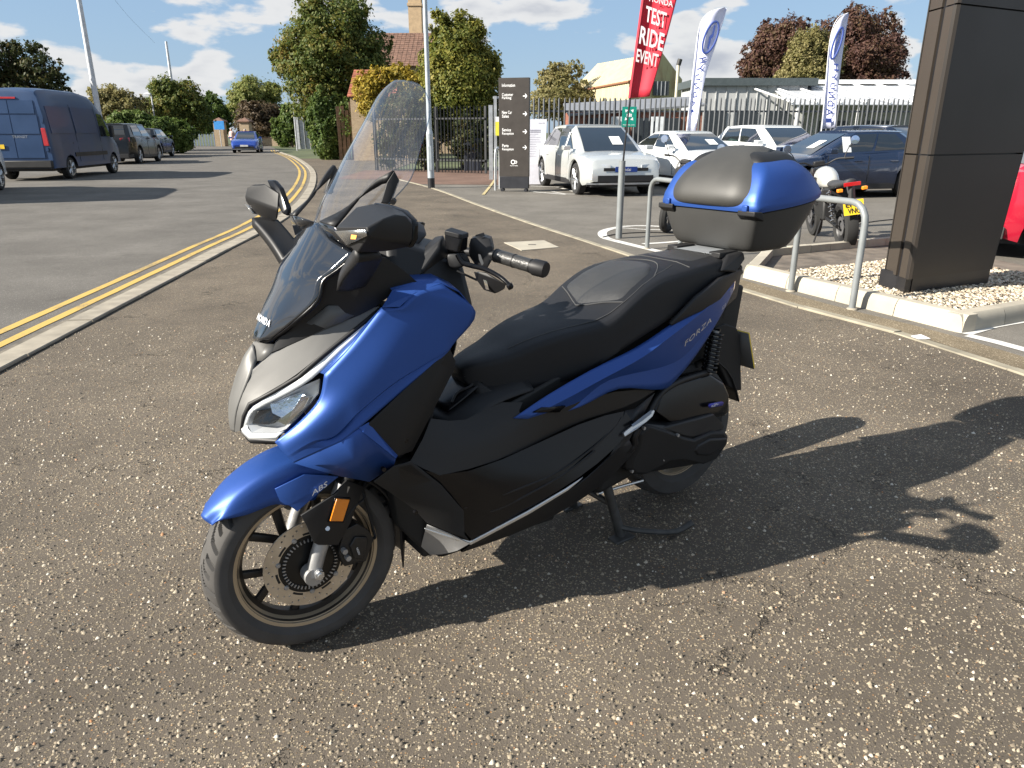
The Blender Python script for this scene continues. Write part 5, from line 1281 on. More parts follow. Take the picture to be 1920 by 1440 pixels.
def van(name, label, loc, head, paint, group=None, texts=True, plate=''):
    t = thing(name, label, 'van', (loc[0], loc[1], 0), head, group)
    L_, W_, Hh = 5.3, 1.97, 2.42
    xs = [-2.65, -2.62, -2.5, -2.0, -1.0, 0, .8, 1.1, 1.35, 1.6, 1.85, 2.1, 2.35, 2.55, 2.65]
    top = [(-2.65, 2.48), (-2.6, 2.58), (-2.0, 2.62), (0, 2.62), (.7, 2.57), (1.0, 2.45), (1.35, 2.18), (1.6, 1.88), (1.85, 1.52), (2.0, 1.28), (2.35, 1.15), (2.55, 1.02), (2.65, .78)]
    xf, xr, wr = 1.75, -1.55, .33; ra = wr + .07
    allx = sorted(set(xs + [round(c + ra * k, 3) for c in (xf, xr) for k in (-1, -.95, -.8, -.5, 0, .5, .8, .95, 1)]))
    rings = []
    for x in allx:
        zt = lerp_key(top, x); zb = .36
        for c in (xf, xr):
            if abs(x - c) < ra: zb = max(zb, wr + math.sqrt(max(0, ra * ra - (x - c) ** 2)))
        w = W_ / 2 * (1 - .16 * max(0, (x - 1.6) / 1.05) ** 2 - .03 * max(0, (-x - 2.5) / .15) ** 2)
        tum = lambda z: 1 - .13 * max(0, (z - 1.05) / 1.4) ** 1.3
        zz = [zb, zb + (zt - zb) * .25, min(1.05, zb + (zt - zb) * .5), zb + (zt - zb) * .7, zt - .14, zt - .04]
        half = [(w * tum(z) * (1.0 if i < 4 else (.985 if i == 4 else .93)), z) for i, z in enumerate(zz)] + [(w * .6, zt), (0, zt + .02)]
        rings.append([(x, y, z) for y, z in half] + [(x, -y, z) for y, z in reversed(half[:-1])])
    v, f = grid_vf(rings); k = len(rings[0])
    f += [tuple(range(k)), tuple((len(rings) - 1) * k + j for j in range(k))]
    mesh('body', v, f, paint, t, angle=30)
    box('underbody', (0, 0, .42), (4.9, 1.6, .3), car_trim, t)
    def wside(x, z, s): return (x, s * (W_ / 2 * (1 - .16 * max(0, (x - 1.6) / 1.05) ** 2) * (1 - .13 * max(0, (z - 1.05) / 1.4) ** 1.3) + .006), z)
    seam = mat('van_seam', (.006, .01, .02), .6)
    for s in (1, -1):
        mesh('side_window', [wside(.95, 1.25, s), wside(1.75, 1.25, s), wside(1.35, 1.95, s), wside(.98, 1.98, s)], [(0, 1, 2, 3)], car_glass, t, flat=True)
        for x0, x1, z0, z1 in ((-2.45, -.95, 1.35, 2.12), (-.85, .75, 1.35, 2.12)):
            mesh('side_panel', [wside(x0, z0, s), wside(x1, z0, s), wside(x1, z1, s), wside(x0, z1, s)], [(0, 1, 2, 3)], paint, t, flat=True, solid=.012)
        for x in (-.9, .86): mesh('door_seam', [wside(x - .008, .5, s), wside(x + .008, .5, s), wside(x + .008, 1.3, s), wside(x + .008, 2.2, s), wside(x - .008, 2.2, s), wside(x - .008, 1.3, s)], [(0, 1, 2, 5), (5, 2, 3, 4)], seam, t, flat=True, solid=.004)
        mesh('rub_strip', *box_vf((-.0, s * (W_ / 2 + .005), .72), (2.4, .03, .12)), car_trim, t)
        hull('door_mirror', [(1.55 + x * .09, s * (1.05 + y * .12), 1.42 + z * .2) for x in (-1, 1) for y in (0, 1) for z in (-1, 1)], car_trim, t, bevel=.03)
        hull('tail_light', [(-2.665, s * .78, 1.0), (-2.665, s * .78, 1.5), (-2.665, s * .93, 1.0), (-2.665, s * .90, 1.5), (-2.55, s * .97, 1.0), (-2.55, s * .945, 1.5)], tail_l, t, bevel=.01)
        hull('headlight', [(2.66, s * .5, .85), (2.66, s * .5, 1.0), (2.4, s * .88, .88), (2.35, s * .86, 1.1)], head_l, t, bevel=.01)
        ty, ri, bk = wheel_parts(wr, .21, 6)
        for c in (xf, xr):
            w = bpy.data.objects.new('wheel', None); C.objects.link(w); w.parent = t
            w.location = (c, s * (W_ / 2 - .13), wr); w.rotation_euler = (0, .4, PI if s > 0 else 0)
            for nm, me in (('tyre', ty), ('rim', ri), ('rim_back', bk)):
                o = bpy.data.objects.new(nm, me); C.objects.link(o); o.parent = w
    mesh('windscreen', [(1.97, -.78, 1.36), (1.97, .78, 1.36), (1.22, .70, 2.26), (1.22, -.70, 2.26)], [(0, 1, 2, 3)], car_glass, t, flat=True, solid=.03)
    box('rear_bumper', (-2.68, 0, .48), (.16, 1.9, .22), car_trim, t, bevel=.03)
    for s in (1, -1):
        for z0, z1, y1 in ((.66, 1.30, .76), (1.34, 1.86, .74), (1.9, 2.26, .70)):
            y0 = .012
            mesh('rear_door_panel', [(-2.662, s * y0, z0), (-2.662, s * y1, z0), (-2.655, s * y1, z1), (-2.655, s * y0, z1)], [(0, 1, 2, 3)], paint, t, flat=True, solid=.016)
        for z in (.9, 1.7): box('door_hinge', (-2.67, s * .86, z), (.03, .08, .10), paint, t)
    if plate: 
        box('number_plate', (-2.69, .52, .98), (.012, .42, .12), plate_y, t); text_on('plate_lettering', plate, (-2.70, .70, .945), (0, -1, 0), (0, 0, 1), .09, car_trim, t)
    if texts: text_on('door_lettering', 'TRANSIT', (-2.672, .05, 1.22), (0, -1, 0), (0, 0, 1), .11, alloy, t)
    box('rear_light_bar', (-2.66, 0, 2.33), (.03, .5, .05), tail_l, t)
    return t
van_blue = mat('paint_van_blue', (.018, .048, .12), .36, .1, var=.12, vscale=1.5, coat=.15)
VG = 'vehicles parked along the left side of the road'
van('blue_van', 'dark blue panel van parked nearest on the left side of the road', (-14.92, 25.34), R(96), van_blue, VG, True, 'EK05')
van('white_van', 'white van just cut off by the left edge of the picture', (-13.36, 17.2), road_h + R(1), white_c, VG, False)

# ================================================================== motorcycles
def motorbike(label, loc, head, tank_m, lean=R(-8), plate=True, steer=0.0, seed=1):
    t = thing('motorcycle', label, 'motorcycle', (loc[0], loc[1], 0), head, 'motorcycles parked on the marked island')
    r = bpy.data.objects.new('frame', None); 
    mb = mat('bike_black', (.016, .016, .017), .45, .2); mc = mat('bike_alloy', (.32, .32, .33), .4, .8)
    lv = Matrix.Rotation(lean, 4, 'X')
    parts = []
    def A(o): parts.append(o); return o
    # wheels
    for x, rad, wd in ((.70, .305, .11), (-.68, .305, .16)):
        w = bpy.data.objects.new('wheel', None); C.objects.link(w); w.parent = t; w.location = (x, 0, rad); parts.append(w)
        lathe('tyre', [(rad * .66, -wd * .35), (rad * .8, -wd * .5), (rad * .95, -wd * .38), (rad, 0), (rad * .95, wd * .38), (rad * .8, wd * .5), (rad * .66, wd * .35)], rubber_c, w, 40, 'y')
        lathe('rim', [(rad * .68, -wd * .36), (rad * .62, -wd * .2), (rad * .6, 0), (rad * .62, wd * .2), (rad * .68, wd * .36)], mb, w, 40, 'y')
        for i in range(10):
            a = 2 * PI * i / 10
            mesh('spoke', *tube_vf([(.03 * math.cos(a), 0, .03 * math.sin(a)), (rad * .64 * math.cos(a + .12), 0, rad * .64 * math.sin(a + .12))], .012, 5, 1), mb, w)
        lathe('hub', [(0, -.06), (.045, -.05), (.05, 0), (.045, .05), (0, .06)], mc, w, 16, 'y')
        lathe('brake_disc', [(.07, .055), (.115, .055), (.115, .059), (.07, .059)], mc, w, 32, 'y', closed=True)
    A(tube('fork', [(.70, .085, .305), (.42, .085, .95)], .021, mc, t, 10, 1)); A(tube('fork', [(.70, -.085, .305), (.42, -.085, .95)], .021, mc, t, 10, 1))
    A(lathe('headlamp', [(0, -.06), (.07, -.05), (.085, .03), (.08, .06), (0, .065)], mb, t, 20, 'x', (.56, 0, .86)))
    A(loft('fuel_tank', [[(x, y * w, z0 + (z1 - z0) * q) for y, q in ((0, 0), (.9, .1), (1, .45), (.8, .85), (.35, 1), (0, 1.02), (-.35, 1), (-.8, .85), (-1, .45), (-.9, .1))] for x, w, z0, z1 in ((.36, .05, .78, .88), (.33, .11, .74, .94), (.18, .145, .70, .985), (.0, .14, .70, .965), (-.14, .10, .71, .88), (-.18, .06, .74, .82))], tank_m, t, sub=2))
    for s in (1, -1): A(hull('knee_pad', [(.14 + x * .08, s * (.135 + y * .012), .82 + z * .05) for x in (-1, -.4, .6, 1) for y in (0, 1) for z in (-.8, .8)], mb, t, bevel=.01))
    A(loft('seat', [[(x, y * w, z + dz) for y, dz in ((-1, -.03), (-.9, .03), (0, .05), (.9, .03), (1, -.03), (0, -.05))] for x, w, z in ((-.14, .09, .79), (-.35, .12, .78), (-.6, .12, .79), (-.82, .10, .83), (-.9, .06, .85))], mat('bike_seat', (.03, .03, .032), .6), t, sub=2))
    A(hull('side_cover', [(x, y, z) for x, z in ((-.1, .72), (-.4, .74), (-.45, .62), (-.15, .55)) for y in (-.12, .12)], mb, t, bevel=.02))
    A(hull('engine', [(.28, .12, .35), (.28, -.12, .35), (-.18, .14, .32), (-.18, -.14, .32), (.25, .09, .66), (.25, -.09, .66), (-.15, .11, .58), (-.15, -.11, .58)], mat('engine_dark', (.035, .035, .035), .45, .5), t, bevel=.03))
    for i in range(5): A(box('cooling_fin', (.2, 0, .50 + i * .032), (.2, .25, .008), mb, t))
    A(tube('exhaust', [(.3, -.08, .5), (.34, -.1, .3), (.0, -.14, .24), (-.4, -.17, .3), (-.75, -.19, .40)], [.02, .02, .024, .045, .05], mb, t, 12))
    for s in (1, -1):
        A(tube('swing_arm', [(-.15, s * .09, .36), (-.68, s * .10, .305)], .022, mb, t, 8, 1))
        cl_ = [(-.62 + .16 * (i / 60), s * .135, .36 + .36 * (i / 60)) for i in range(61)]
        A(tube('shock_spring', [(x + .028 * math.cos(i * .7), y + .028 * math.sin(i * .7), z) for i, (x, y, z) in enumerate(cl_)], .006, chrome_c, t, 6, 1))
        A(tube('shock_damper', [cl_[0], cl_[-1]], .014, mb, t, 8, 1))
        A(tube('mirror_stalk', [(.36, s * .30, 1.03), (.36, s * .36, 1.16), (.33, s * .42, 1.22)], .006, mb, t, 6))
        A(lathe('mirror', [(0, -.012), (.05, -.010), (.058, 0), (.05, .008), (0, .008)], mat('bike_mirror', (.45, .55, .75), .08, .9), t, 20, 'x', (.33, s * .43, 1.25)))
        A(tube('handlebar', [(.40, 0, .98), (.40, s * .10, .99), (.36, s * .22, 1.04), (.28, s * .37, 1.03)], .011, mb, t, 8)); A(tube('grip', [(.31, s * .30, 1.035), (.27, s * .40, 1.03)], .017, mb, t, 10, 1))
        A(hull('indicator', [(-.92 + x * .03, s * (.14 + y * .03), .76 + z * .02) for x in (-1, 1) for y in (-1, 1) for z in (-1, 1)], mat('indicator_orange', (.8, .25, .02), .3), t, bevel=.008))
    A(hull('front_mudguard', [(.70 + .33 * math.cos(a), y, .305 + .33 * math.sin(a)) for a in (R(50), R(75), R(100), R(125)) for y in (-.06, .06)], tank_m, t, bevel=.01))
    A(hull('instrument', [(.44 + x * .04, y * .07, 1.0 + z * .035) for x in (-1, 1) for y in (-1, 1) for z in (-1, 1)], mb, t, bevel=.015))
    A(hull('tail_lamp', [(-.93, y * .10, .82 + z * .024) for y in (-1, 1) for z in (-1, 1)] + [(-.82, 0, .83)], tail_l, t, bevel=.006))
    A(hull('plate_carrier', [(-.85, -.05, .82), (-.85, .05, .82), (-.98, -.03, .50), (-.98, .03, .50), (-.9, 0, .84)], mb, t))
    if plate:
        A(mesh('number_plate', [(-.955, .115, .64), (-.955, -.115, .64), (-1.005, -.115, .47), (-1.005, .115, .47)], [(0, 1, 2, 3)], plate_y, t, flat=True, solid=.006))
        up_ = (.05, 0, .17)
        A(text_quad('plate_lettering', 'EF7', (-.985, .095, .56), (-.985, -.045, .56), (-.967, .095, .625), car_trim, t, .006, .012))
        A(text_quad('plate_lettering', 'VNO', (-1.004, .075, .485), (-1.004, -.075, .485), (-.987, .075, .55), car_trim, t, .006, .012))
    A(tube('side_stand', [(.0, .10, .30), (-.05, .22, .0)], .011, mb, t, 8, 1))
    A(tube('frame_rail', [(.38, 0, .88), (.0, .06, .72), (-.5, .09, .76), (-.85, .06, .82)], .017, mb, t, 8)); A(tube('frame_rail', [(.38, 0, .88), (.0, -.06, .72), (-.5, -.09, .76), (-.85, -.06, .82)], .017, mb, t, 8))
    t.rotation_euler = (Matrix.Rotation(head, 3, 'Z') @ Matrix.Rotation(lean, 3, 'X')).to_euler()
    t.scale = (1.0, 1.0, 1.0)
    return t
chrome_c = mat('bike_chrome', (.7, .7, .7), .15, 1.0)
tank_s = mat('bike_tank_silver', (.52, .52, .49), .25, .3, coat=.8); tank_w = mat('bike_tank_white', (.72, .72, .70), .25, 0, coat=.8)
bk_r = (4.344, 9.501)
hb1 = R(84)
motorbike('silver tanked black motorcycle with yellow plate beside the bronze pillar', (bk_r[0] + .68 * math.cos(hb1) - .17, bk_r[1] + .68 * math.sin(hb1) - .30), hb1, tank_s)
bk_l = (2.255, 10.87)
hb2 = R(238)
motorbike('white tanked motorcycle almost hidden behind the top box', (bk_l[0] - .70 * math.cos(hb2), bk_l[1] - .70 * math.sin(hb2)), hb2, tank_w, plate=False)
cab1 = tube('ground_cable', [(*p, .012) for p in [(2.873, 8.575), (3.186, 9.143), (3.648, 9.501), (4.055, 9.319), (4.489, 9.69), (5.099, 10.64), (5.321, 11.57), (6.203, 12.37), (7.353, 12.85)]], .008, car_trim, None, 6, 5)
tag(cab1, 'black cable lying in loops on the tarmac by the motorcycle', 'cable')
cl_t = tube('cable_clip', [(*p, .02) for p in [(3.068, 8.73), (3.216, 8.81)]], .014, mat('clip_red', (.55, .05, .03), .5), None, 8, 1)
tag(cl_t, 'small red clip at the end of the black cable', 'clip')
cab2 = tube('ground_cable', [(*p, .012) for p in [(1.264, 10.3), (1.534, 10.64), (2.025, 10.81), (2.53, 10.64)]], .007, car_trim, None, 6, 5)
tag(cab2, 'thin black cable across the painted island near the flag post', 'cable')

# ================================================================== people on the far road
def person(label, loc, face, top_m, leg_m, stride, h=1.68):
    t = thing('person', label, 'person', (loc[0], loc[1], 0), face, 'people crossing the far end of the road')
    k = h / 1.7
    J = {'pel': (0, 0, .92), 'chest': (0.02, 0, 1.30), 'neck': (.02, 0, 1.46), 'head': (.03, 0, 1.58), 'crown': (.02, 0, 1.68),
         'hipL': (0, .09, .88), 'kneeL': (.10 * stride, .10, .50), 'ankL': (.16 * stride - .06, .10, .08), 'toeL': (.16 * stride + .12, .11, .03),
         'hipR': (0, -.09, .88), 'kneeR': (.02 - .03 * stride, -.10, .50), 'ankR': (-.20 * stride, -.10, .10), 'toeR': (-.20 * stride + .17, -.11, .03),
         'shL': (.02, .18, 1.40), 'elL': (-.06, .25, 1.12), 'haL': (.05, .26, .90), 'fiL': (.09, .26, .80),
         'shR': (.02, -.18, 1.40), 'elR': (.0, -.25, 1.12), 'haR': (.14, -.24, .95), 'fiR': (.2, -.23, .88)}
    rad = {'pel': .15, 'chest': .16, 'neck': .06, 'head': .10, 'crown': .075, 'hipL': .10, 'hipR': .10, 'kneeL': .065, 'kneeR': .065, 'ankL': .045, 'ankR': .045, 'toeL': .035, 'toeR': .035, 'shL': .07, 'shR': .07, 'elL': .05, 'elR': .05, 'haL': .038, 'haR': .038, 'fiL': .025, 'fiR': .025}
    E = [('pel', 'chest'), ('chest', 'neck'), ('neck', 'head'), ('head', 'crown'), ('pel', 'hipL'), ('hipL', 'kneeL'), ('kneeL', 'ankL'), ('ankL', 'toeL'), ('pel', 'hipR'), ('hipR', 'kneeR'), ('kneeR', 'ankR'), ('ankR', 'toeR'), ('chest', 'shL'), ('shL', 'elL'), ('elL', 'haL'), ('haL', 'fiL'), ('chest', 'shR'), ('shR', 'elR'), ('elR', 'haR'), ('haR', 'fiR')]
    names = list(J)
    me = bpy.data.meshes.new('body'); me.from_pydata([tuple(c * k for c in J[n_]) for n_ in names], [(names.index(a), names.index(b)) for a, b in E], [])
    o = link_mesh('body', me, leg_m, t)
    md = o.modifiers.new('skin', 'SKIN'); md.use_smooth_shade = True
    for i, n_ in enumerate(names):
        sv_ = me.skin_vertices[0].data[i]; sv_.radius = (rad[n_] * k, rad[n_] * k); sv_.use_root = (n_ == 'pel')
    sb = o.modifiers.new('sub', 'SUBSURF'); sb.levels = sb.render_levels = 2
    skin = mat('skin', (.45, .28, .20), .6)
    ang16 = [2 * PI * i / 14 for i in range(14)]
    loft('coat', [[(.02 + rx * math.cos(a), ry * math.sin(a), z * k) for a in ang16] for z, rx, ry in ((.62, .17, .21), (.92, .16, .20), (1.1, .155, .19), (1.3, .165, .23), (1.43, .12, .20), (1.48, .07, .09))], top_m, t, sub=1)
    for s, e_, hnd in ((1, 'elL', 'haL'), (-1, 'elR', 'haR')): tube('sleeve', [tuple(c * k for c in J['sh' + ('L' if s > 0 else 'R')]), tuple(c * k for c in J[e_]), tuple(c * k for c in J[hnd])], [.082, .066, .052], top_m, t, 8)
    lathe('face', [(0, -.115), (.06, -.10), (.092, -.03), (.09, .04), (.06, .10), (0, .115)], skin, t, 14, 'z', (.035, 0, 1.585 * k))
    lathe('hair', [(.098, .0), (.10, .04), (.075, .10), (0, .125)], mat('hair_grey', (.35, .33, .31), .8), t, 14, 'z', (.02, 0, 1.60 * k))
    return t
pp = [(-24.05, 66.34), (-24.44, 68.49)]
person('pedestrian in a pale pink coat walking beside the oncoming blue car', pp[0], R(250), mat('coat_pink', (.55, .40, .38), .85), mat('trousers_dark', (.03, .03, .04), .8), .9)
person('second pedestrian in dark clothes just behind the pale pink coat', (pp[1][0] + .4, pp[1][1] + 1.2), R(245), mat('coat_dark', (.06, .07, .10), .85), mat('trousers_dark', (.03, .03, .04), .8), .6, 1.62)

# ================================================================== the blue scooter
SC_ANG = R(35.5)
scooter = thing('scooter', 'matt blue maxi scooter with tall clear windscreen and black and blue top box', 'scooter', (-0.59, 1.80, 0), SC_ANG)

blue = mat('scooter_blue', (0.020, 0.068, 0.275), 0.43, 0.40, var=0.04, vscale=3, bump=0.02, bscale=900)
grey_m = mat('scooter_grey', (0.105, 0.104, 0.10), 0.5, 0.2, var=0.05, bump=0.04, bscale=900)
blk = mat('scooter_black_plastic', (0.012, 0.012, 0.013), 0.5, 0.0, spec=.35, bump=0.05, bscale=700)
blk_soft = mat('scooter_soft_black', (0.014, 0.014, 0.0145), 0.6, 0.0, spec=.3, bump=0.1, bscale=900)
blk_gloss = mat('scooter_gloss_black', (0.005, 0.005, 0.006), 0.22, 0.0, spec=.3)
blk_deep = mat('scooter_core_black', (0.008, 0.008, 0.008), 0.7)
brown_blk = mat('scooter_tunnel_plastic', (0.018, 0.0165, 0.0155), 0.5, 0.0, spec=.3, bump=0.05, bscale=700)
silver = mat('scooter_silver', (0.55, 0.56, 0.57), 0.28, 0.85, var=0.06)
silver_p = mat('scooter_silver_paint', (0.30, 0.30, 0.30), 0.4, 0.5)
alu = mat('cast_alloy', (0.36, 0.36, 0.36), 0.5, 0.7, var=0.15, vscale=30, bump=0.1, bscale=300)
bronze = mat('wheel_bronze', (0.40, 0.33, 0.235), 0.40, 0.6, var=0.08)
disc_m = mat('brake_disc_bronze', (0.55, 0.48, 0.38), 0.42, 0.7, var=0.15, vscale=25)
rubber = mat('tyre_rubber', (0.052, 0.049, 0.046), 0.78, 0.0, var=0.2, vscale=20, bump=0.1, bscale=500)
seat_m = mat('seat_vinyl', (0.010, 0.0105, 0.0125), 0.55, 0.0, spec=.3, bump=0.25, bscale=1400)
seat_pad = mat('seat_vinyl_grained_lit', (0.030, 0.030, 0.030), 0.45, 0.0, spec=.5, bump=0.6, bscale=900)  # same vinyl with coarser grain, paler to carry sunlight on the pads
stitch = mat('seat_stitching', (0.05, 0.05, 0.05), 0.7)
amber = mat('reflector_amber', (0.75, 0.22, 0.01), 0.25, 0.0, coat=0.6)
white_m = mat('lettering_white', (0.75, 0.76, 0.78), 0.4)
drl = mat('light_bar_white', (0.68, 0.70, 0.70), 0.25, 0.0, coat=0.7, var=0.04)
chrome = mat('chrome', (0.75, 0.75, 0.76), 0.1, 1.0, var=0.05)
smoke = mat('screen_smoked', (0.010, 0.012, 0.016), 0.06, 0.0, coat=1.0, var=0.2, vscale=12, spec=0.7)
clear_g = glass('screen_clear', (0.97, 0.98, 1.0), 1.0, 0.02, haze=.035)
lens_g = glass('lens_clear', (0.95, 0.96, 0.97), 0.92, 0.02)
backrest_m = mat('backrest_vinyl', (0.040, 0.039, 0.036), 0.55, 0.0, var=0.2, vscale=5, bump=0.1, bscale=900)
box_blk = mat('top_box_plastic', (0.030, 0.030, 0.029), 0.55, 0.0, bump=0.35, bscale=900)
mirror_g = mat('mirror_glass', (0.8, 0.82, 0.85), 0.03, 1.0, var=0.0)
red_l = mat('tail_lens_red', (0.35, 0.008, 0.01), 0.15, 0.0, coat=0.8)

def L(p): return (p[0], -p[1], p[2])                 # (back along the scooter, out to its left, up) -> object axes
def mir(ps): return [(p[0], -p[1], p[2]) for p in ps]
def sp(name, pts, faces, m, parent=None, side=0, **k):
    """a panel of the scooter; side 2 makes the left one and its mirror on the right"""
    par = parent if parent is not None else scooter
    a = mesh(name, [L(p) for p in pts], faces, m, par, **k)
    if side == 2: mesh(name, [L(p) for p in mir(pts)], [tuple(reversed(f)) for f in faces], m, par, **k)
    return a
def sg(name, rows, m, parent=None, side=0, **k):
    v, f = grid_vf(rows)
    return sp(name, v, f, m, parent, side, **k)
def rowcr(i, k, val=1.0, a=0, b=None):               # crease along row i of a grid with k columns
    return [(i * k + j, i * k + j + 1, val) for j in range(a, (b if b is not None else k - 1))]
def st(name, pts, r, m, parent=None, side=0, **k):
    par = parent if parent is not None else scooter
    a = tube(name, [L(p) for p in pts], r, m, par, **k)
    if side == 2: tube(name, [L(p) for p in mir(pts)], r, m, par, **k)
    return a
def shull(name, pts, m, parent=None, side=0, **k):
    par = parent if parent is not None else scooter
    a = hull(name, [L(p) for p in pts], m, par, **k)
    if side == 2: hull(name, [L(p) for p in mir(pts)], m, par, **k)
    return a
def dense(pts, m_=8):                                # resample a polyline smoothly
    return [tuple(p) for p in smooth_path(pts, m_)]
def strip(a, b):                                     # a ribbon between two polylines of the same length
    k = len(a)
    return list(a) + list(b), [(i, i + 1, k + i + 1, k + i) for i in range(k - 1)]
def full(rows):                                      # rows from the centre line outwards -> both halves in one sheet
    return [[(p[0], -p[1], p[2]) for p in reversed(r[1:])] + list(r) for r in rows]

def split_smooth(pts, n, breaks):
    out = []
    idx = [0] + sorted(b for b in breaks if 0 < b < len(pts) - 1) + [len(pts) - 1]
    for a, b in zip(idx, idx[1:]):
        seg = pts[a:b + 1]
        q = smooth_path(seg, n) if len(seg) > 2 else [Vector(seg[0]).lerp(Vector(seg[1]), i / n) for i in range(n)] + [Vector(seg[1])]
        out += q[:-1]
    out.append(Vector(pts[-1])); return out
def cr_grid(lines, nu=5, nv=3, corners=(), creases=()):
    """smooth sheet through traced lines: curved along each line (broken at corners), curved across them (broken at creases)"""
    D = [split_smooth(l_, nu, corners) for l_ in lines]
    cols = [split_smooth([D[i][j] for i in range(len(D))], nv, creases) for j in range(len(D[0]))]
    rows_ = [[tuple(cols[j][i]) for j in range(len(cols))] for i in range(len(cols[0]))]
    k = len(rows_[0]); sharp = []
    for c in creases: sharp += [(c * nv * k + j, c * nv * k + j + 1) for j in range(k - 1)]
    for c in corners: sharp += []
    v, f = grid_vf(rows_)
    return v, f, sharp
def csg(name, lines, m, parent=None, side=0, nu=5, nv=3, corners=(), creases=(), solid=.004, both=False, angle=30):
    v, f, sh = cr_grid(lines, nu, nv, corners, creases)
    def mk(vv, ff):
        o = mesh(name, [L(p) for p in vv], ff, m, parent if parent is not None else scooter, angle=angle)
        ed = {tuple(sorted(e.vertices)): e for e in o.data.edges}
        for a, b in sh:
            e = ed.get((min(a, b), max(a, b)))
            if e: e.use_edge_sharp = True
        if solid:
            md = o.modifiers.new('solid', 'SOLIDIFY'); md.thickness = solid; md.offset = 0
        return o
    o = mk(v, f)
    if side == 2: mk(mir(v), [tuple(reversed(q)) for q in f])
    return o
def closed_smooth(pts, n, sharp_idx=()):
    k = len(pts); out = []
    P = [Vector(p) for p in pts]
    for i in range(k):
        p0, p1, p2, p3 = P[i - 1], P[i], P[(i + 1) % k], P[(i + 2) % k]
        for q in range(n):
            t = q / n
            out.append(0.5 * ((2 * p1) + (p2 - p0) * t + (2 * p0 - 5 * p1 + 4 * p2 - p3) * t * t + (3 * p1 - p0 - 3 * p2 + p3) * t ** 3))
    return out
def cr_loft(name, rings_, m, parent, nu=4, nv=3, creases=(), cap=True, angle=35, xf=None):
    D = [closed_smooth(r, nu) for r in rings_]
    cols = [split_smooth([D[i][j] for i in range(len(D))], nv, creases) for j in range(len(D[0]))]
    rr = [[tuple(cols[j][i]) for j in range(len(cols))] for i in range(len(cols[0]))]
    if xf: rr = [[xf(p) for p in r] for r in rr]
    return loft(name, rr, m, parent, cap=cap, angle=angle)

# ------------------------------------------------------------------ wheels
def tyre_mesh(name, Ro, wd, rb, parent, c, nseg, pat, rim_w):
    half = wd / 2
    prof = [(rb - .004, -rim_w), (rb + .006, -rim_w - .006), (rb + .022, -half * .99), (rb + .038, -half), (Ro - .022, -half * .93)]
    tread = []
    K = 34
    for i in range(K + 1):
        t = -1 + 2 * i / K
        y = t * half * .90
        r = Ro - .020 * abs(t) ** 2.4
        tread.append((r, y))
    prof2 = prof + tread + [(r, -y) for r, y in reversed(prof)]
    V, F = [], []
    k = len(prof2)
    for i in range(nseg):
        a = 2 * PI * i / nseg
        for j, (r, y) in enumerate(prof2):
            t = y / (half * .9)
            g = pat(a, t) if 5 <= j < 5 + K + 1 else 0
            rr = r - .009 * g
            V.append((c[0] + rr * math.cos(a), c[1] + y, c[2] + rr * math.sin(a)))
    for i in range(nseg):
        i2 = (i + 1) % nseg
        for j in range(k - 1): F.append((i * k + j, i2 * k + j, i2 * k + j + 1, i * k + j + 1))
    return mesh(name, V, F, rubber, parent, angle=28, recalc=False)
def tread_pat(a, t):
    n = 13
    at = abs(t)
    sgn = 1 if t > 0 else -1
    u = (a / (2 * PI) * n + (0.5 if t > 0 else 0)) % 1.0
    g = 0.0
    # long slanting grooves that kink towards the shoulder, with a short one between
    for off, lo, hi in ((0.0, 0.10, 0.95), (0.36, 0.42, 1.0), (0.68, 0.28, 0.8)):
        if lo < at < hi:
            path = off + (0.95 * at if at < .45 else .43 + (at - .45) * 0.35)
            d = abs(((u - path + .5) % 1.0) - .5)
            if d < 0.055: g = 1.0
    return g
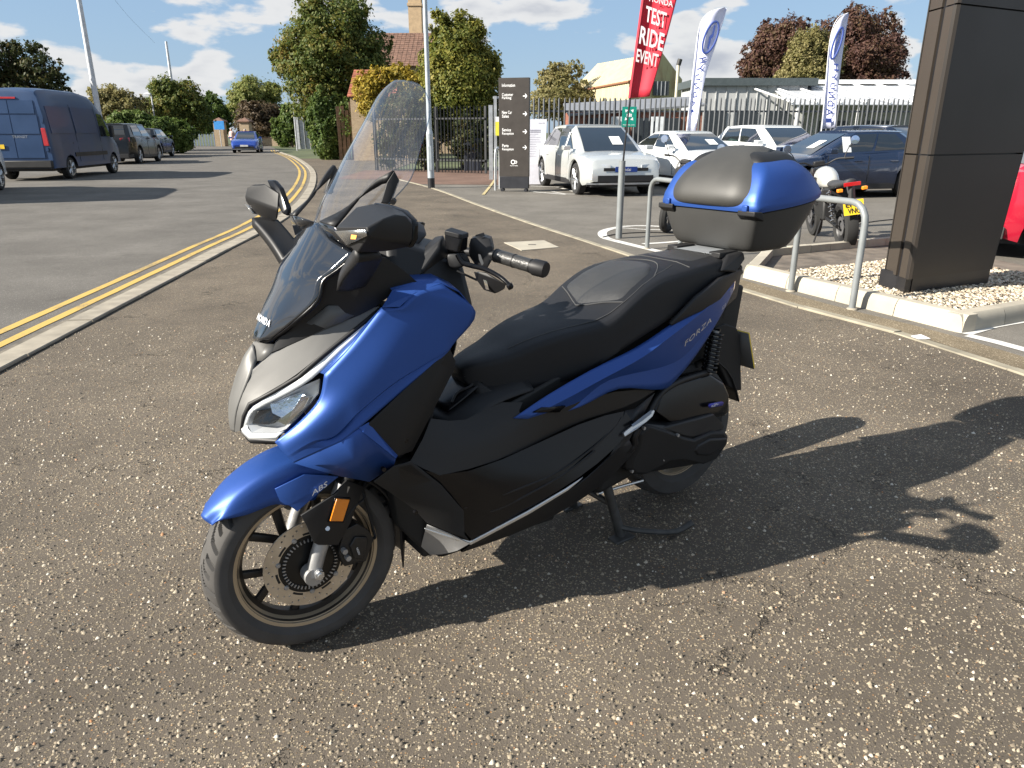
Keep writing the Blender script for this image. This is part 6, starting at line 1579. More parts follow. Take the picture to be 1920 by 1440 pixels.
def front_wheel():
    c = (0, 0, 0)
    w = bpy.data.objects.new('front_wheel', None); C.objects.link(w); w.parent = scooter
    w.location = (0, 0, .272); w.rotation_euler = (0, 0, R(-3.0))
    hw = .042
    tyre_mesh('tyre', .272, .126, .196, w, c, 640, tread_pat, hw)
    rim = lathe('rim', [(.2045, -hw - .006), (.2045, -hw - .003), (.197, -hw), (.190, -hw + .002), (.186, -hw + .012), (.172, -.012), (.170, 0), (.172, .012), (.186, hw - .012), (.190, hw - .002), (.197, hw), (.2045, hw + .003), (.2045, hw + .006), (.201, hw + .006), (.193, hw + .004), (.193, 0), (.193, -hw - .004), (.201, -hw - .006)], bronze, w, 96, closed=True)
    dark_rim = mat('wheel_dark_bronze', (0.06, 0.05, 0.04), .4, .6)
    lathe('rim_barrel', [(.189, hw - .003), (.1855, hw - .014), (.1705, .013), (.1685, 0), (.1705, -.013), (.1855, -hw + .014), (.189, -hw + .003)], dark_rim, w, 96)
    sp_b = mat('wheel_spoke_black', (0.022, 0.02, 0.019), .38, .3)
    for i in range(5):
        a = 2 * PI * i / 5 + R(200)
        for d in (-1, 1):
            b = a + d * R(17)
            p = [(.045 * math.cos(a + d * .1), -.004 * 1, .045 * math.sin(a + d * .1)), (.09 * math.cos(a + d * R(6)), -.004, .09 * math.sin(a + d * R(6))), (.178 * math.cos(b), 0, .178 * math.sin(b))]
            v, f = tube_vf(p, [.013, .0095, .0105], 8, 5, True, 1.35)
            mesh('spoke', v, f, sp_b, w)
    lathe('hub', [(.0, -.05), (.03, -.05), (.034, -.04), (.048, -.02), (.05, 0), (.048, .02), (.034, .04), (.03, .05), (0, .05)], sp_b, w, 32)
    # brake disc on the left (-y), drilled
    y0 = -.058
    bd = lathe('brake_disc', [(.128, y0 - .0022), (.128, y0 + .0022), (.088, y0 + .0022), (.088, y0 - .0022)], disc_m, w, 96, closed=True)
    holes = []
    for i in range(15):
        for q, (rr, da) in enumerate(((.120, 0), (.1125, .14), (.1045, .27))):
            a = 2 * PI * i / 15 + da
            holes.append(lathe_vf([(0, y0 - .01), (.0031, y0 - .01), (.0031, y0 + .01), (0, y0 + .01)], 10, 'y', (rr * math.cos(a), 0, rr * math.sin(a))))
    v, f = join_vf(holes)
    cut = mesh('cut', v, f, disc_m)
    cut.parent = w
    md = bd.modifiers.new('holes', 'BOOLEAN'); md.object = cut; md.operation = 'DIFFERENCE'; md.solver = 'EXACT'
    dg = bpy.context.evaluated_depsgraph_get()
    me = bpy.data.meshes.new_from_object(bd.evaluated_get(dg))
    bd.modifiers.clear()
    if len(me.polygons) > 50:
        me.shade_flat(); bd.data = me
    bpy.data.objects.remove(cut)
    car = mat('disc_carrier_black', (0.012, 0.012, 0.012), .35, .4)
    lathe('disc_carrier', [(.0, y0 - .006), (.04, y0 - .006), (.062, y0 - .001), (.0885, y0 - .001), (.0885, y0 + .0015), (.03, y0 + .004), (0, y0 + .004)], car, w, 64)
    for i in range(7):
        a = 2 * PI * i / 7 + .2
        lathe('disc_bolt', [(0, y0 - .006), (.0055, y0 - .006), (.0075, y0 - .003), (.0075, y0)], alu, w, 12, c=(.089 * math.cos(a), 0, .089 * math.sin(a)))
        b = a + PI / 7
        sv_, sf_ = lathe_vf([(.0885, y0 - .0018), (.0935, y0 - .0030), (.0985, y0 - .0018)], 8, 'y', a0=b - .16, a1=b + .16)
        mesh('disc_slot', sv_, sf_, blk_deep, w)
    tv = []
    for i in range(44):
        a = 2 * PI * i / 44
        tv.append(box_vf((0, 0, 0), (.009, .004, .0032)))
        vv = [(x * math.cos(a) - z * math.sin(a) + .073 * math.cos(a), y + y0 - .004, x * math.sin(a) + z * math.cos(a) + .073 * math.sin(a)) for x, y, z in tv[-1][0]]
        tv[-1] = (vv, tv[-1][1])
    v, f = join_vf(tv)
    o = mesh('sensor_ring', v, f, alu, w, flat=True)
    return w
fw = front_wheel()
def rear_wheel():
    w = bpy.data.objects.new('rear_wheel', None); C.objects.link(w); w.parent = scooter
    w.location = (1.505, 0, .300)
    tyre_mesh('tyre', .276, .142, .185, w, (0, 0, 0), 300, tread_pat, .048)
    lathe('rim', [(.192, -.052), (.192, -.048), (.178, -.046), (.16, -.01), (.16, .01), (.178, .046), (.192, .048), (.192, .052), (.182, .05), (.182, -.05)], bronze, w, 64, closed=True)
    sp_b = MATS['wheel_spoke_black']
    for i in range(5):
        a = 2 * PI * i / 5
        v, f = tube_vf([(.04 * math.cos(a), 0, .04 * math.sin(a)), (.168 * math.cos(a + .1), 0, .168 * math.sin(a + .1))], [.018, .013], 8, 1)
        mesh('spoke', v, f, sp_b, w)
    lathe('hub', [(0, -.07), (.05, -.06), (.06, 0), (.05, .06), (0, .07)], sp_b, w, 24)
rear_wheel()

# ------------------------------------------------------------------ fork, caliper, reflector
for sd in (1, -1):
    def q(p): return (p[0], p[1] * sd, p[2])
    lg = st('fork_leg', [q((-.012, .095, .255)), q((.022, .095, .345)), q((.10, .092, .50))], [.021, .021, .024], alu)
    st('axle_clamp', [q((-.012, .072, .258)), q((-.012, .112, .258))], .026, alu, seg=16, n=1)
    st('fork_upper', [q((.10, .09, .48)), q((.21, .085, .72))], .019, blk)
st('axle', [(0, -.12, .272), (0, .118, .272)], .011, alu, seg=12, n=1)
st('axle_nut', [(-.002, .112, .268), (-.002, .128, .268)], .0135, silver, seg=6, n=1)
st('axle_end', [(-.002, .127, .268), (-.002, .134, .268)], .008, silver, seg=12, n=1)
st('sensor_wire', [(-0.01015, 0.095, 0.2976), (-0.02249, 0.095, 0.273), (-0.02558, 0.093, 0.2461)], .0022, alu, seg=6)
fork_pts = [(-0.03148, 0.108, 0.4531), (0.06195, 0.118, 0.4916), (0.09973, 0.112, 0.5194), (0.1528, 0.1, 0.4803), (0.1017, 0.11, 0.3892), (0.06025, 0.112, 0.3342), (0.003787, 0.118, 0.3572), (-0.006619, 0.116, 0.367), (-0.02107, 0.112, 0.4239)]
sp('fork_guard', fork_pts, [(0, 1, 7, 8), (1, 2, 3, 4), (1, 4, 5, 6), (1, 6, 7)], blk, solid=.008, bevel=.002, side=2)
ref = [(0.06333, 0.128, 0.4798), (0.1008, 0.124, 0.4637), (0.07513, 0.128, 0.4083), (0.03818, 0.132, 0.4228)]
rf = sp('reflector', [p for p in ref] + [(p[0], p[1] - .012, p[2]) for p in ref], [(0, 1, 2, 3), (0, 4, 5, 1), (1, 5, 6, 2), (2, 6, 7, 3), (3, 7, 4, 0)], amber, bevel=.0015)
fr_ = [(0.06109, 0.124, 0.4852), (0.1063, 0.12, 0.465), (0.07893, 0.124, 0.4009), (0.03416, 0.128, 0.4176)]
sp('reflector_frame', fr_ + [(p[0], p[1] - .012, p[2]) for p in fr_], [(0, 1, 2, 3), (0, 4, 5, 1), (1, 5, 6, 2), (2, 6, 7, 3), (3, 7, 4, 0)], blk_gloss, bevel=.0015)
st('guard_bolt', [(0.03631, 0.112, 0.3924), (0.03205, 0.124, 0.3996)], .0062, silver, seg=14, n=1)
cal_pts = [(0.08197, 0.11, 0.3693), (0.1214, 0.11, 0.3773), (0.1562, 0.105, 0.3416), (0.1719, 0.1, 0.3063), (0.1596, 0.1, 0.2879), (0.1416, 0.105, 0.2488), (0.1061, 0.115, 0.2647), (0.07732, 0.105, 0.2552), (0.06288, 0.105, 0.3028)]
caliper = shull('brake_caliper', cal_pts + [(p[0], p[1] - .055, p[2]) for p in cal_pts], mat('caliper_black', (0.014, 0.014, 0.014), .45, .2, bump=.3, bscale=120), bevel=.006)
bl = [(0.0759, 0.108, 0.311), (0.08404, 0.108, 0.2867)]
for b in bl: st('caliper_bolt', [b, (b[0], b[1] + .016, b[2])], .008, alu, seg=8, n=1)
sl = [(0.1107, 0.118, 0.3438), (0.1473, 0.112, 0.3282), (0.1505, 0.112, 0.3072), (0.1264, 0.117, 0.2658), (0.1004, 0.12, 0.2795), (0.09211, 0.12, 0.322)]
shull('caliper_cover', sl + [(p[0], p[1] - .015, p[2]) for p in sl], MATS['caliper_black'], caliper, bevel=.003)
st('brake_hose', [(0.1683, 0.1, 0.3101), (0.18, 0.09, 0.3062), (0.1775, 0.08, 0.3426), (0.1677, 0.075, 0.4081), (0.1639, 0.07, 0.4559), (0.185, 0.06, 0.4891)], .0042, blk, seg=8)
st('sensor_cable', [(0.08961, 0.115, 0.4075), (0.1162, 0.11, 0.4301), (0.1516, 0.1, 0.4434), (0.1529, 0.09, 0.4627), (0.1709, 0.08, 0.4868)], .003, blk, seg=8)
t0, t1, t2 = [(0.1076, 0.1215, 0.3113), (0.1166, 0.1205, 0.2762), (0.1142, 0.1215, 0.3119)]
text_on('caliper_lettering', 'NISSIN', L(t0), Vector(L(t1)) - Vector(L(t0)), Vector(L(t2)) - Vector(L(t0)), .0085, white_m, caliper, lift=.001)

# ------------------------------------------------------------------ front mudguard
def arc(rad, deg, w, dz=0): return (-rad * math.cos(R(deg)), w, .272 + rad * math.sin(R(deg)) + dz)
frow0 = [arc(.318, a, 0) for a in (38.5, 47, 59, 74, 90, 108)]
frow1 = [arc(.315, a, wv) for a, wv in ((38.4, .014), (47, .029), (59, .034), (74, .038), (90, .042), (108, .044))]
frow2 = [arc(.303, a, wv) for a, wv in ((38.3, .028), (47, .052), (58, .060), (73, .066), (88, .072), (106, .078))]
frow3 = [arc(.300, 38.5, .040)] + [(-0.2183, 0.06, 0.477), (-0.1566, 0.074, 0.4796), (-0.08981, 0.08, 0.4901), (-0.05214, 0.086, 0.4791), (0.01702, 0.092, 0.4767)]
fl_lines = [[(p[0], -p[1], p[2]) for p in r] for r in (frow3, frow2, frow1)] + [frow0, frow1, frow2, frow3]
csg('front_mudguard', fl_lines, blue, nu=6, nv=4, creases=(), solid=.003, angle=50)
fs = [(-0.08201, 0.083, 0.5346), (-0.007075, 0.098, 0.5599), (0.07986, 0.112, 0.5353), (0.02149, 0.108, 0.5006), (-0.03563, 0.1, 0.4619), (-0.05273, 0.088, 0.4802), (-0.07037, 0.082, 0.4881)]
sp('mudguard_side', fs, [(0, 1, 2, 3, 5), (5, 3, 4), (0, 5, 6)], blue, solid=.004, bevel=.0012, side=2)
t0, t1, t2 = [(0.003752, 0.1075, 0.4994), (0.06162, 0.1095, 0.5235), (0.01721, 0.1095, 0.5161)]
tl = Vector(L(t1)) - Vector(L(t0))
text_on('mudguard_lettering', 'ABS', L(t0), tl, Vector(L(t2)) - Vector(L(t0)), .0205, white_m, scooter, lift=.003, shear=.35, spacing=1.0, sx=1.35, bold=.012)
mf = [[arc(.300, a, wv) for wv in (-.07, -.055, 0, .055, .07)] for a in (118, 134, 150, 165, 178, 190)]
mf = [[(p[0], p[1], p[2] - (.0 if abs(p[1]) < .06 else .0)) if abs(p[1]) < .06 else arc(.272, a, p[1]) for p in row] for row, a in zip(mf, (118, 134, 150, 165, 178, 190))]
mf.append([arc(.30, 203, wv) if abs(wv) > .06 else arc(.312, 197, wv) for wv in (-.062, -.03, 0, .03, .062)])
sg('rear_mudflap', mf, blk, sub=2, solid=.004)

# ------------------------------------------------------------------ nose, headlights
g_out = [(-0.1491, 0, 0.686), (-0.1489, 0, 0.7102), (-0.1396, 0, 0.7531), (-0.123, 0, 0.7999), (-0.09615, 0, 0.8649), (-0.06968, 0, 0.8994)]
g_mid = [(-0.1456, 0.022, 0.6866), (-0.1423, 0.03, 0.7215), (-0.1327, 0.036, 0.7596), (-0.1053, 0.045, 0.8192), (-0.08869, 0.042, 0.8454), (-0.07269, 0.03, 0.8625)]
g_r = [(-0.1368, 0.04, 0.6942), (-0.1304, 0.055, 0.7386), (-0.1151, 0.066, 0.7732), (-0.06547, 0.098, 0.8031), (-0.008948, 0.124, 0.8378), (0.04155, 0.146, 0.8825)]
g_top = [(-0.04644, 0.058, 0.8828), (0.02411, 0.105, 0.9195), (0.1053, 0.145, 0.9558), (0.1837, 0.163, 0.9904), (0.1998, 0.17, 0.9895), (0.1174, 0.16, 0.9338)]
csg('nose_panel', [mir(g_mid), g_out, g_mid], grey_m, nu=5, nv=4, solid=.003, angle=50)
side_v = g_mid + g_r + g_top
# facets of the pale side: nose edge -> gasket edge -> upper edge
sp('nose_side_panel', side_v, [(0, 6, 7, 1), (1, 7, 8, 2), (2, 8, 9, 3), (3, 9, 10, 13, 12), (3, 12, 4), (10, 11, 14, 13), (11, 17, 15, 14), (17, 16, 15)], grey_m, sub=1, crease=[(12, 13), (13, 14), (14, 15), (15, 16), (16, 17), (17, 11), (11, 10), (10, 9), (9, 8), (8, 7), (7, 6), (0, 6), (0, 1), (1, 2), (2, 3), (3, 4), (4, 12)], solid=.003, side=2)
nb = [(-0.06968, 0, 0.8994), (-0.07269, 0.03, 0.8625), (-0.06509, 0.046, 0.8651), (-0.04644, 0.058, 0.8828), (-0.02575, 0.055, 0.8991), (-0.04047, 0.03, 0.9043), (-0.06552, 0, 0.9044)]
sp('nose_bridge', nb, [(0, 1, 5, 6), (1, 2, 3, 5), (5, 3, 4)], grey_m, solid=.003, side=2)
gk_a = [(-0.1376, 0.043, 0.6948), (-0.1315, 0.057, 0.739), (-0.1159, 0.068, 0.7734), (-0.06612, 0.1, 0.8032), (-0.009663, 0.126, 0.8379), (0.04077, 0.148, 0.8826), (0.1166, 0.162, 0.9341), (0.1994, 0.172, 0.9894)]
gk_b = [(-0.1331, 0.05, 0.7036), (-0.127, 0.063, 0.7375), (-0.1141, 0.074, 0.7658), (-0.06452, 0.105, 0.7954), (-0.002147, 0.13, 0.8301), (0.04736, 0.151, 0.8748), (0.1206, 0.165, 0.9274), (0.2013, 0.175, 0.9796)]
v, f = strip(gk_a, gk_b); sp('headlight_gasket', v, f, blk, solid=.006, side=2)
dr_b = [(-0.1208, 0.062, 0.7136), (-0.1175, 0.072, 0.7382), (-0.1087, 0.079, 0.7551), (-0.06153, 0.112, 0.7813), (-0.001079, 0.142, 0.8149), (0.03846, 0.158, 0.8441), (0.12, 0.171, 0.917), (0.198, 0.178, 0.9651)]
v, f = strip([(p[0] + .001, p[1], p[2] - .001) for p in gk_b], dr_b)
sp('light_bar', v, f, drl, sub=1, solid=.005, side=2, crease=[(i, i + 1) for i in range(7)])
lo_a = [(-0.1349, 0.048, 0.7024), (-0.1347, 0.056, 0.6955), (-0.1264, 0.074, 0.6824), (-0.07596, 0.125, 0.6865), (-0.06923, 0.132, 0.6944)]
lo_b = [(-0.1228, 0.062, 0.7131), (-0.1239, 0.066, 0.7067), (-0.1207, 0.079, 0.6976), (-0.07365, 0.122, 0.6988), (-0.05713, 0.137, 0.7079)]
v, f = strip(lo_a, lo_b); sp('headlight_lower_rim', v, f, drl, solid=.005, side=2)
lo_c = [(-0.1349, 0.05, 0.695), (-0.1273, 0.072, 0.6768), (-0.1235, 0.08, 0.6713), (-0.07843, 0.124, 0.6731), (-0.06734, 0.136, 0.6991)]
v, f = strip([lo_a[0], lo_a[1], lo_a[2], lo_a[3], lo_a[4]], lo_c); sp('headlight_chin', v, f, blk, solid=.008, side=2)
lens_o = [(-0.1233, 0.064, 0.7139), (-0.1109, 0.081, 0.7554), (-0.06189, 0.113, 0.7811), (-0.001472, 0.143, 0.8147), (0.03585, 0.157, 0.8295), (0.02921, 0.157, 0.7934), (0.004271, 0.153, 0.767), (-0.05323, 0.139, 0.7123), (-0.07388, 0.123, 0.6998), (-0.1212, 0.081, 0.699)]
cen = np.mean(np.array(lens_o), axis=0)
back = [tuple((np.array(p) * .82 + cen * .18) + np.array((.022, -.006, .0))) for p in lens_o]
k = len(lens_o)
hb = sp('headlight_bowl', lens_o + back, [(i, (i + 1) % k, k + (i + 1) % k, k + i) for i in range(k)] + [tuple(range(k, 2 * k))], mat('headlight_bowl_dark', (0.55, 0.56, 0.57), .3, .15), side=2, flat=True)
lens_c = tuple(cen + np.array((-.016, .006, .006)))
sp('headlight_lens', lens_o + [lens_c], [(i, (i + 1) % k, k) for i in range(k)], lens_g, side=2, sub=0)
def inner(pts, d): return [(p[0] + d, p[1] - .006, p[2]) for p in pts]
pr = inner([(-0.08103, 0.11, 0.7711), (-0.006086, 0.14, 0.7987), (0.002284, 0.147, 0.7816), (-0.01549, 0.146, 0.7532), (-0.05883, 0.13, 0.7347), (-0.07961, 0.115, 0.7492)], .006)
kk = len(pr)
sp('headlight_reflector', pr + [tuple(np.array(p) * .75 + np.mean(np.array(pr), axis=0) * .25 + np.array((.010, -.003, 0))) for p in pr], [(i, (i + 1) % kk, kk + (i + 1) % kk, kk + i) for i in range(kk)] + [tuple(range(kk, 2 * kk))], mat('reflector_bright', (0.62, 0.68, 0.75), .12, .9, bump=.3, bscale=150), side=2, flat=True)
pj = inner([(-0.1061, 0.09, 0.7559), (-0.08208, 0.1, 0.7566), (-0.07699, 0.118, 0.7321), (-0.09223, 0.11, 0.7184), (-0.1222, 0.075, 0.7167)], .004)
kk = len(pj)
shull('headlight_projector', pj + [(p[0] + .02, p[1], p[2]) for p in pj], blk_gloss, side=2, bevel=.004)
fan = inner([(-0.01013, 0.148, 0.7875), (0.006082, 0.152, 0.7823), (-0.007711, 0.149, 0.7583), (-0.05227, 0.138, 0.7182), (-0.06955, 0.128, 0.7307), (-0.03326, 0.142, 0.756)], .002)
sp('headlight_fins', fan + [(p[0] + .012, p[1] - .004, p[2]) for p in fan], [(0, 1, 2, 3, 4, 5)] + [(i, (i + 1) % 6, 6 + (i + 1) % 6, 6 + i) for i in range(6)], chrome, side=2, flat=True)

# ------------------------------------------------------------------ blue front cowl
rows = [
    [(-0.08099, 0.132, 0.6819), (-0.0732, 0.148, 0.6665), (-0.06352, 0.158, 0.6495), (-0.05209, 0.166, 0.6322)],
    [(-0.02493, 0.156, 0.7284), (-0.02003, 0.182, 0.7128), (-0.008878, 0.19, 0.6869), (0.005478, 0.192, 0.6573)],
    [(0.02535, 0.17, 0.7822), (0.0363, 0.203, 0.7556), (0.04146, 0.207, 0.6962), (0.05763, 0.208, 0.676)],
    [(0.04021, 0.18, 0.8458), (0.08543, 0.216, 0.807), (0.09356, 0.225, 0.7465), (0.1016, 0.219, 0.7044)],
    [(0.1065, 0.198, 0.9103), (0.168, 0.231, 0.8798), (0.1862, 0.24, 0.8089), (0.1875, 0.226, 0.7595)],
    [(0.1863, 0.212, 0.9969), (0.2386, 0.238, 0.941), (0.2688, 0.246, 0.8446), (0.2671, 0.236, 0.8131)],
    [(0.226, 0.228, 0.9961), (0.2947, 0.245, 0.9672), (0.3095, 0.252, 0.8626), (0.3108, 0.241, 0.8394)],
    [(0.2633, 0.236, 1.026), (0.3462, 0.252, 0.9947), (0.3345, 0.255, 0.8739), (0.3363, 0.246, 0.8591)],
    [(0.3353, 0.244, 1.044), (0.4224, 0.262, 0.962), (0.353, 0.252, 0.8806), (0.351, 0.249, 0.8733)],
]
fc = [[r[i] for r in rows] for i in range(4)]
gv = []
for q, (a, b) in enumerate(zip(fc[2], fc[3])):          # pressed groove under the swage line
    d = (0.0, .004, .016, .017, .016, .014, .011, .006, .0)[q]; t = .30
    gv.append((a[0] + (b[0] - a[0]) * t, a[1] + (b[1] - a[1]) * t - d, a[2] + (b[2] - a[2]) * t))
csg('front_cowl', fc[:3] + [gv, fc[3]], blue, side=2, nu=6, nv=5, corners=(3, 5), creases=(2, 3), solid=.005, angle=26)
tpf = rows[5][0], rows[6][0], rows[7][0], rows[8][0]
tpx = [(0.2199, 0.205, 1.034), (0.2745, 0.222, 1.044)]
sp('cowl_shoulder', [tpf[0], tpf[1], tpf[2], tpf[3], tpx[0], tpx[1]], [(0, 1, 2, 4), (4, 2, 5), (5, 2, 3)], blue, side=2, solid=.004, flat=True)
lowp = [(-0.009268, 0.15, 0.6011), (0.06329, 0.16, 0.561), (0.1394, 0.172, 0.5277), (0.1923, 0.214, 0.5747), (0.1886, 0.236, 0.6046), (0.1066, 0.23, 0.6951)]
lf = [rows[0][3], rows[1][3], rows[2][3], rows[3][3]] + lowp
sp('cowl_lower', lf, [(0, 1, 5, 4), (1, 2, 6, 5), (2, 3, 9, 6), (9, 8, 7, 6)], blue, side=2, solid=.004, angle=12)
lip = [(0.1012, 0.22, 0.7048), (0.1263, 0.222, 0.7146), (0.1974, 0.228, 0.6072), (0.1867, 0.24, 0.6067), (0.1066, 0.23, 0.6951)]
sp('cowl_lip', lip, [(0, 1, 4), (1, 2, 3, 4)], blue, side=2, solid=.003, flat=True)
# top of the cowl folding in towards the dash
ceA = [dr_b[5], dr_b[6], dr_b[7]]; ceB = [rows[3][0], rows[4][0], rows[5][0]]
v, f = strip(ceA, ceB); sp('cowl_edge', v, f, blue, solid=.003, side=2)
tp = [(0.2209, 0.203, 1.033), (0.2755, 0.22, 1.043), (0.3365, 0.242, 1.043), (0.3832, 0.25, 1.018), (0.4237, 0.26, 0.9635)]
v, f = strip(tp, [(p[0] + .01, p[1] - .07, p[2] + .012) for p in tp]); sp('cowl_top', v, f, blue, solid=.003, side=2)

# ------------------------------------------------------------------ leg shield (black, inside the blue)
ls = [(0.1232, 0.222, 0.7099), (0.2164, 0.232, 0.7793), (0.3528, 0.246, 0.8734), (0.3799, 0.225, 0.8315), (0.3773, 0.222, 0.8075), (0.2562, 0.195, 0.5927), (0.1981, 0.224, 0.6033), (0.3249, 0.244, 0.8376), (0.1834, 0.226, 0.6248)]
sp('leg_shield', ls, [(0, 1, 7, 8), (1, 2, 7), (7, 2, 3, 4), (7, 4, 5, 6, 8)], blk_soft, sub=0, solid=.006, bevel=.004, side=2)
inn = [ls[3], ls[4], ls[5]]
v, f = strip(inn, [(p[0] + .02, .10, p[2]) for p in inn]); sp('leg_shield_inner', v, f, blk_soft, solid=.004, side=2)
sg('leg_shield_centre', full([[(.47, 0, .93), (.46, .10, .92), (.40, .2, .87)], [(.47, 0, .80), (.45, .10, .80), (.38, .2, .80)], [(.42, 0, .66), (.40, .10, .66), (.28, .19, .66)], [(.36, 0, .56), (.32, .10, .56), (.22, .19, .58)]]), blk_soft, sub=2, solid=.004)

# ------------------------------------------------------------------ smoked lower screen with its two arms
ctr = [(-0.06142, 0, 0.9041), (-0.03494, 0, 0.955), (-0.002763, 0, 1.007), (0.03083, 0, 1.06), (0.07068, 0, 1.117), (0.1174, 0, 1.184)]
edg = [(-0.04005, 0.05, 0.9177), (0.005189, 0.11, 0.9716), (0.0484, 0.148, 1.022), (0.06669, 0.145, 1.066), (0.09634, 0.166, 1.092), (0.1341, 0.198, 1.13)]
midp = []
for a, b in zip(ctr, edg):
    m_ = [(a[i] + b[i]) / 2 for i in range(3)]; m_[0] -= .010; midp.append(tuple(m_))
scr = [[a, m_, b] for a, m_, b in zip(ctr, midp, edg)]
sl_ = [[(p[0], -p[1], p[2]) for p in edg], [(p[0], -p[1], p[2]) for p in midp], ctr, midp, edg]
csg('smoked_screen', sl_, smoke, nu=5, nv=5, solid=.004, angle=60)
tr_in = edg; tr_out = [(-0.06248, 0.012, 0.9032), (0.009481, 0.113, 0.965), (0.0553, 0.15, 1.016), (0.07407, 0.148, 1.063), (0.102, 0.168, 1.087), (0.1362, 0.199, 1.126)]
e2 = [ctr[0]] + edg; o2 = [(-0.06471, 0, 0.8994), (-0.02264, 0.047, 0.9162)] + tr_out[1:]
v, f = strip(dense([ctr[0]] + edg, 3), dense([[(-0.06478, 0, 0.8988)][0], [(-0.02496, 0.045, 0.9141)][0]] + tr_out[1:], 3)); sp('screen_trim', v, f, blk_gloss, solid=.006, side=2)
# arms: base beside the cut-out, up to the pointed shoulder, down to the dash
arm_o = [(0.1083, 0.15, 1.189), (0.16, 0.135, 1.231), (0.1984, 0.145, 1.274), (0.2245, 0.16, 1.297), (0.2533, 0.18, 1.313)]
arm_i = [(0.09771, 0.085, 1.194), (0.143, 0.12, 1.221), (0.1829, 0.138, 1.252), (0.2227, 0.155, 1.277), (0.2358, 0.172, 1.285)]
v, f = strip(dense(arm_o, 3), dense(arm_i, 3)); sp('screen_arm', v, f, blk, solid=.008, side=2)
ar2 = [(0.2533, 0.18, 1.313), (0.2661, 0.18, 1.29), (0.2375, 0.185, 1.236), (0.2359, 0.172, 1.285), (0.2165, 0.175, 1.24)]
sp('screen_arm_stay', ar2, [(0, 1, 3), (3, 1, 2, 4)], blk, solid=.010, bevel=.002, side=2)
sbase = [(0.1174, 0, 1.184), (0.09057, 0.1, 1.196), (0.1083, 0.15, 1.189), (0.1341, 0.198, 1.13), (0.1217, 0.178, 1.161)]
sp('screen_shoulder', [ctr[5], midp[5], arm_i[0], arm_o[0], sbase[4], edg[5]], [(0, 2, 1), (1, 2, 3, 4), (1, 4, 5)], smoke, solid=.004, side=2)
hon = [(-0.04447, 0.012, 0.9707), (-0.0321, 0.034, 0.9579), (-0.04393, 0.014, 0.964)]
# front lettering runs across the foot of the screen, either side of the middle
ht0 = [(-0.03399, 0.044, 0.9554)][0]; 
hs = float(np.interp(.958, [p[2] for p in ctr], [p[0] for p in ctr]))
for ch_, wv in (('H', -.040), ('O', -.021), ('N', .0), ('D', .020), ('A', .040)):
    ds = (abs(wv) / .07) ** 2 * .004 - .004
    text_on('screen_lettering', ch_, (hs + ds, -wv, .946), (abs(wv) * 1.2 * (1 if wv > 0 else -1), -1, 0), (.5, 0, 1), .024, white_m, scooter, align='CENTER', lift=.006, bold=.012)

# ------------------------------------------------------------------ clear tall screen
prof = [(1.13, .085, .105, .125), (1.18, .135, .130, .172), (1.225, .178, .155, .215), (1.265, .197, .182, .254), (1.30, .208, .208, .283), (1.345, .202, .240, .306), (1.40, .186, .278, .336), (1.435, .177, .302, .355), (1.465, .162, .322, .366), (1.49, .138, .338, .372), (1.508, .106, .350, .376), (1.519, .07, .358, .376), (1.525, .03, .364, .370)]
cs = []
for h, wv, sc, se in prof:
    cs.append([(sc + (se - sc) * t * t, wv * t, h - .004 * t * t) for t in (0, .3, .6, .85, 1.0)])
wsc = csg('windscreen', [[(r[q][0], -r[q][1], r[q][2]) for r in cs] for q in (4, 3, 2, 1)] + [[r[q] for r in cs] for q in range(5)], clear_g, nu=3, nv=3, solid=0, angle=80)
ed = [r[-1] for r in cs]
rimpath = [L(p) for p in ed] + [L(p) for p in mir(list(reversed(ed)))]
tube('windscreen_edge', rimpath, .0016, glass('screen_edge', (.8, .87, .95), .75, .05), wsc, seg=6, n=3)
for sd in (1, -1):
    st('screen_bolt', [(.245, .188 * sd, 1.245), (.238, .196 * sd, 1.242)], .007, blk, seg=10, n=1)

# ------------------------------------------------------------------ black cowl under the mirrors, dash
uc = [(0.008894, 0.098, 0.9653), (0.05833, 0.13, 1.015), (0.07331, 0.138, 1.062), (0.1027, 0.155, 1.086), (0.1429, 0.182, 1.124), (0.2107, 0.19, 1.126), (0.2909, 0.205, 1.045), (0.2244, 0.186, 1.026), (0.2005, 0.172, 0.992), (0.1055, 0.146, 0.9565), (-0.04425, 0.06, 0.8838), (0.1472, 0.165, 1.009), (0.1506, 0.185, 1.061), (-0.024, 0.05, 0.9128)]
sp('upper_cowl', uc, [(10, 13, 0, 9), (0, 1, 11, 9), (1, 2, 12, 11), (2, 3, 4, 12), (4, 5, 7, 12), (5, 6, 7), (12, 7, 8, 11), (11, 8, 9)], blk, sub=1, crease=[(10, 13), (13, 0), (0, 1), (1, 2), (2, 3), (3, 4), (4, 5), (5, 6), (6, 7), (7, 8), (8, 9), (9, 10), (11, 12, .8)], solid=.004, side=2)
ucs = [(-0.04653, 0.059, 0.8851), (0.1051, 0.146, 0.9577), (0.1823, 0.163, 0.9922), (0.07991, 0.14, 1.003), (0.06965, 0.136, 0.9956), (-0.02711, 0.055, 0.8994)]
sp('upper_cowl_strip', ucs, [(0, 1, 4, 5), (1, 2, 3, 4)], grey_m, solid=.005, side=2)
dashp = [(.26, 0, 1.17), (.26, .12, 1.15), (.46, .15, 1.06), (.50, 0, 1.10), (.24, .17, 1.0), (.46, .20, .95), (.5, 0, .93), (.2, 0, 1.0)]
shull('dash', dashp + mir(dashp), blk, bevel=.015)
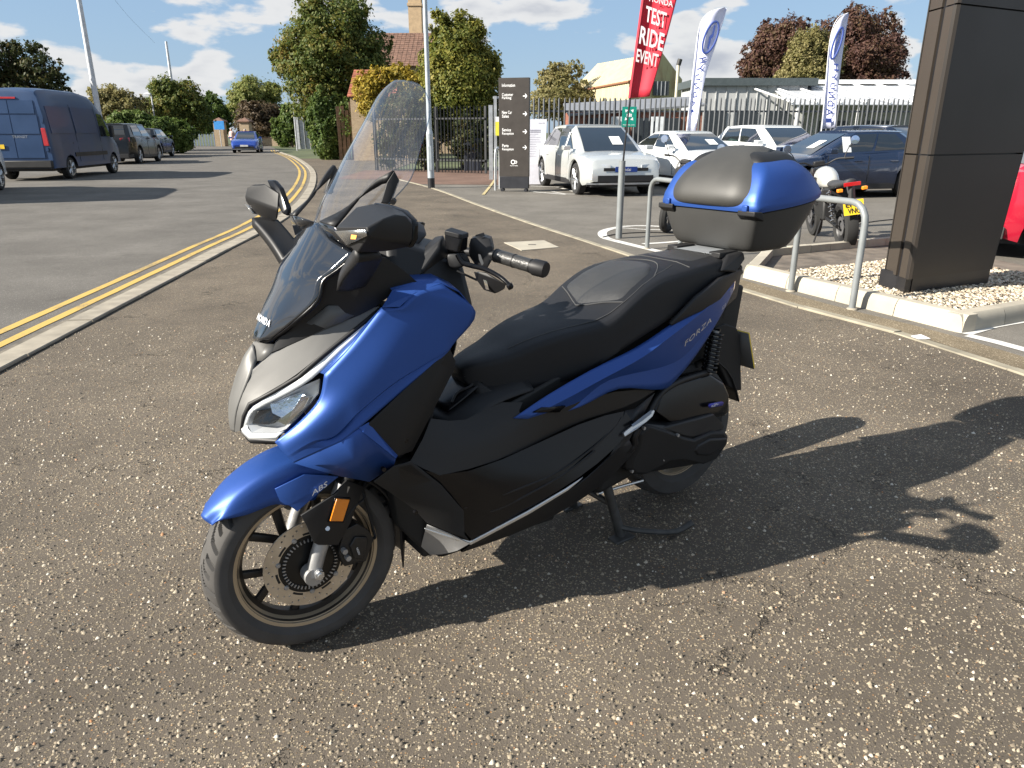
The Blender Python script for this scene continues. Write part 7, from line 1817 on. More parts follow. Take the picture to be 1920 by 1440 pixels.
shull('dash_hood', [(0.2788, 0.1, 1.111), (0.3493, 0.08, 1.154), (0.4006, 0.07, 1.138), (0.3825, 0.02, 1.175), (0.4304, 0, 1.158), (0.3085, 0.12, 1.088), (0.3308, 0.03, 1.174)] + mir([(0.2788, 0.1, 1.111), (0.3493, 0.08, 1.154), (0.4006, 0.07, 1.138), (0.3825, 0.02, 1.175)]), blk, bevel=.01)
shull('handlebar_cover', [(0.3055, 0.12, 1.072), (0.3507, 0.14, 1.104), (0.3957, 0.15, 1.14), (0.4127, 0.13, 1.148), (0.4155, 0.09, 1.14), (0.384, 0.16, 1.116), (0.338, 0.08, 1.08), (0.3101, 0.16, 1.038), (0.4174, 0.12, 1.042), (0.4534, 0.1, 1.062), (0.4492, 0.05, 1.002)], blk, bevel=.008)
shull('handlebar_cover', mir([(0.3055, 0.12, 1.072), (0.3507, 0.14, 1.104), (0.3957, 0.15, 1.14), (0.4127, 0.13, 1.148), (0.4155, 0.09, 1.14), (0.384, 0.16, 1.116), (0.338, 0.08, 1.08), (0.3101, 0.16, 1.038), (0.4174, 0.12, 1.042), (0.4534, 0.1, 1.062), (0.4492, 0.05, 1.002)]), blk, bevel=.008)
st('steering_column', [(.46, 0, 1.08), (.30, 0, .80), (.16, 0, .55)], .05, blk_deep, seg=14, n=1)

# ------------------------------------------------------------------ mirrors
mh = [(0.05058, 0.295, 1.206), (0.114, 0.265, 1.243), (0.1562, 0.255, 1.247), (0.1799, 0.29, 1.244), (0.1894, 0.34, 1.235), (0.1864, 0.385, 1.22), (0.06452, 0.425, 1.218), (0.1022, 0.425, 1.233), (0.1329, 0.412, 1.238), (0.1648, 0.402, 1.232), (0.1818, 0.398, 1.213), (0.1804, 0.396, 1.18), (0.1729, 0.39, 1.165), (0.1276, 0.385, 1.16), (0.06335, 0.37, 1.16), (0.05834, 0.335, 1.171), (0.05117, 0.295, 1.198), (0.06474, 0.427, 1.2)]
mirror_h = shull('mirror_housing', mh, blk, bevel=.005)
mfar = [(0.07146, -0.425, 1.221), (0.07864, -0.42, 1.246), (0.09488, -0.385, 1.259), (0.1101, -0.34, 1.262), (0.07431, -0.428, 1.203), (0.09738, -0.405, 1.17), (0.1059, -0.35, 1.157), (0.1232, -0.31, 1.158), (0.1313, -0.285, 1.24), (0.1183, -0.275, 1.193), (0.115, -0.425, 1.184), (0.09714, -0.435, 1.229)]
shull('mirror_housing', mfar, blk, bevel=.008)
rfar = [(0.123, -0.365, 1.269), (0.1308, -0.335, 1.27), (0.1343, -0.295, 1.251), (0.1358, -0.25, 1.197), (0.1326, -0.25, 1.177), (0.1223, -0.262, 1.184), (0.125, -0.3, 1.236)]
shull('mirror_rim', rfar + [(p[0] + .010, p[1], p[2]) for p in rfar], blk_gloss, bevel=.003)
gfc = np.mean(np.array(rfar), axis=0)
sp('mirror_glass', [tuple(np.array(p) * .95 + gfc * .05 + np.array((.012, 0, 0))) for p in rfar], [tuple(range(7))], mirror_g)
ifar = [(0.07622, -0.43, 1.2), (0.1122, -0.43, 1.181), (0.1054, -0.41, 1.17), (0.08967, -0.41, 1.174)]
sp('indicator', [(p[0] - .004, p[1], p[2]) for p in ifar], [(0, 1, 2, 3)], mat('indicator_bowl', (.45, .44, .42), .25, .8, bump=.5, bscale=200), solid=.002)
gl = [(0.1591, 0.255, 1.249), (0.1801, 0.29, 1.246), (0.19, 0.34, 1.238), (0.1881, 0.386, 1.221), (0.1844, 0.398, 1.212), (0.1828, 0.396, 1.18), (0.176, 0.388, 1.163), (0.1624, 0.27, 1.158)]
shull('mirror_rim', gl + [(p[0] + .010, p[1], p[2]) for p in gl], blk_gloss, bevel=.003)
gc = np.mean(np.array(gl), axis=0)
mgl = [tuple(np.array(p) * .95 + gc * .05 + np.array((.012, 0, 0))) for p in gl]
sp('mirror_glass', mgl, [tuple(range(8))], mirror_g)
ind = [(0.05004, 0.299, 1.199), (0.06074, 0.43, 1.215), (0.06256, 0.431, 1.202), (0.05808, 0.34, 1.173)]
ind = [(p[0] - .002, p[1], p[2]) for p in ind]
ii = [(p[0] - .001, p[1], p[2]) for p in ind]
sp('indicator_bowl', ii, [(0, 1, 2, 3)], mat('indicator_bowl', (.45, .44, .42), .25, .8, bump=.5, bscale=200), solid=.002)
sp('indicator', [(p[0] - .004, p[1], p[2]) for p in ind], [(0, 1, 2, 3)], lens_g)
bu = [(0.05407, 0.378, 1.2), (0.05652, 0.4, 1.201), (0.05353, 0.4, 1.193), (0.05217, 0.378, 1.191)]
sp('indicator_bulb', [(p[0] - .005, p[1], p[2]) for p in bu], [(0, 1, 2, 3)], mat('bulb_amber', (.75, .35, .08), .3))
stm = [[(0.06621, 0.36, 1.155), (0.09303, 0.36, 1.158), (0.1329, 0.33, 1.15)], [(0.07763, 0.275, 1.118), (0.1084, 0.28, 1.114), (0.1464, 0.265, 1.111)], [(0.08308, 0.215, 1.082), (0.1115, 0.225, 1.08), (0.1509, 0.215, 1.079)], [(0.08776, 0.185, 1.058), (0.106, 0.195, 1.054), (0.1511, 0.19, 1.061)]]
sg('mirror_stem', stm, blk, sub=2, solid=.028, side=2)

# ------------------------------------------------------------------ handlebars
g0, g1, g2 = [(0.504, 0.235, 1.097), (0.5443, 0.345, 1.079), (0.5622, 0.375, 1.073)]
for sd in (1, -1):
    def q(p): return (p[0], p[1] * sd, p[2])
    gv = Vector(g1) - Vector(g0)
    grip = st('grip', [q(g0), q(g1)], .0172, mat('grip_rubber', (0.03, 0.03, 0.03), .42, bump=.8, bscale=160), seg=24, n=1)
    for t in (.02, .5, .94, .98): 
        a = Vector(g0) + gv * t; b = Vector(g0) + gv * (t + .02)
        st('grip_ring', [q(a), q(b)], .0182, blk, grip, seg=24, n=1)
    st('bar_end', [q(Vector(g0) + gv * 1.0), q(Vector(g0) + gv * 1.02), q(Vector(g2) - gv.normalized() * .004), q(g2)], [.0195, .0212, .0212, .0185], blk, seg=24, n=1)
    st('handlebar', [q(g0), q((.44, .10, 1.10)), q((.42, .0, 1.09))], .012, blk, seg=12)
sw_ = [(0.4696, 0.19, 1.138), (0.4968, 0.2, 1.144), (0.5127, 0.215, 1.138), (0.5102, 0.23, 1.114), (0.5039, 0.235, 1.085), (0.4887, 0.23, 1.059), (0.4734, 0.21, 1.067), (0.4597, 0.2, 1.093), (0.4641, 0.19, 1.121)]
shull('switch_housing', [(p[0] - .012, p[1], p[2]) for p in sw_] + [(p[0] + .018, p[1] - .035, p[2]) for p in sw_], blk, side=2, bevel=.006)
shull('switch_button', [(0.4585, 0.222, 1.104), (0.4648, 0.226, 1.102), (0.4708, 0.232, 1.079), (0.4655, 0.23, 1.071), (0.4595, 0.224, 1.088)], mat('switch_grey', (.12, .12, .12), .5), bevel=.001)
shull('switch_lever', [(0.4793, 0.205, 1.145), (0.4897, 0.205, 1.154), (0.4901, 0.21, 1.144), (0.4659, 0.2, 1.149), (0.4645, 0.2, 1.143)], blk, bevel=.001)
rs = [(0.3945, 0.165, 1.16), (0.424, 0.15, 1.165), (0.4552, 0.185, 1.153), (0.425, 0.205, 1.151), (0.3933, 0.165, 1.112), (0.4144, 0.2, 1.106), (0.4472, 0.19, 1.11)]
shull('brake_reservoir', rs, blk_gloss, side=2, bevel=.004)
rl = [(0.3935, 0.166, 1.162), (0.424, 0.15, 1.166), (0.4551, 0.186, 1.154), (0.4207, 0.208, 1.153)]
shull('reservoir_lid', rl + [(p[0], p[1], p[2] - .012) for p in rl], blk, side=2, bevel=.002)
shull('lever_mount', [(0.3984, 0.16, 1.102), (0.4396, 0.2, 1.106), (0.451, 0.205, 1.077), (0.4143, 0.19, 1.061), (0.4023, 0.16, 1.067), (0.4358, 0.13, 1.077)], blk, side=2, bevel=.006)
st('brake_lever', [(0.4124, 0.195, 1.103), (0.4232, 0.205, 1.082), (0.4382, 0.225, 1.075), (0.4593, 0.255, 1.068), (0.4764, 0.29, 1.054), (0.4833, 0.315, 1.041), (0.4865, 0.325, 1.033)], [.008, .009, .0085, .008, .0075, .007, .0072], blk_gloss, seg=12, side=2, flatten=.8)
st('lever_ball', [(0.4796, 0.322, 1.036), (0.4851, 0.328, 1.033), (0.489, 0.334, 1.031)], [.004, .0105, .004], blk_gloss, seg=14, side=2, n=5)
shull('lever_guard', [(0.4449, 0.22, 1.06), (0.4521, 0.222, 1.036), (0.4665, 0.235, 1.01), (0.4861, 0.26, 1.002), (0.4942, 0.29, 1.018), (0.4925, 0.3, 1.033), (0.4729, 0.28, 1.045), (0.4625, 0.25, 1.061), (0.4924, 0.27, 1.009)], blk, side=2, bevel=.005)
shull('guard_chrome', [(0.4584, 0.246, 1.04), (0.4647, 0.252, 1.039), (0.4681, 0.258, 1.014), (0.4631, 0.25, 1.014)], chrome, bevel=.0005)
st('lever_cable', [(0.4203, 0.18, 1.057), (0.4382, 0.2, 1.046), (0.456, 0.22, 1.035)], .003, blk, seg=8)

# ------------------------------------------------------------------ floor tunnel, footboards, belly
tn = [(0.2498, 0.205, 0.5757), (0.241, 0.21, 0.5712), (0.3131, 0.235, 0.5177), (0.5031, 0.225, 0.5012), (0.6963, 0.2, 0.5168), (0.8714, 0.19, 0.5469), (1.046, 0.19, 0.5352), (1.198, 0.175, 0.5637), (1.004, 0.19, 0.6184), (0.7408, 0.2, 0.6011), (0.5916, 0.19, 0.5988), (0.4519, 0.16, 0.6106), (0.3338, 0.165, 0.658), (0.2907, 0.195, 0.6199), (0.4035, 0.205, 0.5921), (0.5619, 0.13, 0.6445), (0.646, 0.165, 0.6369)]
sp('tunnel_side', tn, [(0, 1, 2, 14, 13), (14, 2, 3, 10), (3, 4, 9, 10), (4, 5, 9), (5, 6, 8, 9), (6, 7, 8), (13, 14, 11, 12), (14, 10, 11), (11, 10, 16, 15)], brown_blk, sub=1, crease=[(0, 1), (1, 2), (2, 3), (3, 4), (4, 5), (5, 6), (6, 7), (7, 8), (8, 9), (9, 10), (10, 16), (16, 15), (15, 11), (11, 12), (12, 13), (13, 0), (14, 2, .5), (13, 14, .6)], solid=.004, side=2)
fl = [(0.3924, 0.09, 0.6539), (0.4553, 0.07, 0.6867), (0.5199, 0.06, 0.6799), (0.5754, 0.11, 0.6418), (0.4582, 0.15, 0.6107), (0.3397, 0.16, 0.6567), (0.3113, 0.15, 0.6642)]
tunnel_top = full([[(.40, 0, .60), (.40, .10, .60), (.42, .16, .585)], [(.50, 0, .655), (.50, .09, .65), (.50, .145, .625)], [(.60, 0, .69), (.60, .08, .685), (.60, .14, .65)], [(.70, 0, .70), (.70, .1, .70), (.70, .15, .66)]])
sg('tunnel_top', tunnel_top, blk, sub=2, solid=.004)
fp = [(.425, 0, .622), (.425, .075, .620), (.50, .082, .662), (.58, .07, .692), (.60, 0, .70)]
fpo = fp[1:4]
sg('fuel_lid', full([[(.435, 0, .632), (.435, .045, .631), (.44, .075, .625)], [(.50, 0, .669), (.50, .05, .668), (.50, .082, .658)], [(.57, 0, .699), (.57, .045, .698), (.57, .07, .69)]]), blk_gloss, sub=2, solid=.006)
st('fuel_lid_groove', [(.462, .062, .646), (.49, .05, .668), (.53, .058, .682), (.56, .05, .70)], .004, blk, seg=8)
seat_lip = [(0.5333, 0.045, 0.6983), (0.5527, 0.07, 0.6951), (0.5825, 0.1, 0.6691), (0.5791, 0.11, 0.6442), (0.546, 0.09, 0.6548), (0.5331, 0.05, 0.6744)]
shull('seat_front_lip', seat_lip + [(p[0] + .03, -p[1], p[2]) for p in seat_lip], blk_soft, bevel=.004)
# gloss footboard flank
fb = [(0.2398, 0.212, 0.5682), (0.31, 0.24, 0.5122), (0.4983, 0.232, 0.497), (0.8628, 0.2, 0.5454), (1.038, 0.198, 0.5323), (1.066, 0.22, 0.4849), (0.9569, 0.235, 0.4251), (0.8077, 0.262, 0.3884), (0.5838, 0.272, 0.3462), (0.4047, 0.25, 0.2963), (0.3879, 0.235, 0.3248), (0.3891, 0.23, 0.3831), (0.6253, 0.255, 0.4286), (0.7918, 0.24, 0.443), (0.4704, 0.252, 0.4342)]
sp('footboard_side', fb, [(0, 1, 14, 11), (1, 2, 12, 14), (2, 3, 13, 12), (3, 4, 5, 6, 13), (13, 6, 7, 12), (12, 7, 8, 14), (14, 8, 9, 10, 11)], blk_gloss, sub=1, crease=[(0, 1), (1, 2), (2, 3), (3, 4), (4, 5), (5, 6), (6, 7), (7, 8), (8, 9), (9, 10), (10, 11), (11, 0), (14, 12, .4), (12, 13, .4)], solid=.004, side=2)
for rp_ in ([(0.3909, 0.233, 0.396), (0.4672, 0.246, 0.4039), (0.5805, 0.256, 0.4146), (0.7036, 0.252, 0.4215), (0.8405, 0.24, 0.4505), (0.9714, 0.215, 0.4917), (1.016, 0.203, 0.5192)], [(0.4173, 0.238, 0.3713), (0.4975, 0.252, 0.368), (0.6204, 0.262, 0.3934), (0.7413, 0.254, 0.4116), (0.872, 0.242, 0.4498)]):
    st('footboard_rib', [(p[0], p[1] + .001, p[2]) for p in rp_], .0035, blk, side=2, seg=6, n=4)
sl_a = [(0.2822, 0.2, 0.3536), (0.3376, 0.225, 0.3243), (0.3987, 0.252, 0.2955), (0.5816, 0.275, 0.3436), (0.7294, 0.27, 0.3708), (0.8077, 0.264, 0.3865)]
sl_b = [(0.282, 0.2, 0.3492), (0.3355, 0.226, 0.3178), (0.3985, 0.254, 0.2848), (0.589, 0.277, 0.3334), (0.7375, 0.272, 0.3624), (0.7827, 0.268, 0.3768)]
v, f = strip(sl_a, sl_b); sp('silver_trim', v, f, silver, solid=.006, side=2, bevel=.001)
kp = [(0.1384, 0.2, 0.5383), (0.1837, 0.232, 0.5829), (0.2399, 0.222, 0.5775), (0.3204, 0.235, 0.4893), (0.3836, 0.245, 0.3938), (0.3801, 0.252, 0.3236), (0.3944, 0.254, 0.3002), (0.2855, 0.205, 0.3715), (0.2584, 0.195, 0.4145), (0.2089, 0.19, 0.4676)]
sp('kick_panel', kp, [(0, 1, 2, 3, 9), (9, 3, 4, 8), (8, 4, 5, 6, 7)], blk_soft, solid=.005, bevel=.002, side=2)
ch = [(0.2881, 0.203, 0.3621), (0.3435, 0.23, 0.3281), (0.3943, 0.256, 0.2921), (0.3651, 0.235, 0.2684), (0.3377, 0.19, 0.2423), (0.3206, 0.155, 0.2313), (0.2951, 0.15, 0.2653), (0.2914, 0.175, 0.315)]
sp('belly_chin', ch, [(0, 1, 7), (1, 2, 3, 4), (7, 1, 4, 5, 6)], silver_p, sub=1, crease=[(0, 1), (1, 2), (2, 3), (3, 4), (4, 5), (5, 6), (6, 7), (7, 0)], solid=.004, side=2)
sk_a = [(0.3985, 0.254, 0.2861), (0.581, 0.276, 0.3336), (0.7375, 0.272, 0.3611), (0.8248, 0.262, 0.3724), (0.9272, 0.24, 0.4066), (1.037, 0.225, 0.4401)]
sk_b = [(0.4004, 0.2, 0.2317), (0.5742, 0.225, 0.2428), (0.7333, 0.22, 0.2503), (0.9, 0.21, 0.2802), (1.023, 0.2, 0.3214), (1.093, 0.2, 0.3765)]
sk_c = [(p[0] + .02, .10, p[2] - .015) for p in sk_b]
sg('side_skirt', [sk_a, sk_b, sk_c], blk, sub=1, solid=.004, side=2, crease=rowcr(0, 6) + rowcr(1, 6, .8))
pn = [(1.036, 0.2, 0.5348), (1.102, 0.18, 0.5209), (1.21, 0.165, 0.5511), (1.123, 0.19, 0.4831), (1.037, 0.225, 0.4401), (1.093, 0.2, 0.3765), (0.9322, 0.235, 0.3998), (0.9559, 0.236, 0.4257)]
sp('rear_footboard_panel', pn, [(0, 1, 3, 4, 7), (1, 2, 3), (4, 5, 6, 7)], blk, solid=.004, side=2)
# front radiator/under cowl behind the wheel
shull('under_cowl', [(.22, .11, .55), (.30, .17, .50), (.30, .15, .25), (.25, .10, .32), (.36, .15, .20), (.8, .14, .18), (.8, .19, .45), (.22, -.11, .55), (.30, -.17, .50), (.30, -.15, .25), (.25, -.10, .32), (.36, -.15, .20), (.8, -.14, .18), (.8, -.19, .45)], blk_deep, bevel=.01)
shull('body_core', [(.1, .13, .60), (.02, .12, .80), (.2, .13, .95), (.42, .15, .92), (.34, .15, .60), (.22, .15, .55)] + mir([(.1, .13, .60), (.02, .12, .80), (.2, .13, .95), (.42, .15, .92), (.34, .15, .60), (.22, .15, .55)]), blk_deep, bevel=.01)
shull('tunnel_core', [(.30, .15, .22), (.30, .17, .56), (.60, .13, .64), (.95, .15, .70), (1.25, .13, .80), (1.6, .08, .86), (1.6, .06, .74), (1.2, .13, .52), (1.0, .15, .25)] + mir([(.30, .15, .22), (.30, .17, .56), (.60, .13, .64), (.95, .15, .70), (1.25, .13, .80), (1.6, .08, .86), (1.6, .06, .74), (1.2, .13, .52), (1.0, .15, .25)]), blk_deep, bevel=.01)
v_, f_ = grid_vf([[(.255, -.10, .50), (.255, .10, .50)], [(.275, -.10, .30), (.275, .10, .30)]])
sp('radiator_grille', v_, f_, blk_deep, solid=.01)

# ------------------------------------------------------------------ seat
ss = [(.515, .035, .735, .728, .705), (.545, .060, .752, .742, .662), (.60, .086, .766, .753, .648), (.66, .106, .780, .766, .645), (.72, .124, .801, .788, .645), (.80, .146, .821, .809, .652), (.88, .164, .833, .822, .670), (.95, .177, .843, .832, .700), (1.0, .183, .862, .850, .722), (1.06, .186, .900, .886, .744), (1.13, .185, .938, .922, .766), (1.21, .182, .962, .946, .790), (1.30, .176, .971, .954, .822), (1.40, .166, .977, .961, .858), (1.52, .152, .982, .966, .895), (1.62, .125, .978, .962, .915), (1.685, .075, .955, .945, .925)]
rings = []
for s, wv, ht, he, hb_ in ss:
    hf = [(0, hb_), (wv * .92, hb_), (wv * 1.0, hb_ + (he - hb_) * .35), (wv * .985, he - .020), (wv * .95, he - .004), (wv * .86, he + (ht - he) * .35), (wv * .5, ht), (0, ht + .001)]
    rings.append([(s, y, z) for y, z in hf] + [(s, -y, z) for y, z in reversed(hf[1:-1])])
seat = cr_loft('seat', rings, seat_m, scooter, nu=3, nv=3, xf=L, angle=60)
def seat_top(s, fr):
    S = [a[0] for a in ss]
    wv, ht, he = [float(np.interp(s, S, [a[i] for a in ss])) for i in (1, 2, 3)]
    t = abs(fr); e = he + (ht - he) * .35
    h = ht if t < .5 else (ht + (e - ht) * (t - .5) / .36 if t < .86 else e + (he - .004 - e) * (t - .86) / .09)
    return (s, wv * fr, h)
# raised rider pad in grained vinyl
padrows = []
for i in range(9):
    t = i / 8
    row = []
    for j in range(9):
        fr = (-1 + 2 * j / 8)
        s = .985 + .06 * abs(fr) + (1.30 - .11 * fr * fr - (.985 + .06 * abs(fr))) * t
        p = seat_top(s, fr * (.82 - .10 * t * t))
        edge = (j in (0, 8)) or (i in (0, 8))
        row.append((p[0], p[1], p[2] + (-.004 if edge else .010)))
    padrows.append(row)
sg('rider_pad', padrows, seat_pad, seat, sub=2)
prow = []
for i in range(7):
    t = i / 6
    row = []
    for j in range(7):
        fr = -1 + 2 * j / 6
        s = 1.36 + .05 * fr * fr * 0 + t * .29
        p = seat_top(s, fr * (.86 - .1 * t))
        edge = (j in (0, 6)) or (i in (0, 6))
        row.append((p[0], p[1], p[2] + (-.004 if edge else .005)))
    prow.append(row)
sg('pillion_pad', prow, seat_pad, seat, sub=2)
def piping(fn, n=24, r=.0022, m_=stitch):
    pts = [fn(i / n) for i in range(n + 1)]
    st('piping', [(p[0], p[1], p[2] + .0015) for p in pts], r, m_, seat, seg=6, n=2)
piping(lambda t: seat_top(.985 + .065 * abs(-1 + 2 * t), (-1 + 2 * t) * .82))
piping(lambda t: seat_top(1.315 - .12 * (-1 + 2 * t) ** 2, (-1 + 2 * t) * .78))
piping(lambda t: seat_top(.66 + .40 * t, .62 + .22 * t), r=.0016)
piping(lambda t: seat_top(1.06 + .26 * t, .84 - .84 * t * t * .3), r=.0016)
piping(lambda t: seat_top(1.36, (-1 + 2 * t) * .86), r=.0016)

# ------------------------------------------------------------------ blue tail panels
top_e = [(0.5936, 0.188, 0.6063), (0.7245, 0.19, 0.6542), (0.8894, 0.196, 0.7037), (1.073, 0.196, 0.7427), (1.234, 0.19, 0.7923), (1.371, 0.175, 0.831), (1.495, 0.155, 0.8586), (1.633, 0.125, 0.8888)]
mid_e = [(0.6333, 0.196, 0.5986), (0.7733, 0.21, 0.6348), (0.9127, 0.218, 0.6736), (1.079, 0.222, 0.7155), (1.226, 0.216, 0.7684), (1.364, 0.198, 0.8102), (1.483, 0.174, 0.8456), (1.625, 0.13, 0.8678)]
low_e = [(0.6829, 0.188, 0.5845), (0.8275, 0.194, 0.6019), (0.9619, 0.196, 0.6551), (1.194, 0.19, 0.6509), (1.316, 0.182, 0.6636), (1.431, 0.172, 0.7266), (1.531, 0.156, 0.7876), (1.628, 0.126, 0.8495)]
bot_e = [(0.6893, 0.188, 0.582), (0.8381, 0.198, 0.5897), (1.004, 0.2, 0.6179), (1.212, 0.192, 0.5707), (1.296, 0.184, 0.5921), (1.412, 0.172, 0.6687), (1.526, 0.155, 0.7636), (1.627, 0.124, 0.8419)]
csg('tail_panel', [top_e, mid_e, low_e, bot_e], blue, side=2, nu=4, nv=3, creases=(1, 2), corners=(), solid=.004, angle=30)
sltp = [(0.6574, 0.2005, 0.6147), (0.69, 0.2025, 0.6239), (0.7769, 0.2065, 0.6113), (0.7537, 0.2035, 0.595)]
sp('tail_panel_slot', sltp, [(0, 1, 2, 3)], blk_gloss, solid=.006, side=2)
t0, t1, t2 = [(1.29, 0.197, 0.7104), (1.47, 0.187, 0.7962), (1.28, 0.2, 0.7302)]
text_on('tail_lettering', 'FORZA', L(t0), Vector(L(t1)) - Vector(L(t0)), (0, 0, 1), .024, silver, scooter, lift=.012, shear=.35, spacing=1.1, sx=1.9)
t0, t1 = [(1.483, 0.186, 0.8061), (1.54, 0.17, 0.8255)]
text_on('tail_number', '125', L(t0), Vector(L(t1)) - Vector(L(t0)), (0, 0, 1), .018, silver, scooter, lift=.010, shear=.3, sx=1.4)
gr_a = [(1.229, 0.192, 0.798), (1.272, 0.197, 0.8315), (1.341, 0.197, 0.8764), (1.477, 0.178, 0.9205), (1.582, 0.15, 0.9285), (1.659, 0.125, 0.9306)]
gr_b = [(1.239, 0.186, 0.7885), (1.307, 0.19, 0.8081), (1.383, 0.188, 0.8202), (1.5, 0.168, 0.8424), (1.601, 0.14, 0.8857), (1.685, 0.115, 0.9093)]
v, f = strip(gr_a, gr_b); sp('grab_rail', v, f, blk, solid=.016, bevel=.004, side=2)
tail = [(1.60, .12, .90), (1.72, .09, .93), (1.76, .05, .92), (1.76, .05, .85), (1.70, .09, .80), (1.58, .13, .78)]
shull('tail_cover', tail + mir(tail), blk, bevel=.01)
tl_ = [(1.612, 0.122, 0.8643), (1.643, 0.118, 0.8836), (1.678, 0.1, 0.883), (1.648, 0.115, 0.8421), (1.657, 0.1, 0.8416)]
shull('tail_lamp', tl_ + [(1.74, .04, .90), (1.74, .04, .86)] + mir(tl_ + [(1.74, .04, .90), (1.74, .04, .86)]), red_l, bevel=.004)

# ------------------------------------------------------------------ rack and top box
sp('rack_plate', [(1.54, -.09, .985), (1.54, .09, .985), (1.95, .11, .985), (1.95, -.11, .985), (1.60, .08, .955), (1.60, -.08, .955)], [(0, 1, 2, 3), (0, 5, 4, 1)], mat('rack_alloy', (.33, .35, .37), .45, .6), solid=.012, bevel=.003)
for sd in (1, -1):
    shull('rack_bracket', [(p[0], p[1] * sd, p[2]) for p in [(1.57, 0.135, 0.9875), (1.638, 0.15, 0.9927), (1.65, 0.15, 0.9677), (1.585, 0.165, 0.9262), (1.504, 0.165, 0.9395), (1.553, 0.14, 0.9615)]] + [(p[0], (p[1] - .035) * sd, p[2]) for p in [(1.57, 0.135, 0.9875), (1.638, 0.15, 0.9927), (1.65, 0.15, 0.9677), (1.585, 0.165, 0.9262), (1.504, 0.165, 0.9395), (1.553, 0.14, 0.9615)]], blk, bevel=.006)
tbx = bpy.data.objects.new('top_box', None); C.objects.link(tbx); tbx.parent = scooter; tbx.location = (1.60, 0, .99)
def bp(p): return (p[0] - 1.60, -p[1], p[2] - .99)
def ring(h, s0, s1, w0, wm, w1, n_=3):
    """outline of the box at one height: front edge at s0, widest before the middle, narrowing to the back"""
    s1 = s0 + (s1 - s0) * .93
    pts = [(s0, 0, h), (s0, w0 * .6, h), (s0 + .004, w0 * .93, h), (s0 + .035, w0 * 1.03, h), (s0 + (s1 - s0) * .35, wm, h), (s0 + (s1 - s0) * .62, wm * .97, h), (s0 + (s1 - s0) * .82, w1 * 1.25, h), (s0 + (s1 - s0) * .94, w1 * .85, h), (s1, w1 * .4, h), (s1, 0, h)]
    return pts + [(p[0], -p[1], p[2]) for p in reversed(pts[1:-1])]
def tilt(rg, k_):   # the rim climbs a little towards the back
    return [(p[0], p[1], p[2] + k_ * max(0, p[0] - 1.6)) for p in rg]
tr_ = [ring(.990, 1.69, 1.88, .14, .15, .09), ring(.994, 1.645, 1.95, .170, .18, .11), ring(1.02, 1.622, 2.00, .184, .20, .125), tilt(ring(1.09, 1.602, 2.065, .204, .226, .145), .05), tilt(ring(1.130, 1.594, 2.095, .214, .238, .155), .10)]
cr_loft('tray', tr_, box_blk, tbx, xf=bp, creases=(4,))
cr_loft('seal', [tilt(ring(1.126, 1.597, 2.09, .212, .236, .153), .10), tilt(ring(1.144, 1.597, 2.09, .212, .236, .153), .10)], blk_deep, tbx, xf=bp)
ld = [tilt(ring(1.136, 1.588, 2.105, .219, .245, .162), .10), tilt(ring(1.150, 1.586, 2.108, .221, .247, .163), .10), tilt(ring(1.180, 1.592, 2.095, .217, .243, .155), .09), tilt(ring(1.245, 1.628, 2.045, .203, .222, .135), .045), tilt(ring(1.285, 1.658, 1.985, .178, .193, .112), .02), tilt(ring(1.312, 1.70, 1.93, .13, .148, .085), .005), tilt(ring(1.326, 1.75, 1.88, .07, .085, .05), 0)]
lid = cr_loft('lid', ld, blue, tbx, xf=bp, creases=(1, 2))
# black cap over the top of the lid
cp = [tilt(ring(1.276, 1.665, 2.015, .165, .182, .11), .0), tilt(ring(1.304, 1.675, 1.985, .155, .168, .10), .0), tilt(ring(1.326, 1.70, 1.95, .125, .138, .08), .0), tilt(ring(1.338, 1.74, 1.90, .075, .085, .05), 0), ring(1.342, 1.79, 1.86, .02, .03, .02)]
cr_loft('lid_cap', cp, blk, tbx, xf=bp)
# padded backrest on the front of the lid
br_rows = []
for i, (h, s, wv) in enumerate(((1.150, 1.592, .160), (1.156, 1.572, .176), (1.19, 1.570, .182), (1.24, 1.598, .174), (1.285, 1.640, .157), (1.322, 1.695, .132), (1.347, 1.755, .100), (1.344, 1.80, .08))):
    row = []
    for j in range(9):
        fr = -1 + 2 * j / 8
        e = 1 if (j in (0, 8)) else 0
        row.append((s + .012 * fr * fr + .028 * e, wv * (fr if not e else fr * 1.02), h - .012 * e * (i / 7) + .002 * (1 - fr * fr)))
    br_rows.append(row)
v, f = grid_vf([[bp(p) for p in r] for r in br_rows])
mesh('backrest_pad', v, f, backrest_m, tbx, sub=2, solid=.012)
for sd in (1, -1):
    lt = [(1.578, .150, 1.126), (1.578, .222, 1.126), (1.578, .15, 1.142), (1.578, .222, 1.142), (1.60, .15, 1.108), (1.62, .235, 1.108), (1.61, .232, 1.14), (1.6, .15, 1.14)]
    hull('latch', [bp((p[0], p[1] * sd, p[2])) for p in lt], blk, tbx, bevel=.003)
    v, f = box_vf(bp((1.583, .178 * sd, 1.15)), (.012, .022, .022)); mesh('latch_tongue', v, f, blue, tbx, bevel=.003)
    v, f = box_vf(bp((1.588, .10 * sd, .985)), (.10, .05, .02)); mesh('box_foot', v, f, blk, tbx, bevel=.003)

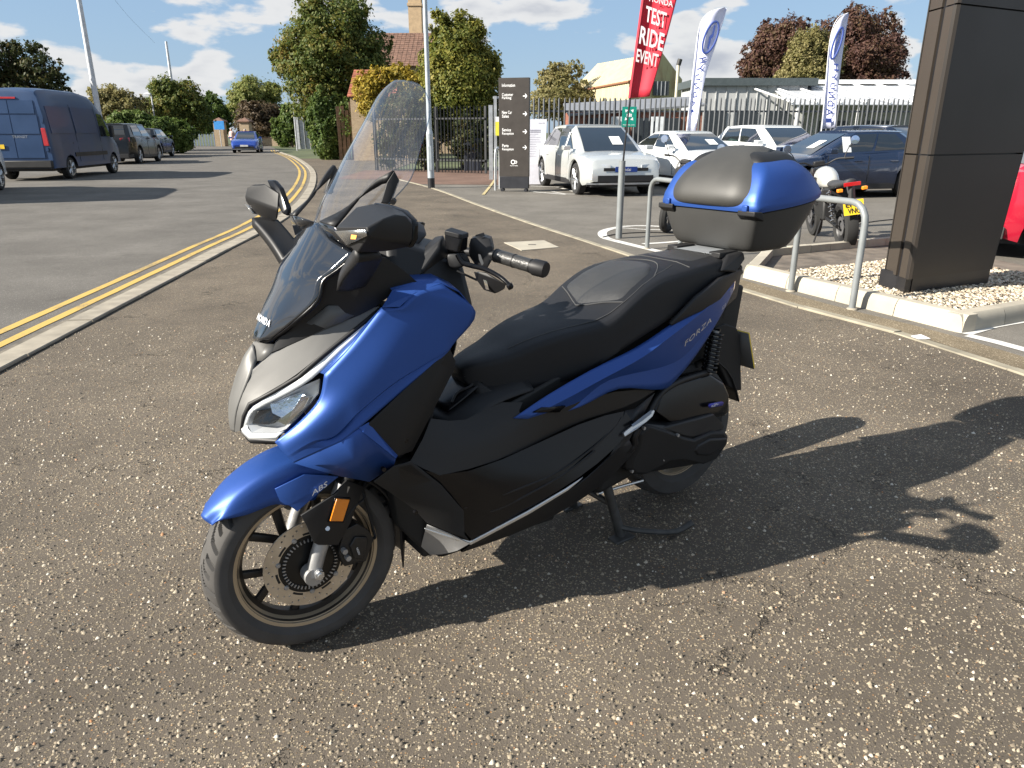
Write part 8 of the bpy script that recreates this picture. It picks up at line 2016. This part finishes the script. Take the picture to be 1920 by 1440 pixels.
# ------------------------------------------------------------------ engine, final drive, rear end
cv = [(1.093, 0.165, 0.3337), (1.093, 0.165, 0.2956), (1.121, 0.165, 0.2685), (1.171, 0.17, 0.2544), (1.219, 0.19, 0.2782), (1.257, 0.2, 0.295), (1.336, 0.2, 0.2794), (1.469, 0.19, 0.2214), (1.568, 0.17, 0.2076), (1.63, 0.165, 0.2531), (1.634, 0.165, 0.2858), (1.6, 0.17, 0.3168), (1.509, 0.185, 0.3431), (1.387, 0.2, 0.3473), (1.326, 0.205, 0.3721), (1.229, 0.205, 0.4225), (1.143, 0.2, 0.4617), (1.108, 0.19, 0.4357), (1.108, 0.18, 0.3803)]
kk = len(cv)
cvc = tuple(np.mean(np.array(cv), axis=0) + np.array((0, .012, 0)))
shull('drive_case', [(p[0], p[1] - .10, p[2]) for p in cv] + [(p[0], p[1] - .004, p[2]) for p in cv], blk, bevel=.015)
cv2 = [tuple(np.array(p) * .94 + np.mean(np.array(cv), axis=0) * .06 + np.array((0, .014, 0))) for p in cv]
sp('drive_cover', cv + cv2, [(i, (i + 1) % kk, kk + (i + 1) % kk, kk + i) for i in range(kk)] + [tuple(range(kk, 2 * kk))], blk_soft, bevel=.006, seg=3)
ct = [(1.214, 0.2, 0.4301), (1.428, 0.19, 0.4157), (1.524, 0.175, 0.4055), (1.613, 0.165, 0.3285), (1.599, 0.17, 0.3203), (1.503, 0.185, 0.3487), (1.381, 0.2, 0.3519), (1.326, 0.205, 0.3741)]
shull('air_intake_duct', ct + [(p[0], p[1] - .07, p[2]) for p in ct], blk, bevel=.008)
ov = [(1.39, 0.202, 0.2996), (1.402, 0.204, 0.3213), (1.479, 0.198, 0.3255), (1.605, 0.178, 0.2912), (1.608, 0.176, 0.2667), (1.573, 0.18, 0.252), (1.487, 0.19, 0.2514), (1.414, 0.198, 0.2759)]
shull('clutch_cover', [(p[0], p[1] + .012, p[2]) for p in ov] + [(p[0], p[1] - .01, p[2]) for p in ov], blk, bevel=.008)
ai = [(1.214, 0.165, 0.4839), (1.26, 0.15, 0.5356), (1.356, 0.135, 0.5518), (1.558, 0.115, 0.5413), (1.641, 0.12, 0.4909), (1.668, 0.13, 0.4374), (1.662, 0.14, 0.3531), (1.532, 0.165, 0.4055), (1.349, 0.175, 0.4226), (1.319, 0.175, 0.4022)]
shull('air_box', ai + [(p[0], p[1] - .08, p[2]) for p in ai], blk_gloss, bevel=.012)
bg_ = [(1.496, 0.172, 0.4422), (1.505, 0.172, 0.4472), (1.587, 0.162, 0.4353), (1.597, 0.162, 0.4295), (1.592, 0.162, 0.418), (1.505, 0.172, 0.4307)]
sp('badge', [(p[0], p[1] - .004, p[2]) for p in bg_], [tuple(range(6))], mat('badge_blue', (.05, .05, .35), .3, .3), solid=.004)
t0, t1 = [(1.502, 0.175, 0.4366), (1.579, 0.167, 0.4269)]
text_on('badge_lettering', 'eSP+', L(t0), Vector(L(t1)) - Vector(L(t0)), (0, 0, 1), .016, white_m, scooter, lift=.002, shear=.3, sx=1.5)
st('air_hose', [(1.175, 0.17, 0.4746), (1.246, 0.155, 0.5333), (1.35, 0.14, 0.5543), (1.553, 0.11, 0.548)], .012, blk, seg=10)
# rear shock: coil spring round a damper
s0, s1 = Vector((1.50, .115, .36)), Vector((1.42, .115, .74))
s0 = Vector([(1.554, 0.11, 0.5408)][0]); s1 = Vector([(1.572, 0.11, 0.7036)][0])
s1 = s0 + (s1 - s0)
ax = (s1 - s0); ln = ax.length; ax.normalize()
e1 = ax.cross(Vector((0, 1, 0))).normalized(); e2 = ax.cross(e1)
for sd in (1, -1):
    coil = [s0 + ax * (ln * t / 110) + (e1 * math.cos(t * .6) + e2 * math.sin(t * .6)) * .026 for t in range(111)]
    st('shock_spring', [(p.x, p.y * sd, p.z) for p in coil], .0052, blk_gloss, seg=6, n=1)
    st('shock_damper', [(s0.x, s0.y * sd, s0.z), (s1.x, s1.y * sd, s1.z)], .014, alu, seg=12, n=1)
hg = [[arc_ for arc_ in [(1.505 + .305 * math.cos(R(a)), wv, .30 + .305 * math.sin(R(a))) for wv in (-.078, -.05, 0, .05, .078)]] for a in (110, 85, 60, 35, 12)]
sg('rear_hugger', hg, blk, sub=1, solid=.004)
ph = [(1.614, 0.075, 0.7033), (1.67, 0.075, 0.7089), (1.742, 0.07, 0.6864), (1.782, 0.065, 0.6471), (1.811, 0.06, 0.5008), (1.836, 0.06, 0.3989), (1.791, 0.065, 0.4095), (1.737, 0.07, 0.4392), (1.637, 0.075, 0.5731), (1.6, 0.078, 0.6645)]
shull('rear_mudguard', ph + mir(ph), blk_soft, bevel=.006)
pt = [(1.80, .075, .80), (1.66, .08, .82), (1.70, .06, .74), (1.83, .05, .74)]
tt = [(1.65, 0.07, 0.7454), (1.764, 0.05, 0.7431), (1.782, 0.04, 0.744), (1.715, 0.06, 0.7026), (1.654, 0.07, 0.7154), (1.68, 0.07, 0.7842)]
shull('plate_bracket', tt + mir(tt), blk, bevel=.005)
pl = [(1.77, 0.085, 0.6604), (1.802, 0.085, 0.6501), (1.867, 0.085, 0.497), (1.847, 0.085, 0.4962), (1.779, 0.085, 0.5227)]
pA, pB = Vector([(1.798, 0.09, 0.653)][0]), Vector([(1.858, 0.09, 0.498)][0])
dn = (pB - pA)
plv = [(pA.x, .09, pA.z), (pB.x, .09, pB.z), (pB.x, -.09, pB.z), (pA.x, -.09, pA.z)]
pn_ = Vector((dn.z, 0, -dn.x)).normalized()
sp('number_plate', plv + [(p[0] - pn_.x * .006, p[1], p[2] - pn_.z * .006) for p in plv], [(0, 1, 2, 3), (4, 7, 6, 5), (0, 4, 5, 1), (1, 5, 6, 2), (2, 6, 7, 3), (3, 7, 4, 0)], mat('plate_yellow', (.75, .52, .02), .5))
sp('plate_back', [(p[0] + pn_.x * .004, p[1] * 1.03, p[2] + pn_.z * .004) for p in plv], [(0, 1, 2, 3)], mat('plate_back_grey', (.08, .08, .08), .5), solid=.003)
shull('under_tail_filler', [(1.15, .07, .50), (1.15, .07, .75), (1.70, .07, .86), (1.78, .06, .84), (1.74, .07, .62), (1.55, .07, .585)] + mir([(1.15, .07, .50), (1.15, .07, .75), (1.70, .07, .86), (1.78, .06, .84), (1.74, .07, .62), (1.55, .07, .585)]), blk_deep, bevel=.01)  # filler hull added under the tail to close a gap in the cast shadow
st('swing_arm', [(1.15, .10, .30), (1.505, .10, .30)], .03, blk_deep, n=1)
shull('engine', [(1.0, .13, .20), (1.0, .13, .42), (1.35, .12, .5), (1.4, .1, .24), (1.0, -.13, .20), (1.0, -.13, .42), (1.35, -.12, .5), (1.4, -.1, .24)], blk_deep, bevel=.02)
st('exhaust_pipe', [(1.0, -.10, .22), (1.15, -.15, .24), (1.32, -.20, .32)], .026, alu, seg=12)
ex = st('exhaust', [(1.28, -.205, .31), (1.34, -.215, .335), (1.60, -.235, .42), (1.92, -.25, .50), (1.98, -.252, .515)], [.045, .078, .092, .090, .06], blk, seg=18)
shull('exhaust_shield', [(1.45, -.31, .36), (1.45, -.29, .46), (1.85, -.335, .46), (1.85, -.31, .57), (1.5, -.27, .50)], silver_p, bevel=.006)
st('exhaust_tip', [(1.96, -.252, .51), (2.02, -.254, .525)], .03, alu, seg=14, n=1)
# passenger footrest
pg = [(1.001, 0.235, 0.4766), (1.035, 0.235, 0.4896), (1.096, 0.225, 0.5008), (1.173, 0.2, 0.5085), (1.18, 0.2, 0.5007), (1.159, 0.21, 0.4886), (1.116, 0.225, 0.4836), (1.056, 0.24, 0.4763), (0.9997, 0.245, 0.467)]
kk = len(pg)
sp('passenger_footrest', pg + [(p[0] + .004, p[1] - .014, p[2] - .006) for p in pg], [tuple(range(kk))] + [(i, (i + 1) % kk, kk + (i + 1) % kk, kk + i) for i in range(kk)], silver, bevel=.002)
rg_ = [(1.033, 0.238, 0.4986), (1.092, 0.228, 0.5116), (1.152, 0.21, 0.5155), (1.148, 0.215, 0.5036), (1.089, 0.232, 0.4968), (1.034, 0.242, 0.4909)]
shull('footrest_rubber', rg_, mat('footrest_ribs', (.16, .2, .26), .35, .3, bump=1.0, bscale=220), bevel=.001)
st('footrest_bracket', [(1.065, 0.19, 0.3802), (1.087, 0.2, 0.4004), (1.079, 0.21, 0.4351), (1.091, 0.215, 0.463)], [.016, .014, .012, .012], blk, seg=8)
# centre stand
for sd in (1, -1):
    st('stand_leg', [(1.06, .105 * sd, .22), (1.085, .12 * sd, .12), (1.115, .135 * sd, .012)], [.018, .017, .02], mat('stand_steel', (.06, .06, .058), .55, .4, var=.3, vscale=30), seg=10)
    v, f = box_vf((1.11, -.145 * sd, .006), (.09, .05, .012)); mesh('stand_foot', v, f, MATS['stand_steel'], scooter, bevel=.003)
st('stand_crossbar', [(1.08, -.12, .14), (1.08, .12, .14)], .012, MATS['stand_steel'], n=1)
st('stand_lever', [(1.10, .13, .05), (1.16, .19, .04), (1.27, .25, .028), (1.34, .27, .05)], [.011, .010, .010, .012], MATS['stand_steel'], seg=8)
st('frame_tube', [(1.062, 0.06, 0.1638), (1.181, 0.06, 0.1587), (1.29, 0.06, 0.1504)], .006, silver, seg=8, n=1)
st('stand_spring', [(1.091, 0.1, 0.21), (1.173, 0.1, 0.2207)], .005, silver, seg=8, n=1)

for p in [(0.1628, 0.213, 0.5728), (0.2428, 0.225, 0.4268), (0.2952, 0.236, 0.7914), (0.2256, 0.222, 0.6419)]: st('screw', [(p[0], p[1] - .004, p[2]), (p[0], p[1] + .006, p[2])], .006, blk_gloss, side=2, seg=12, n=1)
for p in [(1.111, 0.17, 0.2851), (1.12, 0.205, 0.4562), (1.235, 0.2, 0.3085), (1.59, 0.17, 0.2187), (1.287, 0.21, 0.391)]: st('cover_bolt', [(p[0], p[1], p[2]), (p[0], p[1] + .010, p[2])], .006, alu, seg=10, n=1)
